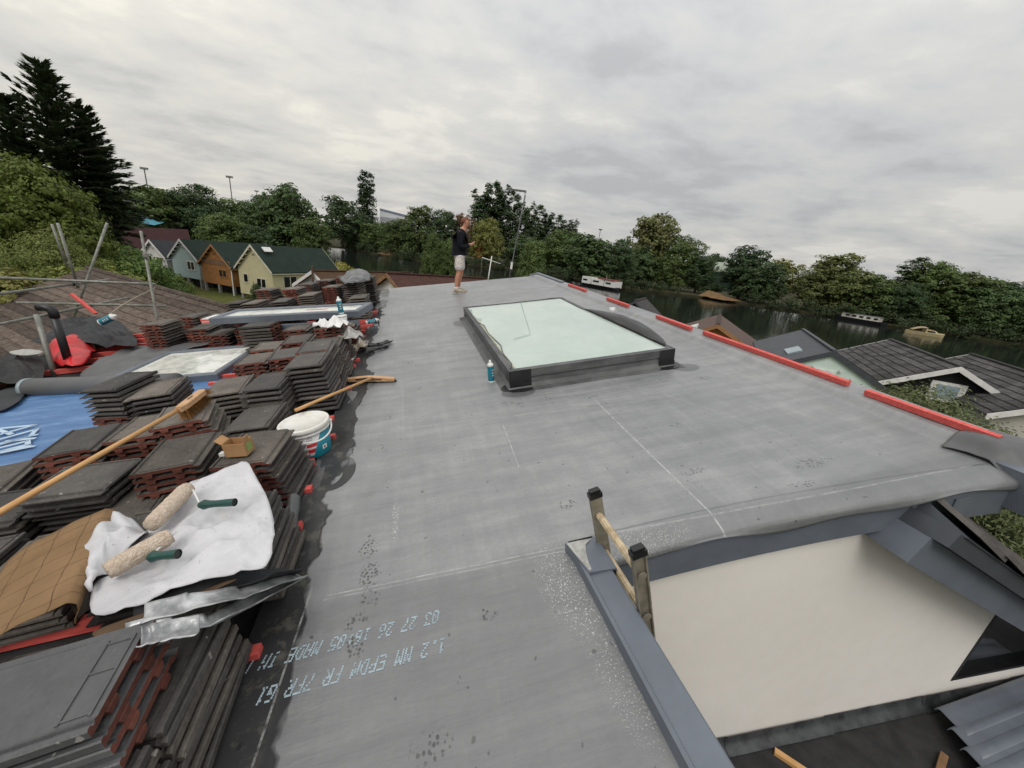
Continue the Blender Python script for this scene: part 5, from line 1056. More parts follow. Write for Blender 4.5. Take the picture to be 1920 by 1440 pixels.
land('far_bank', [(-1200, 1800), (-1200, 330), (-60, 225), (-28, 219), (-12, 178), (4, 157), (24, 155), (50, 153), (58, 120), (62, 103), (90, 101), (96, 84), (105, 73), (108, 63), (116, 50), (118, 42), (170, -10), (400, -200), (1500, -500), (1500, 1800)], 0.5, earth)
# worn sandy bank slopes
sand = simple('bare_sandy_bank', (0.20, 0.125, 0.065), (0.12, 0.08, 0.04), 0.8, 0.95, 0.1, bump=0.5, bscale=5)
for i, (cx, cy, rx, ry, hh) in enumerate([(-7, 180, 4, 5, 1.4), (92, 98, 4.5, 5, 1.7)]):
    mb = MB(); mb.sheet(lambda a, b: (cx + rx * (2 * a - 1), cy + ry * (2 * b - 1), 0.52 + hh * max(0, 1 - (2 * a - 1) ** 2) * b + 0.3 * N3(a * 4, b * 4, i)), 16, 12); o = mb.build('bank', sand, None, True); tag(o, kind='structure')

# ------------------------------------------------------------------ cabins
def board_mat(name, c, c2, per=0.16, axis=2, rough=0.7, stain=0.0):
    k = NT(name); f = k.noise(2.2, 5, 0.65); base = k.ramp(f, [(0.3, (*c2, 1)), (0.65, (*c, 1))]); s = k.sep(k.co())
    g_ = k.math('FRACT', k.math('DIVIDE', s[axis], per)); gap = k.math('LESS_THAN', g_, 0.07); base = k.mix(k.math('MULTIPLY', gap, 0.35), base, hx(c, 0.4)); k.col(base); k.set(rough, 0, 0.3); k.bump(g_, 0.5, 0.02); return k.mat
roofgreen = simple('dark_green_felt', (0.020, 0.034, 0.026), (0.014, 0.025, 0.019), 1.5, 0.85, 0.2, bump=0.2)
roofgrey = simple('dark_grey_felt', (0.035, 0.038, 0.042), (0.025, 0.027, 0.03), 2.0, 0.8, 0.25)
win_dark = simple('dark_pane', (0.012, 0.013, 0.014), None, 3, 0.1, 0.6)
concrete = simple('concrete_stilt', (0.30, 0.29, 0.27), (0.20, 0.19, 0.18), 3, 0.9, 0.2)
E1 = Vector((0.83, -0.557, 0)); E2 = Vector((0.557, 0.83, 0))
def cabin(name, label, fl, wd, ln, zg, floor, eave, peak, wallm, roofm, trimm, wins=(), sidewins=(), vent=True, stilts=True, dz=0.0, pipe=False, band=None):
    t = thing(name, label, 'cabin', Matrix.Translation((fl[0], fl[1], zg)), 'cabins by the river')
    O = Vector((fl[0], fl[1], 0)); Z = Vector((0, 0, 1)); P = lambda a, b, z: O + E1 * a + E2 * b + Z * z
    rot = Matrix.Identity(4)
    for i in range(3): rot[i][0] = E1[i]; rot[i][1] = E2[i]; rot[i][2] = Z[i]
    mb = MB(); mb.prism([P(0, 0, floor), P(wd, 0, floor), P(wd, 0, eave), P(wd / 2, 0, peak), P(0, 0, eave)], E2 * ln); mb.build('wall', wallm, t)
    ov, th = 0.22, 0.09; sl = (peak - eave) / (wd / 2); lift_ = 0.03
    for sx_ in (0, 1):
        a0 = -ov if sx_ == 0 else wd + ov; z0 = eave - ov * sl + lift_
        mb = MB(); mb.prism([P(a0, -ov, z0), P(wd / 2, -ov, peak + lift_), P(wd / 2, -ov, peak + lift_ + th), P(a0, -ov, z0 + th)], E2 * (ln + 2 * ov)); mb.build('roof', roofm, t)
        mb = MB(); mb.prism([P(a0, -ov - 0.03, z0 - 0.10), P(wd / 2, -ov - 0.03, peak - 0.09), P(wd / 2, -ov - 0.03, peak + lift_ + th + 0.01), P(a0, -ov - 0.03, z0 + th + 0.01)], E2 * 0.026); mb.build('bargeboard', trimm, t)
        mb = MB(); mb.prism([P(a0, ln + ov + 0.004, z0 - 0.06), P(wd / 2, ln + ov + 0.004, peak - 0.05), P(wd / 2, ln + ov + 0.004, peak + lift_ + th + 0.01), P(a0, ln + ov + 0.004, z0 + th + 0.01)], E2 * 0.026); mb.build('bargeboard', trimm, t)
    mb = MB(); mb.obox(P(wd + ov - 0.05, -ov, eave - ov * sl - 0.05), E1 * 0.08, E2 * (ln + 2 * ov), Z * 0.07); mb.build('gutter', trimm, t)
    for i in range(4):      # purlin ends under the verge
        for q in (0.2, 0.8): mb = MB(); x_ = wd * (0.1 + 0.11 * i) if q < 0.5 else wd * (0.9 - 0.11 * i); mb.obox(P(x_, -ov, eave + min(x_, wd - x_) * sl - 0.12), E1 * 0.08, E2 * ov, Z * 0.08); mb.build('purlin_end', trimm, t)
    if vent: mb = MB(); mb.obox(P(wd / 2 - 0.17, -0.05, peak - 0.75), E1 * 0.34, E2 * 0.049, Z * 0.16); v_ = mb.build('vent', trimm, t); mb = MB(); mb.obox(P(wd / 2 - 0.12, -0.06, peak - 0.71), E1 * 0.24, E2 * 0.009, Z * 0.08); mb.build('slot', win_dark, v_)
    def win(p, ex, ey, w_, h_, panes):
        mb = MB(); mb.obox(p - ey * 0.045, ex * w_, ey * 0.044, Z * h_); f_ = mb.build('window', trimm, t)
        pw = (w_ - 0.10 * (panes + 1)) / panes
        for i in range(panes): mb = MB(); mb.obox(p - ey * 0.052 + ex * (0.10 + i * (pw + 0.10)) + Z * 0.10, ex * pw, ey * 0.006, Z * (h_ - 0.2)); mb.build('pane', win_dark, f_)
    for a, z, w_, h_, n_ in wins: win(P(a, 0, z), E1, E2, w_, h_, n_)
    for b, z, w_, h_, n_ in sidewins: win(P(wd, b, z), E2, -E1, w_, h_, n_)
    if stilts:
        for a in (0.02, wd / 2 - 0.1, wd - 0.22):
            for b in (0.02, ln * 0.5, ln - 0.25): mb = MB(); mb.obox(P(a, b, zg - 0.05), E1 * 0.2, E2 * 0.2, Z * (floor - zg + 0.05)); mb.build('stilt', concrete, t)
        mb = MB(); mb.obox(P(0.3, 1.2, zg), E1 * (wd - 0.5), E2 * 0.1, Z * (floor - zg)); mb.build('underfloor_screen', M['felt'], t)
    if pipe: mb = MB(); mb.tube([P(wd + 0.12, -0.12, zg), P(wd + 0.12, -0.12, eave)], 0.05, 8); mb.build('downpipe', M['white'], t)
    if band: mb = MB(); mb.obox(P(0.1, -0.035, eave + 0.02), E1 * (wd - 0.2), E2 * 0.03, Z * 0.45); mb.build('weathered_band', band, t)
    return t
yw = board_mat('cream_yellow_boards', (0.56, 0.52, 0.33), (0.50, 0.46, 0.28)); bw = board_mat('pale_blue_boards', (0.42, 0.52, 0.52), (0.34, 0.44, 0.45)); ww = board_mat('white_boards', (0.58, 0.57, 0.56), (0.47, 0.46, 0.45))
ow = board_mat('orange_cedar_boards', (0.36, 0.17, 0.058), (0.24, 0.105, 0.035), 0.18); creamt = simple('cream_trim', (0.62, 0.58, 0.46), None, 4, 0.6); cedt = simple('cedar_trim', (0.33, 0.17, 0.07), None, 4, 0.7); darkcedar = simple('grey_weathered_cedar', (0.13, 0.085, 0.06), (0.25, 0.13, 0.06), 5, 0.8)
cabin('yellow_cabin', 'pale yellow cabin with dark green roof nearest the water', (-14.4, 40.9), 4.0, 7.6, 0.45, 0.9, 3.25, 5.15, yw, roofgreen, creamt, [(0.55, 1.9, 0.62, 0.85, 1), (2.1, 1.65, 1.15, 0.9, 2)], [(1.0, 1.75, 1.5, 1.1, 2)], dz=0)
cabin('cedar_cabin', 'orange-brown timber cabin on stilts between blue and yellow cabins', (-18.55, 44.1), 3.9, 7.6, 0.45, 1.25, 3.0, 4.7, ow, roofgreen, cedt, [(2.25, 1.95, 1.05, 0.75, 2)], pipe=True, band=darkcedar)
cabin('blue_cabin', 'pale blue cabin on stilts with dark green roof', (-22.1, 46.85), 3.7, 8.6, 0.45, 1.3, 3.15, 4.75, bw, roofgreen, M['white'], [(2.1, 2.05, 1.05, 0.9, 2)])
cabin('white_cabin', 'white cabin with small balcony left of the blue cabin', (-25.7, 49.3), 3.5, 6.5, 0.45, 1.4, 2.9, 4.3, ww, roofgrey, M['white'], [(0.9, 2.15, 0.6, 0.8, 1), (2.0, 2.0, 1.0, 0.9, 2)])
t = thing('balcony', 'pale timber balcony in front of the white cabin', 'balcony', Matrix.Translation((-25.3, 48.8, 0.45))); O = Vector((-25.6, 49.2, 0)); mb = MB(); mb.obox(O + Vector((0, 0, 1.75)) - E2 * 1.3, E1 * 3.4, E2 * 1.3, Vector((0, 0, 0.16))); mb.build('deck', ww, t)
mb = MB(); mb.obox(O + Vector((0, 0, 0.45)) - E2 * 1.2, E1 * 3.2, E2 * 1.15, Vector((0, 0, 1.3))); mb.build('enclosure', ww, t)
# rooflights on the yellow and the cedar cabin
for p, lab in ((Vector((-12.4 + 0.557 * 0.6 + 0.83 * 0.45, 39.8 + 0.83 * 0.6 - 0.557 * 0.45, 4.95)), 'small white roof window near the front ridge of the yellow cabin'),):
    mb = MB(); mb.box(p, (0.5, 0.8, 0.08), Matrix.Rotation(RAD(-34), 3, 'Z') @ Matrix.Rotation(RAD(43), 3, 'Y')); o = mb.build('roof_window', M['white']); tag(o, lab, 'roof window')
# maroon roofed hall behind them
t = thing('hall', 'long hall with dark maroon roof behind the white cabin', 'building', Matrix.Translation((-36, 58, 0.45)))
a = atd(208, 424, 62); b = atd(352, 430, 74); dn = Vector((0.45, -0.89, 0)); mar = simple('maroon_metal_roof', (0.055, 0.020, 0.020), (0.042, 0.015, 0.016), 1.5, 0.8, 0.2)
mb = MB(); q0, q1 = a, b; e0, e1 = a + dn * 7 + Vector((0, 0, -3.6)), b + dn * 7 + Vector((0, 0, -3.6)); f0, f1 = a - dn * 7 + Vector((0, 0, -3.6)), b - dn * 7 + Vector((0, 0, -3.6))
mb.add([q0, q1, e1, e0, f0, f1] + [x - Vector((0, 0, 0.15)) for x in (q0, q1, e1, e0, f0, f1)], [(3, 2, 1, 0), (0, 1, 5, 4), (6, 7, 8, 9), (10, 11, 7, 6), (0, 3, 9, 6), (4, 0, 6, 10)]); mb.build('roof', mar, t)
i_ = 0.93; mb = MB(); z0_ = 0.45
def gd(p, z): return Vector((p.x, p.y, z))
m0, m1 = e0.lerp(f0, 0.04), e1.lerp(f1, 0.04); n0, n1 = e0.lerp(f0, 0.96), e1.lerp(f1, 0.96); mb.add([gd(x, z0_) for x in (m0, m1, n1, n0)] + [gd(m0, m0.z + 0.1), gd(m1, m1.z + 0.1), gd(n1, n1.z + 0.1), gd(n0, n0.z + 0.1), q0 - Vector((0, 0, 0.2)), q1 - Vector((0, 0, 0.2))], [(0, 1, 5, 4), (2, 3, 7, 6), (1, 2, 6, 9, 5), (3, 0, 4, 8, 7)]); mb.build('wall', simple('dark_red_wall', (0.05, 0.02, 0.02), None, 1, 0.8), t)
mb = MB(); mb.bar(e0 + Vector((0, 0, -0.1)), e1 + Vector((0, 0, -0.1)), 0.12, 0.2); mb.build('eaves_trim', M['white'], t)
# fairground pavilion glimpsed behind: blue canopy on posts and orange timber frame
c = atd(268, 412, 95); t = thing('pavilion', 'blue canopied pavilion with orange framework behind the maroon roof', 'pavilion', Matrix.Translation((c.x, c.y, 0.45)))
bl = simple('blue_canopy', (0.10, 0.32, 0.42), None, 2, 0.6); orr = simple('orange_frame', (0.55, 0.22, 0.07), None, 2, 0.6)
mb = MB(); mb.add([c + Vector((-2.6, 0, 0.2)), c + Vector((3.2, -0.4, -0.1)), c + Vector((3.0, -3, -0.6)), c + Vector((-3.0, -3, -0.4)), c + Vector((0, -1.5, 0.9))], [(0, 1, 4), (1, 2, 4), (2, 3, 4), (3, 0, 4)]); mb.build('canopy', bl, t)
mb = MB(); mb.tube([c + Vector((0, -1.5, -7)), c + Vector((0, -1.5, 2.8))], 0.14, 8); mb.build('post', am, t); mb = MB(); mb.bar(c + Vector((-1.4, -1.5, 2.7)), c + Vector((1.2, -1.5, 2.7)), 0.2, 0.15); mb.build('lamp_bar', am, t)
for i in range(7): mb = MB(); mb.bar(c + Vector((-4 + i * 0.8, -3.2, -1.2)), c + Vector((-2.8 + i * 0.9, -3.2, -3.0)), 0.16, 0.16); mb.build('strut', orr, t)
for i in range(10): mb = MB(); mb.bar(c + Vector((2.5 + i * 0.75, -2, -2.4 - 0.03 * i)), c + Vector((2.5 + i * 0.75, -2, -4)), 0.16, 0.16); mb.build('paling', orr, t)
mb = MB(); mb.obox(c + Vector((-4, -2.6, -3.4)), (15, 0, 0), (0, 0.2, 0), (0, 0, 1.0)); mb.build('screen', simple('beige_screen', (0.32, 0.27, 0.21), None, 2, 0.8), t)

# ------------------------------------------------------------------ neighbour's brown tiled roof
nr = thing('neighbour_house', 'neighbouring house with a wide weathered brown tiled roof', 'house', Matrix.Translation((-10.5, 17.5, 0.45)))
ra, rb_ = onz(188, 510, CAMZ - 2.75), onz(428, 578, CAMZ - 2.85); rd = (rb_ - ra).normalized(); dnv = Vector((rd.y, -rd.x, 0)).normalized()
if dnv.dot(Vector((-1, -1, 0))) < 0: dnv = -dnv
ra = ra - rd * 1.2; rb_ = rb_ + rd * 1.5; LEN = (rb_ - ra).length; sdn = (dnv * math.cos(RAD(24)) - Vector((0, 0, math.sin(RAD(24))))).normalized(); nup = rd.cross(sdn); nup = nup if nup.z > 0 else -nup
bt = tile_mat('brown_roof_tiles', (0.040, 0.030, 0.025, 1), (0.085, 0.066, 0.054, 1), (0.15, 0.125, 0.105, 1), 0.9, 0.2)
ncol = int(LEN / 0.30)
def course_mesh():
    mb = MB(); rr = random.Random(2)
    for i in range(ncol):
        x = i * 0.30; dz = rr.uniform(-0.006, 0.008); dy = rr.uniform(-0.012, 0.012)
        prof = [(0, 0.02), (0.06, 0.045), (0.13, 0.045), (0.19, 0.015), (0.295, 0.018)]
        vs = []
        for y, l in ((0.0, 0.0), (0.36 + dy, 0.030 + dz)): vs += [(x + a, y, z + l) for a, z in prof]
        vs += [(x + a, 0.36 + dy, 0.0) for a, z in prof]
        mb.add(vs, [(j, j + 1, 6 + j, 5 + j) for j in range(4)] + [(5 + j, 6 + j, 11 + j, 10 + j) for j in range(4)])
    me = bpy.data.meshes.new('tile_course'); me.from_pydata([tuple(p) for p in mb.v], [], mb.f); me.materials.append(bt); me.update(); return me
cme = course_mesh(); RT = Matrix.Identity(4)
for i in range(3): RT[i][0] = rd[i]; RT[i][1] = sdn[i]; RT[i][2] = nup[i]
for side in (1,):
    for i in range(22):
        o = bpy.data.objects.new('tile_course', cme); COL.objects.link(o); o.parent = nr; T = RT.copy()
        p = ra + sdn * (i * 0.32) + nup * 0.0
        for q in range(3): T[q][3] = p[q]
        o.matrix_local = MW[nr.name].inverted() @ T
    mb = MB(); mb.obox(ra - nup * 0.04, rd * LEN, sdn * 7.2, nup * 0.02); mb.build('roof_deck', M['felt'], nr)
ups = (-dnv * math.cos(RAD(24)) - Vector((0, 0, math.sin(RAD(24))))).normalized(); mb = MB(); mb.obox(ra - Vector((0, 0, 0.05)), rd * LEN, ups * 4.5, Vector((0, 0, 0.05))); mb.build('rear_roof', bt, nr)
mb = MB(); mb.tube([ra + Vector((0, 0, 0.02)), rb_ + Vector((0, 0, 0.02))], 0.11, 8); mb.build('ridge_tiles', bt, nr)
mb = MB(); bl_ = ra + sdn * 6.9; br_ = rb_ + sdn * 6.9; gl_, gr_ = ra + ups * 4.3, rb_ + ups * 4.3
mb.add([gd(x, 0.45) for x in (bl_, br_, gr_, gl_)] + [x - Vector((0, 0, 0.08)) for x in (bl_, br_, gr_, gl_)] + [ra - Vector((0, 0, 0.08)), rb_ - Vector((0, 0, 0.08))], [(0, 1, 5, 4), (1, 2, 6, 9, 5), (2, 3, 7, 6), (3, 0, 4, 8, 7)]); mb.build('wall', M['render'], nr)

# small white boarded hut and low roofs beyond the far end of the house
def hut(name, label, pk, fd, wd, ln, rise, wallh, wallm, roofm, trimm, window=None, grp='cabins by the river', ovh=0.25, shingles=None):
    # pk near gable peak, fd direction from near gable to far gable
    fd = Vector(fd).normalized(); sd_ = Vector((fd.y, -fd.x, 0)); Z = Vector((0, 0, 1)); ez = pk.z - rise; base = ez - wallh
    t = thing(name, label, 'cabin', Matrix.Translation((pk.x, pk.y, base)), grp); P = lambda a, b, z: Vector((pk.x, pk.y, 0)) + sd_ * a + fd * b + Z * z
    mb = MB(); mb.prism([P(-wd, 0, base), P(wd, 0, base), P(wd, 0, ez), P(0, 0, pk.z), P(-wd, 0, ez)], fd * ln); mb.build('wall', wallm, t)
    sl = rise / wd
    for s_ in (-1, 1):
        a0 = s_ * (wd + ovh); z0 = ez - ovh * sl; mb = MB(); mb.prism([P(a0, -ovh, z0 + .02), P(0, -ovh, pk.z + .02), P(0, -ovh, pk.z + .09), P(a0, -ovh, z0 + .09)], fd * (ln + 2 * ovh)); rf = mb.build('roof', roofm, t)
        for b_ in (-ovh - 0.03, ln + ovh + 0.004): mb = MB(); mb.prism([P(a0, b_, z0 - .10), P(0, b_, pk.z - .09), P(0, b_, pk.z + .10), P(a0, b_, z0 + .10)], fd * 0.026); mb.build('bargeboard', trimm, t)
        if shingles and s_ in shingles:
            sw, sh = 0.42, 0.27; dirn = (P(a0, 0, z0) - P(0, 0, pk.z)); Ls = dirn.length; dirn.normalize(); nn = dirn.cross(fd); nn = nn if nn.z > 0 else -nn
            me = SHM; rows = int(Ls / sh); cols = int((ln + 2 * ovh) / sw); rr = random.Random(8)
            for r in range(rows):
                for c_ in range(cols):
                    o = bpy.data.objects.new('shingle', me); COL.objects.link(o); o.parent = t; T = Matrix.Identity(4)
                    for i in range(3): T[i][0] = fd[i]; T[i][1] = dirn[i]; T[i][2] = nn[i]
                    p = P(0, -ovh, pk.z + .093) + dirn * (r * sh + rr.uniform(-.008, .008)) + fd * (c_ * sw + (sw / 2 if r % 2 else 0) * 0.5 + rr.uniform(-.006, .006)) + nn * rr.uniform(0, .006)
                    for i in range(3): T[i][3] = p[i]
                    o.matrix_local = MW[t.name].inverted() @ T
    mb = MB(); mb.bar(P(0, -ovh, pk.z + .12), P(0, ln + ovh, pk.z + .12), 0.16, 0.05); mb.build('ridge_cap', roofm, t)
    if window:
        a, z, w_, h_, wm_, pmn = window; mb = MB(); mb.obox(P(a, -0.05, z), sd_ * w_, fd * 0.049, Z * h_); f_ = mb.build('window', wm_, t); mb = MB(); mb.obox(P(a + 0.14 * w_ + 0.04, -0.07, z + 0.10), sd_ * (w_ * 0.72 - 0.08), fd * 0.03, Z * (h_ - 0.2)); g_ = mb.build('pane', pmn, f_)
    return t
shm_ = tile_mat('mossy_shingle', (0.030, 0.029, 0.030, 1), (0.060, 0.058, 0.058, 1), (0.11, 0.105, 0.10, 1), 0.9, 0.2)
mb = MB(); mb.add([(0, 0, 0), (0.41, 0, 0), (0.41, 0.30, 0.030), (0, 0.30, 0.030), (0.41, 0.30, 0.0), (0, 0.30, 0.0)], [(0, 1, 2, 3), (3, 2, 4, 5), (1, 4, 2), (0, 3, 5)]); SHM = bpy.data.meshes.new('shingle'); SHM.from_pydata([tuple(p) for p in mb.v], [], mb.f); SHM.materials.append(shm_); SHM.update()
FD = (0.68, 0.73, 0)
mint = board_mat('mint_green_boards', (0.62, 0.74, 0.67), (0.57, 0.69, 0.62), 0.20); blackb = board_mat('black_boards', (0.012, 0.012, 0.013), (0.008, 0.008, 0.009), 0.2)
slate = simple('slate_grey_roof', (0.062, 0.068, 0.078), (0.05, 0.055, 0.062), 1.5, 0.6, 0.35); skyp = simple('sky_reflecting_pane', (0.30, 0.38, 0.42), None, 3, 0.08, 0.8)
mh = hut('mint_cabin', 'mint green gabled cabin with plain slate grey roof', onz(1561, 662, CAMZ - 2.2), FD, 1.85, 6.4, 0.98, 2.5, mint, slate, M['dtrim'], (-0.42, CAMZ - 3.25, 0.72, 0.42, M['white'], win_dark), ovh=0.08)
pk = onz(1561, 662, CAMZ - 2.2); fd = Vector(FD).normalized(); sd_ = Vector((fd.y, -fd.x, 0))
for i in range(2, 9, 2):
    for s_ in (-1, 1):
        p = Vector((pk.x, pk.y, pk.z - 0.36)) + sd_ * (s_ * 0.40 * i * 0.5) - fd * 0.05 + Vector((0, 0, -0.51 * 0.42 * i * 0.5)); mb = MB(); mb.tube([p, p - fd * 0.06], 0.045, 10); mb.build('eaves_lamp', M['white'], mh)
p = Vector((pk.x, pk.y, 0)) - sd_ * 0.9 + fd * 1.6; mb = MB(); mb.box((p.x, p.y, pk.z - 0.36), (0.5, 1.1, 0.07), Matrix.Rotation(math.atan2(sd_.y, sd_.x), 3, 'Z') @ Matrix.Rotation(RAD(-27.9), 3, 'Y')); o = mb.build('roof_window', skyp, mh)
hut('black_cabin', 'black boarded cabin with white bargeboards and mossy shingle roof', onz(1793, 690, CAMZ - 2.2), FD, 1.85, 6.4, 0.98, 2.5, blackb, shm_, M['white'], (-0.45, CAMZ - 3.45, 0.95, 0.70, M['white'], skyp), shingles=(-1,))
hut('far_black_cabin', 'second shingle roofed cabin at the right edge behind the black cabin', onz(1900, 772, CAMZ - 2.9) + Vector((1.9, -0.7, 0.7)), FD, 1.85, 6.8, 0.98, 2.5, board_mat('grey_cream_boards', (0.50, 0.48, 0.43), (0.42, 0.40, 0.36), 0.14), shm_, M['white'], shingles=(-1,))
brr = tile_mat('brown_shingle_roof', (0.045, 0.030, 0.026, 1), (0.075, 0.052, 0.045, 1), (0.11, 0.08, 0.07, 1), 0.85, 0.25)
oh = hut('orange_cabin', 'orange timber cabin with brown tiled roof just beyond the kerb', onz(1346, 611, CAMZ - 2.3), FD, 2.0, 5.2, 1.05, 2.5, ow, brr, cedt)
pk = onz(1346, 611, CAMZ - 2.3); p = pk - sd_ * 1.1 + fd * 1.4; mb = MB(); mb.box((p.x, p.y, pk.z - 0.40), (0.45, 1.3, 0.10), Matrix.Rotation(math.atan2(sd_.y, sd_.x), 3, 'Z') @ Matrix.Rotation(RAD(-27), 3, 'Y')); mb.build('roof_window', M['plastic'], oh)
hut('dark_hut', 'small dark pointed roof just showing over the far kerb', onz(1192, 566, CAMZ - 2.6), FD, 1.6, 4, 1.2, 2.3, blackb, shm_, M['dtrim'])
hut('white_hut', 'small white boarded gable with brown roof behind the far tile stacks', atd(592, 511, 25), (0.72, 0.69, 0), 1.7, 7.0, 0.85, 3.2, ww, simple('rusty_brown_roof', (0.085, 0.050, 0.028), (0.06, 0.036, 0.022), 2, 0.9, 0.2), M['white'])
p = atd(586, 511, 24.5); mb = MB(); mb.tube([p + Vector((0, 0, 0.35)), p - Vector((0, 0, 1.4))], 0.06, 8); o = mb.build('flue_pipe', simple('rust_pipe', (0.10, 0.06, 0.04), None, 5, 0.8)); tag(o, 'thin brown flue pipe in front of the small white gable', 'pipe')
hut('low_tiled_hut', 'low reddish tiled roof right behind the far roof edge', atd(735, 517, 19), (0.9, 0.43, 0), 2.2, 5.0, 0.9, 3.0, M['render'], simple('red_brown_tiles', (0.075, 0.035, 0.028), (0.05, 0.024, 0.02), 5, 0.9, 0.2, bump=0.5, bscale=20), M['oldwood'])

# ------------------------------------------------------------------ boats
def hull(L_, B_, H_, mat, t, bow=0.25, name='hull'):
    mb = MB(); n = 14; vs = []
    for i in range(n + 1):
        x = -L_ / 2 + L_ * i / n; e = max(0, (abs(x) / (L_ / 2) - (1 - bow)) / bow) if x > 0 else max(0, (abs(x) / (L_ / 2) - 0.9) / 0.1) * 0.5; b = B_ / 2 * (1 - e ** 1.8 * 0.92); sh = H_ * (1 + 0.25 * e if x > 0 else 1)
        vs += [(x, -b, sh), (x, -b * 0.8, 0), (x, b * 0.8, 0), (x, b, sh)]
    mb.add(vs, [(i * 4 + j, i * 4 + j + 1, (i + 1) * 4 + j + 1, (i + 1) * 4 + j) for i in range(n) for j in range(3)] + [(i * 4 + 3, i * 4, (i + 1) * 4, (i + 1) * 4 + 3) for i in range(n)] + [(0, 3, 2, 1), (n * 4, n * 4 + 1, n * 4 + 2, n * 4 + 3)]); mb.build(name, mat, t, local=True)
def boat(name, label, a, b): 
    d_ = b - a; c_ = (a + b) / 2; return thing(name, label, 'boat', Matrix.Translation((c_.x, c_.y, 0.02)) @ Matrix.Rotation(math.atan2(d_.y, d_.x), 4, 'Z')), d_.length
blk = simple('black_hull', (0.014, 0.014, 0.016), None, 3, 0.4)
t, L_ = boat('houseboat', 'white houseboat with red roof moored on the far bank', onz(1095, 534, 0), onz(1160, 546, 0)); hull(L_, 3.4, 0.7, blk, t, 0.12)
for x0, x1, h_ in ((-0.48, -0.22, 1.9), (-0.18, 0.16, 1.55), (0.18, 0.46, 1.7)): mb = MB(); mb.obox((x0 * L_, -1.45, 0.7), ((x1 - x0) * L_, 0, 0), (0, 2.9, 0), (0, 0, h_)); mb.build('cabin_block', M['white'], t, local=True); mb = MB(); mb.obox((x0 * L_ + 0.5, -1.47, 1.4), ((x1 - x0) * L_ * 0.5, 0, 0), (0, 0.015, 0), (0, 0, 0.5)); mb.build('window', win_dark, t, local=True)
mb = MB(); mb.obox((0.0, -1.6, 2.42), (0.46 * L_, 0, 0), (0, 3.2, 0), (0, 0, 0.25)); mb.build('roof', simple('red_canvas', (0.23, 0.06, 0.045), None, 3, 0.8), t, local=True); mb = MB(); mb.tube([(0.12 * L_, 0, 2.6), (0.12 * L_, 0, 3.6)], 0.04, 6); mb.build('flagpole', M['white'], t, local=True)
t, L_ = boat('narrowboat', 'long black narrowboat with cream cabin side under the trees', onz(1568, 597, 0), onz(1662, 613, 0)); hull(L_, 2.1, 0.8, blk, t, 0.15)
mb = MB(); mb.prism([(-L_ * 0.38, -0.9, 0.8), (L_ * 0.36, -0.9, 0.8), (L_ * 0.36, -0.75, 1.75), (-L_ * 0.38, -0.75, 1.75)], (0, 1.65, 0)); mb.build('cabin', simple('cream_cabin_side', (0.52, 0.50, 0.44), None, 2, 0.5), t, local=True)
for i in range(5): mb = MB(); mb.obox((-L_ * 0.30 + i * L_ * 0.14, -0.93, 1.15), (0.75, 0, 0), (0, 0.1, 0), (0, 0, 0.38)); mb.build('window', win_dark, t, local=True)
mb = MB(); mb.obox((-L_ * 0.39, -0.82, 1.752), (L_ * 0.76, 0, 0), (0, 1.7, 0), (0, 0, 0.05)); mb.build('roof', simple('grey_boat_roof', (0.20, 0.20, 0.20), None, 2, 0.6), t, local=True)
t, L_ = boat('cabin_cruiser', 'small cream cabin cruiser moored right of the narrowboat', onz(1698, 624, 0), onz(1768, 634, 0)); crm = simple('cream_gelcoat', (0.56, 0.47, 0.27), (0.46, 0.38, 0.21), 2, 0.35, 0.5); hull(L_, 2.3, 0.62, crm, t, 0.4)
mb = MB(); mb.prism([(-L_ * 0.05, -0.95, 0.63), (L_ * 0.32, -0.8, 0.63), (L_ * 0.20, -0.8, 1.15), (-L_ * 0.05, -0.9, 1.25)], (0, 1.8, 0)); mb.build('cabin', crm, t, local=True); mb = MB(); mb.prism([(-L_ * 0.02, -0.99, 0.78), (L_ * 0.22, -0.99, 0.78), (L_ * 0.16, -0.99, 1.08), (-L_ * 0.02, -0.99, 1.1)], (0, 0.02, 0)); mb.build('window', win_dark, t, local=True)
mb = MB(); mb.sheet(lambda a, b: (-L_ * 0.42 + L_ * 0.40 * a, -0.95 + 1.9 * b, 0.65 + 1.05 * math.sin(math.pi * (0.12 + 0.88 * a) * 0.62) * (0.8 + 0.2 * math.sin(math.pi * b))), 10, 6); o = mb.build('canopy', simple('tan_canvas', (0.36, 0.28, 0.16), None, 3, 0.8), t, True, True); s2 = o.modifiers.new('t', 'SOLIDIFY'); s2.thickness = 0.03

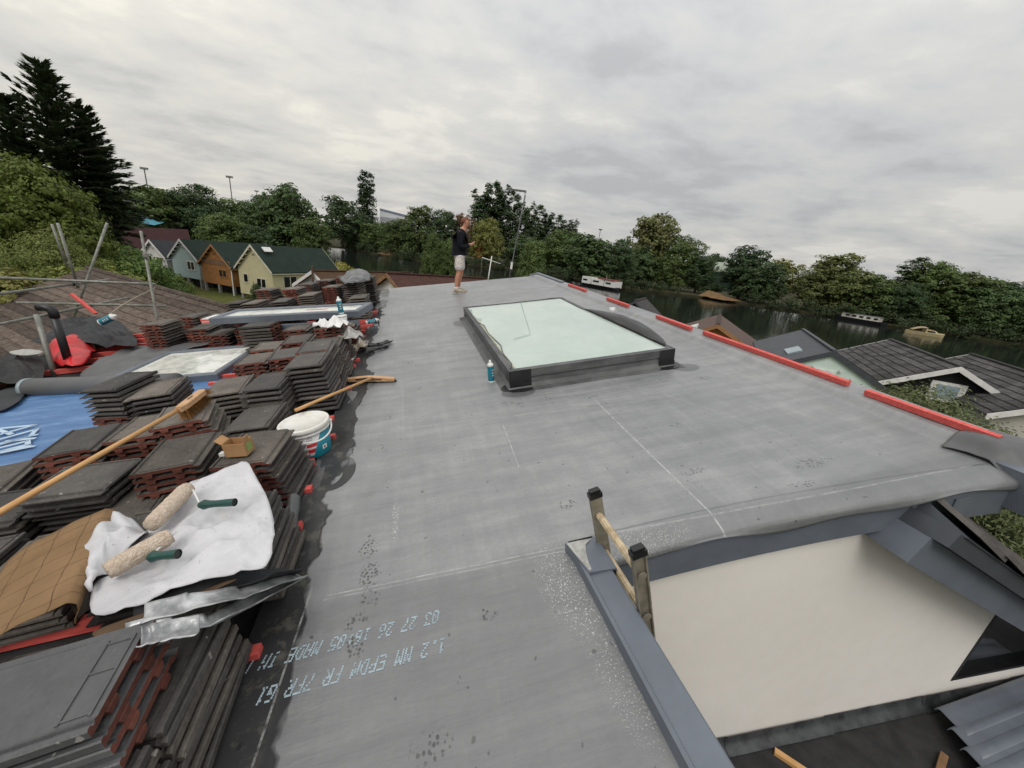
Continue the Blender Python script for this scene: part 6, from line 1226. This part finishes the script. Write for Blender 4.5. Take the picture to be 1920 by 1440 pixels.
# ------------------------------------------------------------------ far masts and buildings
def floodlight(label, px, ytop, ybase, d_):
    a = atd(px, ytop, d_); b = Vector((a.x, a.y, 0.5)); t = thing('floodlight_mast', label, 'floodlight', Matrix.Translation(b), 'floodlight masts'); MB().tube([b, a], 0.16, 6).build('mast', am, t); mb = MB(); mb.box(a, (2.0, 0.3, 0.35)); mb.build('lamp_bar', am, t)
    for i in range(4): mb = MB(); mb.box(a + Vector((-0.75 + 0.5 * i, -0.1, -0.32)), (0.34, 0.2, 0.3)); mb.build('lamp', am, t)
floodlight('thin floodlight mast above the trees left of the tall poplar', 430, 331, 380, 170); floodlight('thin floodlight mast just right of the big conifer', 270, 315, 350, 170); floodlight('faint distant mast between two floodlights', 481, 358, 380, 260); floodlight('thin distant pole above the trees beyond the roof', 1126, 430, 450, 220)
a, b = atd(712, 392, 420), atd(782, 410, 420); t = thing('stadium_building', 'long pale industrial roofline far away beside the poplar', 'building', Matrix.Translation((a.x, a.y, 0.5))); mb = MB(); mb.add([a, b, gd(b, 0.5), gd(a, 0.5)], [(3, 2, 1, 0)]); mb.obox(gd(a, 0.5), b - a - Vector((0, 0, (b - a).z)), Vector((0, 40, 0)), Vector((0, 0, a.z - 7))); mb.build('wall', simple('pale_cladding', (0.62, 0.64, 0.66), (0.5, 0.53, 0.56), 0.05, 0.6), t)
mb = MB(); mb.bar(a, b, 1.0, 1.6); mb.build('roof_edge', simple('blue_grey_edge', (0.20, 0.25, 0.33), None, 1, 0.6), t)
c = atd(1358, 492, 210); t = thing('reservoir_hall', 'pale curved roof showing between trees on the far bank', 'building', Matrix.Translation((c.x, c.y, 0.5))); mb = MB(); mb.sheet(lambda a, b: (c.x - 14 + 30 * a, c.y - 6 + 12 * b, c.z - 8 * (2 * b - 1) ** 2 * 0.5 - 1.5 * (2 * a - 1) ** 2), 10, 10); mb.build('roof', simple('pale_green_roof', (0.30, 0.34, 0.27), None, 1, 0.7), t, True); mb = MB(); mb.obox((c.x - 14, c.y - 5.5, 0.5), (30, 0, 0), (0, 11, 0), (0, 0, c.z - 5)); mb.build('wall', roofgreen, t)
# ------------------------------------------------------------------ foliage
def foliage_mat(name, transl=0.25):
    k = NT(name); oi = k.n('ShaderNodeObjectInfo'); ge = k.n('ShaderNodeNewGeometry'); f = k.noise(0.55, 3, 0.5)
    v = k.math('ADD', 0.62, k.math('ADD', k.math('MULTIPLY', ge.outputs['Random Per Island'], 0.42), k.math('MULTIPLY', f, 0.62)))
    hs = k.n('ShaderNodeHueSaturation'); k.L(oi.outputs['Color'], hs.inputs['Color']); k.L(v, hs.inputs['Value']); k.L(k.math('ADD', 0.485, k.math('MULTIPLY', ge.outputs['Random Per Island'], 0.03)), hs.inputs['Hue'])
    k.col(hs.outputs[0]); k.set(0.6, 0, 0.25)
    tr = k.n('ShaderNodeBsdfTranslucent'); k.L(hs.outputs[0], tr.inputs[0]); ms = k.n('ShaderNodeMixShader'); ms.inputs[0].default_value = transl
    k.L(k.b.outputs[0], ms.inputs[1]); k.L(tr.outputs[0], ms.inputs[2]); k.L(ms.outputs[0], k.out.inputs['Surface']); return k.mat
FM = foliage_mat('foliage'); bark = simple('bark', (0.10, 0.085, 0.065), (0.055, 0.045, 0.035), 3, 0.9, 0.2, bump=0.6, bscale=10, stretch=(1, 1, 0.3))
rng = np.random.default_rng(5)
def unit(a): return a / np.maximum(np.linalg.norm(a, axis=1, keepdims=True), 1e-6)
def leaf_mesh(name, C, D, Nn, S, asp=0.55, fold=0.12):
    D = unit(D); B = unit(np.cross(D, Nn)); Nn = np.cross(B, D); S = S[:, None]; n = len(C)
    v = np.stack([C - D * S * 0.5, C + B * S * asp * 0.5 + Nn * S * fold - D * S * 0.05, C + D * S * 0.5, C - B * S * asp * 0.5 + Nn * S * fold - D * S * 0.05], 1).reshape(-1, 3).astype(np.float32)
    me = bpy.data.meshes.new(name); me.vertices.add(n * 4); me.vertices.foreach_set('co', v.ravel()); me.loops.add(n * 4); me.loops.foreach_set('vertex_index', np.arange(n * 4, dtype=np.int32)); me.polygons.add(n); me.polygons.foreach_set('loop_start', np.arange(0, n * 4, 4, dtype=np.int32)); me.polygons.foreach_set('loop_total', np.full(n, 4, dtype=np.int32)); me.update(calc_edges=True); me.materials.append(FM); return me
def crown(name, lobes, ncl, per, clr, leaf, seed, droop=0.0, up=0.35, asp=0.6, inner=0.25):
    """lobes: (x,y,z,rx,ry,rz); clusters of leaves sit on the skins of the lobes"""
    r = np.random.default_rng(seed); L = np.array(lobes, float); vol = (L[:, 3] * L[:, 4] * L[:, 5]) ** 0.67; pick = r.choice(len(L), ncl, p=vol / vol.sum()); d = unit(r.normal(size=(ncl, 3))); d[:, 2] = np.where(d[:, 2] < -0.55, -d[:, 2], d[:, 2])
    rad = np.where(r.random(ncl) < inner, r.uniform(0.45, 0.85, ncl), r.uniform(0.86, 1.06, ncl))[:, None]; cc = L[pick, :3] + d * L[pick, 3:] * rad
    cs = clr * r.uniform(0.6, 1.35, ncl); idx = np.repeat(np.arange(ncl), per); n = len(idx); o = unit(r.normal(size=(n, 3))) * (r.random((n, 1)) ** 0.45); o[:, 2] *= 0.72
    C = cc[idx] + o * cs[idx][:, None]; out = unit(o + d[idx] * 0.9 + np.array([0, 0, up])); D = unit(np.cross(out, r.normal(size=(n, 3)))); D[:, 2] -= droop; Nn = unit(out + r.normal(size=(n, 3)) * 0.45); S = leaf * r.uniform(0.6, 1.4, n)
    return leaf_mesh(name, C, D, Nn, S, asp)
def trunk_mesh(h, r0, seed, limbs=6, spread=3.0, frm=0.35):
    rr = random.Random(seed); mb = MB(); pts = [Vector((0.25 * math.sin(i * 1.3 + seed), 0.25 * math.cos(i * 1.1 + seed), h * i / 7)) - Vector((0.25 * math.sin(seed), 0.25 * math.cos(seed), 0)) for i in range(8)]
    mb.tube(pts, [r0 * (1 - 0.115 * i) for i in range(8)], 7)
    for i in range(limbs):
        f = frm + (0.92 - frm) * i / max(1, limbs - 1); p = pts[0].lerp(pts[-1], f); a = rr.uniform(0, 6.28); l = spread * (1.1 - 0.55 * f); q = p + Vector((math.cos(a) * l * 0.55, math.sin(a) * l * 0.55, l * 0.45)); e = p + Vector((math.cos(a) * l, math.sin(a) * l, l * 0.75)); mb.tube([p, q, e], [r0 * 0.42 * (1 - 0.5 * f), r0 * 0.25, r0 * 0.08], 5)
    me = bpy.data.meshes.new('trunk'); me.from_pydata([tuple(p) for p in mb.v], [], mb.f); me.materials.append(bark); me.polygons.foreach_set('use_smooth', [True] * len(me.polygons)); me.update(); return me
def lob(seed, n, R, z0, z1, r, squash=0.8):
    rr = random.Random(seed); out = []
    for i in range(n):
        t = (i + 0.5) / n; z = z0 + (z1 - z0) * t; rad = R * math.sin(math.pi * (0.18 + 0.72 * t)) ** 0.8; a = i * 2.4 + rr.uniform(-.4, .4); out.append((math.cos(a) * rad * 0.62, math.sin(a) * rad * 0.62, z, r * rr.uniform(.75, 1.2), r * rr.uniform(.75, 1.2), r * squash * rr.uniform(.8, 1.15)))
    out.append((0, 0, (z0 + z1) / 2, R * 0.7, R * 0.7, (z1 - z0) * 0.45)); return out
PR = {}
for i in range(5):       # broad crowns about 14 m high, foliage to the ground
    PR['round%d' % i] = (crown('broad_crown', lob(20 + i, 13 + i, 5.2, 1.6, 11.6 + 0.4 * i, 2.7), (560, 520, 800, 760, 640)[i], (18, 17, 22, 20, 18)[i], (0.95, 1.05, 0.75, 0.85, 0.9)[i], (0.56, 0.62, 0.38, 0.42, 0.5)[i], 40 + i, inner=0.35), trunk_mesh(11, 0.38, i + 1))
for i in range(2):
    PR['poplar%d' % i] = (crown('poplar_crown', [(math.sin(q * 2.1 + i) * (1.2 + 0.8 * math.sin(math.pi * q / 20)), math.cos(q * 2.6 + i) * 1.5, 3 + 21.5 * q / 20, 1.5 * (1.15 - 0.7 * (q / 20) ** 2), 1.5 * (1.15 - 0.7 * (q / 20) ** 2), 2.6) for q in range(21)], 560, 18, 0.85, 0.62, 60 + i, up=0.8, asp=0.5), trunk_mesh(22, 0.45, 9 + i, 4, 2.0))
PR['roundf'] = (crown('fine_round_crown', lob(23, 15, 5.2, 1.6, 11.8, 2.5), 1100, 26, 0.75, 0.30, 47, inner=0.3), trunk_mesh(11, 0.38, 2))
PR['airy'] = (crown('airy_crown', lob(31, 15, 4.2, 2.5, 12.5, 1.7), 300, 17, 0.70, 0.48, 70, inner=0.15), trunk_mesh(12.5, 0.30, 5, 12, 3.4))
for i in range(2): PR['bush%d' % i] = (crown('bush_crown', lob(50 + i, 9, 2.3, 0.7, 3.1, 1.15), 420, 22, 0.40, 0.20, 80 + i), trunk_mesh(2.6, 0.12, 3, 6, 1.2, 0.15))
PR['fine'] = (crown('willow_crown', lob(61, 16, 2.4, 0.8, 4.2, 1.1), 700, 30, 0.40, 0.15, 91, droop=0.25, up=0.6, asp=0.26), trunk_mesh(3.4, 0.12, 6, 8, 1.4, 0.1))
PR['near'] = (crown('near_willow_crown', lob(61, 16, 2.2, 2.2, 4.4, 0.85), 1300, 36, 0.30, 0.085, 92, droop=0.15, up=0.6, asp=0.30), trunk_mesh(3.6, 0.10, 6, 14, 1.8, 0.2))
HT = {k: max(max(v.co.z for v in c.vertices), 0.1) for k, (c, t) in PR.items()}
TREES = 0
def tree(label, px, ytop, d, proto, wscale=1.0, col=(0.05, 0.075, 0.025), base=0.45, name='tree', group='trees', cat='tree', top=None, rot=None, sink=0.0):
    global TREES
    TREES += 1; a = atd(px, ytop, d) if top is None else top; H0 = HT[proto] * 0.985; s_ = (a.z - base + sink) / H0
    T = Matrix.Translation((a.x, a.y, base - sink)) @ Matrix.Rotation(TREES * 1.7 if rot is None else rot, 4, 'Z') @ Matrix.Diagonal((s_ * wscale, s_ * wscale, s_, 1))
    t = thing(name, label, cat, T, group); cm, tm = PR[proto]
    c = bpy.data.objects.new('crown', cm); COL.objects.link(c); c.parent = t; j = 1.45 + 0.45 * ((TREES * 0.377) % 1); c.color = (col[0] * j, col[1] * j, col[2] * j, 1)
    k_ = bpy.data.objects.new('trunk', tm); COL.objects.link(k_); k_.parent = t
    return t
G1, G2, G3, G4, YG, DK_, OL = (0.050, 0.072, 0.022), (0.042, 0.066, 0.024), (0.060, 0.085, 0.026), (0.035, 0.055, 0.022), (0.10, 0.105, 0.03), (0.024, 0.040, 0.016), (0.085, 0.098, 0.050)
LBK, FBK = 'trees on the left bank', 'trees on the far bank'
for a in [
    ('rounded tree just right of the big conifer', 262, 345, 98, 'round0', 1.3, G1), ('rounded olive tree behind the maroon roof', 305, 352, 104, 'round1', 1.3, G1), ('broad rounded tree above the blue cabin', 360, 343, 100, 'round2', 1.25, G4),
    ('low bright green tree behind the green roofs', 418, 400, 78, 'round3', 1.5, G3), ('tree below the tall floodlight mast', 440, 372, 105, 'round4', 1.2, G1), ('large spreading tree on the bank behind the yellow cabin', 536, 342, 92, 'round0', 1.02, G2),
    ('left shoulder tree beside the large spreading tree', 487, 365, 98, 'round2', 1.1, G2), ('low tree overhanging the water right of the yellow cabin', 585, 405, 84, 'round1', 1.05, G1), ('dark low tree between green roof and spreading tree', 470, 420, 78, 'round4', 1.3, G4),
    ('tree behind the cedar cabin roof', 395, 385, 95, 'round1', 1.2, DK_), ('dark tree closing the gap left of the maroon roof', 215, 372, 92, 'round3', 1.2, DK_)]:
    tree(a[0], *a[1:6], a[6], group=LBK)
for a in [
    ('airy tree at the river bend left of the poplar', 640, 368, 205, 'airy', 1.4, G4), ('bushy tree under the tall poplar', 665, 398, 215, 'round2', 1.3, G4), ('single tall columnar poplar left of the person', 686, 320, 235, 'poplar0', 1.15, DK_),
    ('low tree behind the sandy bank', 705, 415, 200, 'round1', 1.4, G1), ('rounded tree below the pale industrial roofline', 745, 408, 185, 'round3', 1.3, G1), ('thin birch-like tree with open crown', 788, 384, 190, 'airy', 1.1, G1), ('low bank tree in front of the birch', 775, 430, 165, 'round0', 1.4, G2),
    ('dark tree just left of the person', 830, 392, 175, 'round4', 0.9, G4), ('brownish bare tree behind the person', 868, 400, 168, 'airy', 1.0, (0.10, 0.065, 0.035)), ('yellowing tree right of the person', 915, 408, 160, 'round2', 0.9, YG), ('rusty coloured shrub below the yellowing tree', 903, 445, 158, 'round1', 0.6, (0.20, 0.085, 0.03)),
    ('tall poplar group, left column', 903, 352, 230, 'poplar1', 1.3, G4), ('tall poplar group, middle column', 925, 341, 232, 'poplar0', 1.25, G4), ('tall poplar group, highest right column', 944, 340, 234, 'poplar1', 1.1, DK_), ('tall poplar behind the aerial mast', 968, 358, 236, 'poplar0', 1.1, G4),
    ('first of the descending row of poplars', 990, 377, 238, 'poplar1', 1.2, G4), ('second of the descending row of poplars', 1012, 384, 240, 'poplar0', 1.25, G4), ('third of the descending row of poplars', 1032, 394, 240, 'poplar1', 1.3, DK_), ('fourth of the descending row of poplars', 1052, 404, 240, 'poplar0', 1.4, G4), ('last poplar of the descending row', 1074, 410, 240, 'poplar1', 1.4, DK_),
    ('bushy bank tree right of the aerial mast', 985, 440, 150, 'round0', 1.25, G2), ('bright green bank tree beyond the roof end', 1020, 452, 140, 'round3', 1.2, G3), ('bank tree left of the houseboat', 1062, 430, 142, 'round4', 1.3, G1), ('rounded tree above the houseboat', 1110, 438, 130, 'round1', 1.2, G2),
    ('dark tree over the right end of the houseboat', 1165, 448, 114, 'round2', 1.1, G4), ('tall open crowned tree rising above the bank', 1237, 396, 150, 'round1', 0.85, (0.075, 0.080, 0.030)), ('broad tree under the tall open crowned tree', 1205, 462, 112, 'round0', 1.2, G2), ('large bank tree left of the sandy slope', 1292, 440, 108, 'round3', 1.05, G1),
    ('low green tree hanging over the water', 1250, 480, 108, 'round4', 1.3, G3), ('tree beside the pale curved roof', 1322, 472, 106, 'round2', 1.0, G4), ('small distant tree on the hill behind the pale roof', 1349, 474, 220, 'round1', 0.7, DK_), ('dark rounded tree right of the sandy slope', 1412, 460, 112, 'round0', 1.0, DK_),
    ('dark broad tree next to the sandy slope', 1445, 490, 106, 'round4', 1.2, G4), ('yellow-topped tree behind the dark trees', 1478, 486, 122, 'airy', 1.3, YG), ('tall pale willow-like tree on the right bank', 1580, 474, 118, 'airy', 1.5, (0.085, 0.095, 0.032)), ('broad olive tree beside the tall pale tree', 1545, 500, 112, 'round2', 1.2, (0.070, 0.080, 0.028)),
    ('low bush at the waterline left of the narrowboat', 1490, 570, 96, 'bush1', 1.6, G3), ('round tree overhanging the narrowboat', 1560, 520, 100, 'round3', 1.2, G1), ('olive tree above the narrowboat', 1615, 505, 112, 'round1', 1.2, (0.065, 0.078, 0.026)), ('tree behind the narrowboat stern', 1660, 516, 110, 'round0', 1.2, G1),
    ('pointed tree on the right bank skyline', 1728, 484, 118, 'poplar0', 2.0, G4), ('rounded skyline tree beside the pointed tree', 1775, 490, 114, 'round4', 1.0, G1), ('tree above the cabin cruiser', 1715, 530, 104, 'round2', 1.2, G4), ('broad tree right of the cabin cruiser', 1790, 530, 102, 'round3', 1.3, G2), ('skyline tree near the right edge', 1835, 508, 112, 'round1', 1.2, G1),
    ('dark distant tree at the right edge skyline', 1905, 528, 150, 'round0', 1.4, DK_), ('bank tree at the far right edge', 1872, 540, 104, 'round4', 1.3, G2), ('low willow at the right edge waterline', 1925, 560, 100, 'round3', 1.2, G3), ('tree outside the right edge of the bank', 1990, 545, 104, 'round2', 1.5, G2),
    ('dark undergrowth tree behind the houseboat', 1120, 478, 118, 'round3', 1.4, DK_), ('low bank shrub left of the sandy slope', 1330, 530, 104, 'bush0', 1.8, G4), ('shrub right of the sandy slope at the water', 1395, 525, 100, 'round1', 1.3, DK_)]:
    px_ = a[1]; shore = np.interp(px_, [600, 700, 780, 1000, 1060, 1100, 1160, 1210, 1300, 1450, 1660, 1850, 2000], [222, 178, 158, 163, 158, 124, 122, 140, 147, 130, 127, 130, 134])
    dd = a[3] if a[3] > 190 else shore + 5 + (a[3] * 7 % 13)
    tree(a[0], px_, a[2], dd, a[4], a[5] * 1.12, a[6], group=FBK)
# low growth filling the foot of the far bank
ubr = random.Random(21); BK = [(-28, 222), (-12, 180), (4, 159), (24, 157), (50, 155), (60, 122), (64, 106), (82, 104), (98, 88), (107, 75), (110, 65), (118, 52), (120, 44), (132, 30), (150, 12)]
Cs = []; n_ = 0
mb_l = []
for (x0, y0), (x1, y1) in zip(BK[:-1], BK[1:]):
    L_ = math.hypot(x1 - x0, y1 - y0); q = int(L_ / 1.6)
    for i in range(q):
        t_ = i / q; q_ = ubr.uniform(0.962, 1.02); cx, cy = (x0 + (x1 - x0) * t_) * q_ + ubr.uniform(-1, 1), (y0 + (y1 - y0) * t_) * q_ + ubr.uniform(-1, 1)
        if (abs(cx - 87) < 6 and abs(cy - 97) < 9 and ubr.random() < 0.85) or (abs(cx + 7) < 7 and abs(cy - 176) < 10): continue
        mb_l.append((cx, cy, 0.3 + ubr.uniform(0.2, 2.2), 1.6, 1.6, 1.4))
ub = bpy.data.objects.new('undergrowth', crown('undergrowth', mb_l, 3200, 14, 0.9, 0.42, 33)); COL.objects.link(ub); ub.color = (0.036, 0.054, 0.020, 1); tag(ub, 'dark undergrowth along the foot of the far bank', 'undergrowth', kind='stuff')
far_w = []
for i in range(240):
    px_ = ubr.uniform(-100, 2050); dd = ubr.uniform(230, 330) ; hz = 476 + 0.112 * (px_ - 987); p = atd(px_, hz - ubr.uniform(2, 22) * (0.6 if px_ > 1000 else 1.0), dd)
    far_w.append((p.x, p.y, max(3, p.z - 4), 7, 7, 6))
ub = bpy.data.objects.new('far_wood', crown('far_wood', far_w, 2600, 12, 2.6, 1.3, 34)); COL.objects.link(ub); ub.color = (0.040, 0.055, 0.026, 1); tag(ub, 'distant belt of trees closing the horizon', 'wood', kind='stuff')
# island bushes in mid river
tree('large green willow bush standing in the water left of the person', 815, 436, 62, 'round2', 0.62, G3, base=0.1, name='willow_bush', group='river bushes'); tree('second green bush close behind the willow bush', 842, 446, 66, 'round0', 0.55, G3, base=0.1, name='willow_bush', group='river bushes')
tree('green bush at the water right of the washing pole', 1003, 450, 75, 'round4', 0.75, G3, base=0.1, name='willow_bush', group='river bushes')
land('island', [(-2, 58), (8, 56), (12, 62), (10, 72), (2, 70)], 0.2, earth); land('island', [(18, 66), (32, 62), (34, 72), (24, 78)], 0.2, earth)
tree('yellow-green shrub at the water beyond the yellow cabin', 636, 490, 52, 'bush0', 1.0, (0.16, 0.15, 0.035), name='shrub', group='shrubs', cat='shrub'); tree('yellowish shrub beyond the low reddish roof', 785, 512, 36, 'bush1', 0.8, (0.14, 0.12, 0.03), name='shrub', group='shrubs', cat='shrub', base=0.45)
tree('small dark green shrub against the yellow cabin', 480, 527, 36, 'bush1', 0.35, G2, name='shrub', group='shrubs', cat='shrub')
# left foreground greenery
tree('yellow-green tree at the left edge in front of the conifer', 20, 285, 33, 'roundf', 0.9, (0.062, 0.080, 0.016)); tree('lower yellow-green tree beside the one at the left edge', 78, 335, 34, 'roundf', 0.8, (0.058, 0.078, 0.016))
LH = 'left hedge'
tree('feathery light green willow behind the scaffold', 65, 415, 30, 'fine', 0.9, (0.125, 0.145, 0.045), name='willow_bush', group=LH); tree('feathery green bush at the left edge of the frame', -15, 455, 28, 'fine', 1.0, (0.095, 0.115, 0.032), name='willow_bush', group=LH); tree('feathery bush right behind the slanting tube', 128, 450, 30, 'fine', 0.8, (0.11, 0.13, 0.038), name='willow_bush', group=LH)
tree('dense green hedge bush beside the scaffold post', 228, 455, 34, 'bush0', 0.9, (0.062, 0.098, 0.024), name='hedge_bush', group=LH); tree('second hedge bush under the white cabin', 285, 500, 37, 'bush1', 1.1, (0.055, 0.085, 0.022), name='hedge_bush', group=LH); tree('low yellow-green bush behind the brown roof ridge', 140, 490, 28, 'bush1', 1.2, (0.11, 0.12, 0.03), name='hedge_bush', group=LH)
tree('low shrub on the lawn in front of the blue cabin', 322, 517, 40, 'bush0', 0.9, (0.07, 0.09, 0.025), name='hedge_bush', group=LH); tree('dark bush behind the hedge under the maroon roof', 190, 440, 44, 'round4', 0.7, G4, name='hedge_bush', group=LH); tree('yellowish low bush at the left edge above the brown roof', 30, 500, 27, 'bush0', 1.3, (0.12, 0.115, 0.033), name='hedge_bush', group=LH); tree('low bush between the feathery willow and the hedge', 185, 478, 32, 'bush0', 1.0, (0.075, 0.105, 0.026), name='hedge_bush', group=LH)
# big conifer
def conifer(label, px, ytop, d, width, seed, col, low=0.25):
    a = atd(px, ytop, d); H = a.z - 0.45; t = thing('conifer', label, 'tree', Matrix.Translation((a.x, a.y, 0.45)), 'conifers'); r = np.random.default_rng(seed); C = []; D = []; Nn = []; S = []
    mbt = MB(); mbt.tube([(0, 0, 0), (0, 0, H * 0.5), (0, 0, H)], [0.55, 0.32, 0.03], 8)
    z = H * low
    while z < H * 0.985:
        f = z / H; Lm = width * (1 - f) ** 0.75 * r.uniform(0.85, 1.1) + 0.25; nb = 8 if f < 0.8 else 5
        for b in range(nb):
            th = b * 6.283 / nb + r.uniform(-.35, .35); L_ = Lm * r.uniform(0.6, 1.12); dx, dy = math.cos(th), math.sin(th); rise = 0.35 + 0.55 * f; tip = None; pts = []
            m_ = max(4, int(L_ / 0.36))
            for i in range(m_ + 1):
                s_ = i / m_; zz = z + L_ * (rise * s_ - 0.62 * s_ * s_ * (1.25 - f)) + 0.22 * L_ * max(0, s_ - 0.72); pts.append((dx * L_ * s_, dy * L_ * s_, zz))
            mbt.tube([pts[0], pts[len(pts) // 2], pts[-1]], [0.07 * (1.2 - f), 0.04, 0.012], 4, 0, False)
            for i in range(1, m_ + 1):
                s_ = i / m_; p = np.array(pts[i]); q = np.array(pts[i - 1]); bd = p - q; sp = 0.55 * (1 - 0.55 * s_) * min(1.3, 0.35 + L_ * 0.18)
                for w_ in range(13):
                    sd = r.uniform(-1, 1); C.append(p + np.array([-dy, dx, 0]) * sd * sp + np.array([0, 0, r.uniform(-.20, .06)])); D.append(bd / max(1e-6, np.linalg.norm(bd)) + np.array([-dy, dx, 0]) * sd * 0.9 + np.array([0, 0, r.uniform(-.28, .25)])); Nn.append(np.array([r.normal() * .35, r.normal() * .35, 1.0])); S.append(r.uniform(0.32, 0.68))
        z += 0.52 - 0.10 * f
    C, D, Nn, S = map(np.array, (C, D, Nn, S)); me = leaf_mesh('conifer_crown', C, D, Nn, S, 0.26, 0.05); o = bpy.data.objects.new('crown', me); COL.objects.link(o); o.parent = t; o.color = (*col, 1); mbt.build('trunk', bark, t, True, True)
conifer('tallest dark conifer with upswept top at the left', 72, 112, 45, 5.1, 3, (0.036, 0.055, 0.024)); conifer('second conifer leaning against the right side of the tallest', 150, 192, 46, 3.9, 4, (0.036, 0.055, 0.024), 0.42); conifer('lower right shoulder conifer beside the pavilion', 182, 285, 47, 2.0, 5, (0.030, 0.047, 0.02), 0.42); conifer('left conifer cut by the picture edge', 5, 175, 46, 5.1, 6, (0.036, 0.055, 0.024))
# right foreground willow in front of the black cabin and the growth below the eaves
RW = 'right willows'
for lab, px_, py_, dd, wsc, cc in [('olive green willow in front of the black cabin', 1712, 716, 10.5, 0.85, (0.085, 0.098, 0.045)), ('olive willow branches below the cabin window', 1785, 742, 9.6, 0.85, (0.080, 0.093, 0.042)), ('olive willow at the right edge above the roof corner', 1872, 775, 9.2, 0.75, (0.085, 0.100, 0.046))]:
    tree(lab, px_, py_, dd, 'near', wsc, cc, name='willow_bush', group=RW)
for lab, px_, py_, zt, wsc, cc in [('dense green shrub below the front corner of the roof', 1800, 930, 3.2, 0.8, (0.070, 0.084, 0.030)), ('dense green shrub at the right edge beyond the verge', 1900, 930, 3.0, 0.8, (0.068, 0.080, 0.030)), ('shrub between the dense shrubs and the cabins', 1880, 880, 3.0, 0.9, (0.064, 0.080, 0.030)), ('dark green shrub right of the stepped verge tiles', 1960, 1000, 2.6, 0.8, (0.062, 0.076, 0.028))]:
    tree(lab, 0, 0, 0, 'near', wsc, cc, name='willow_bush', group=RW, top=onz(px_, py_, zt))
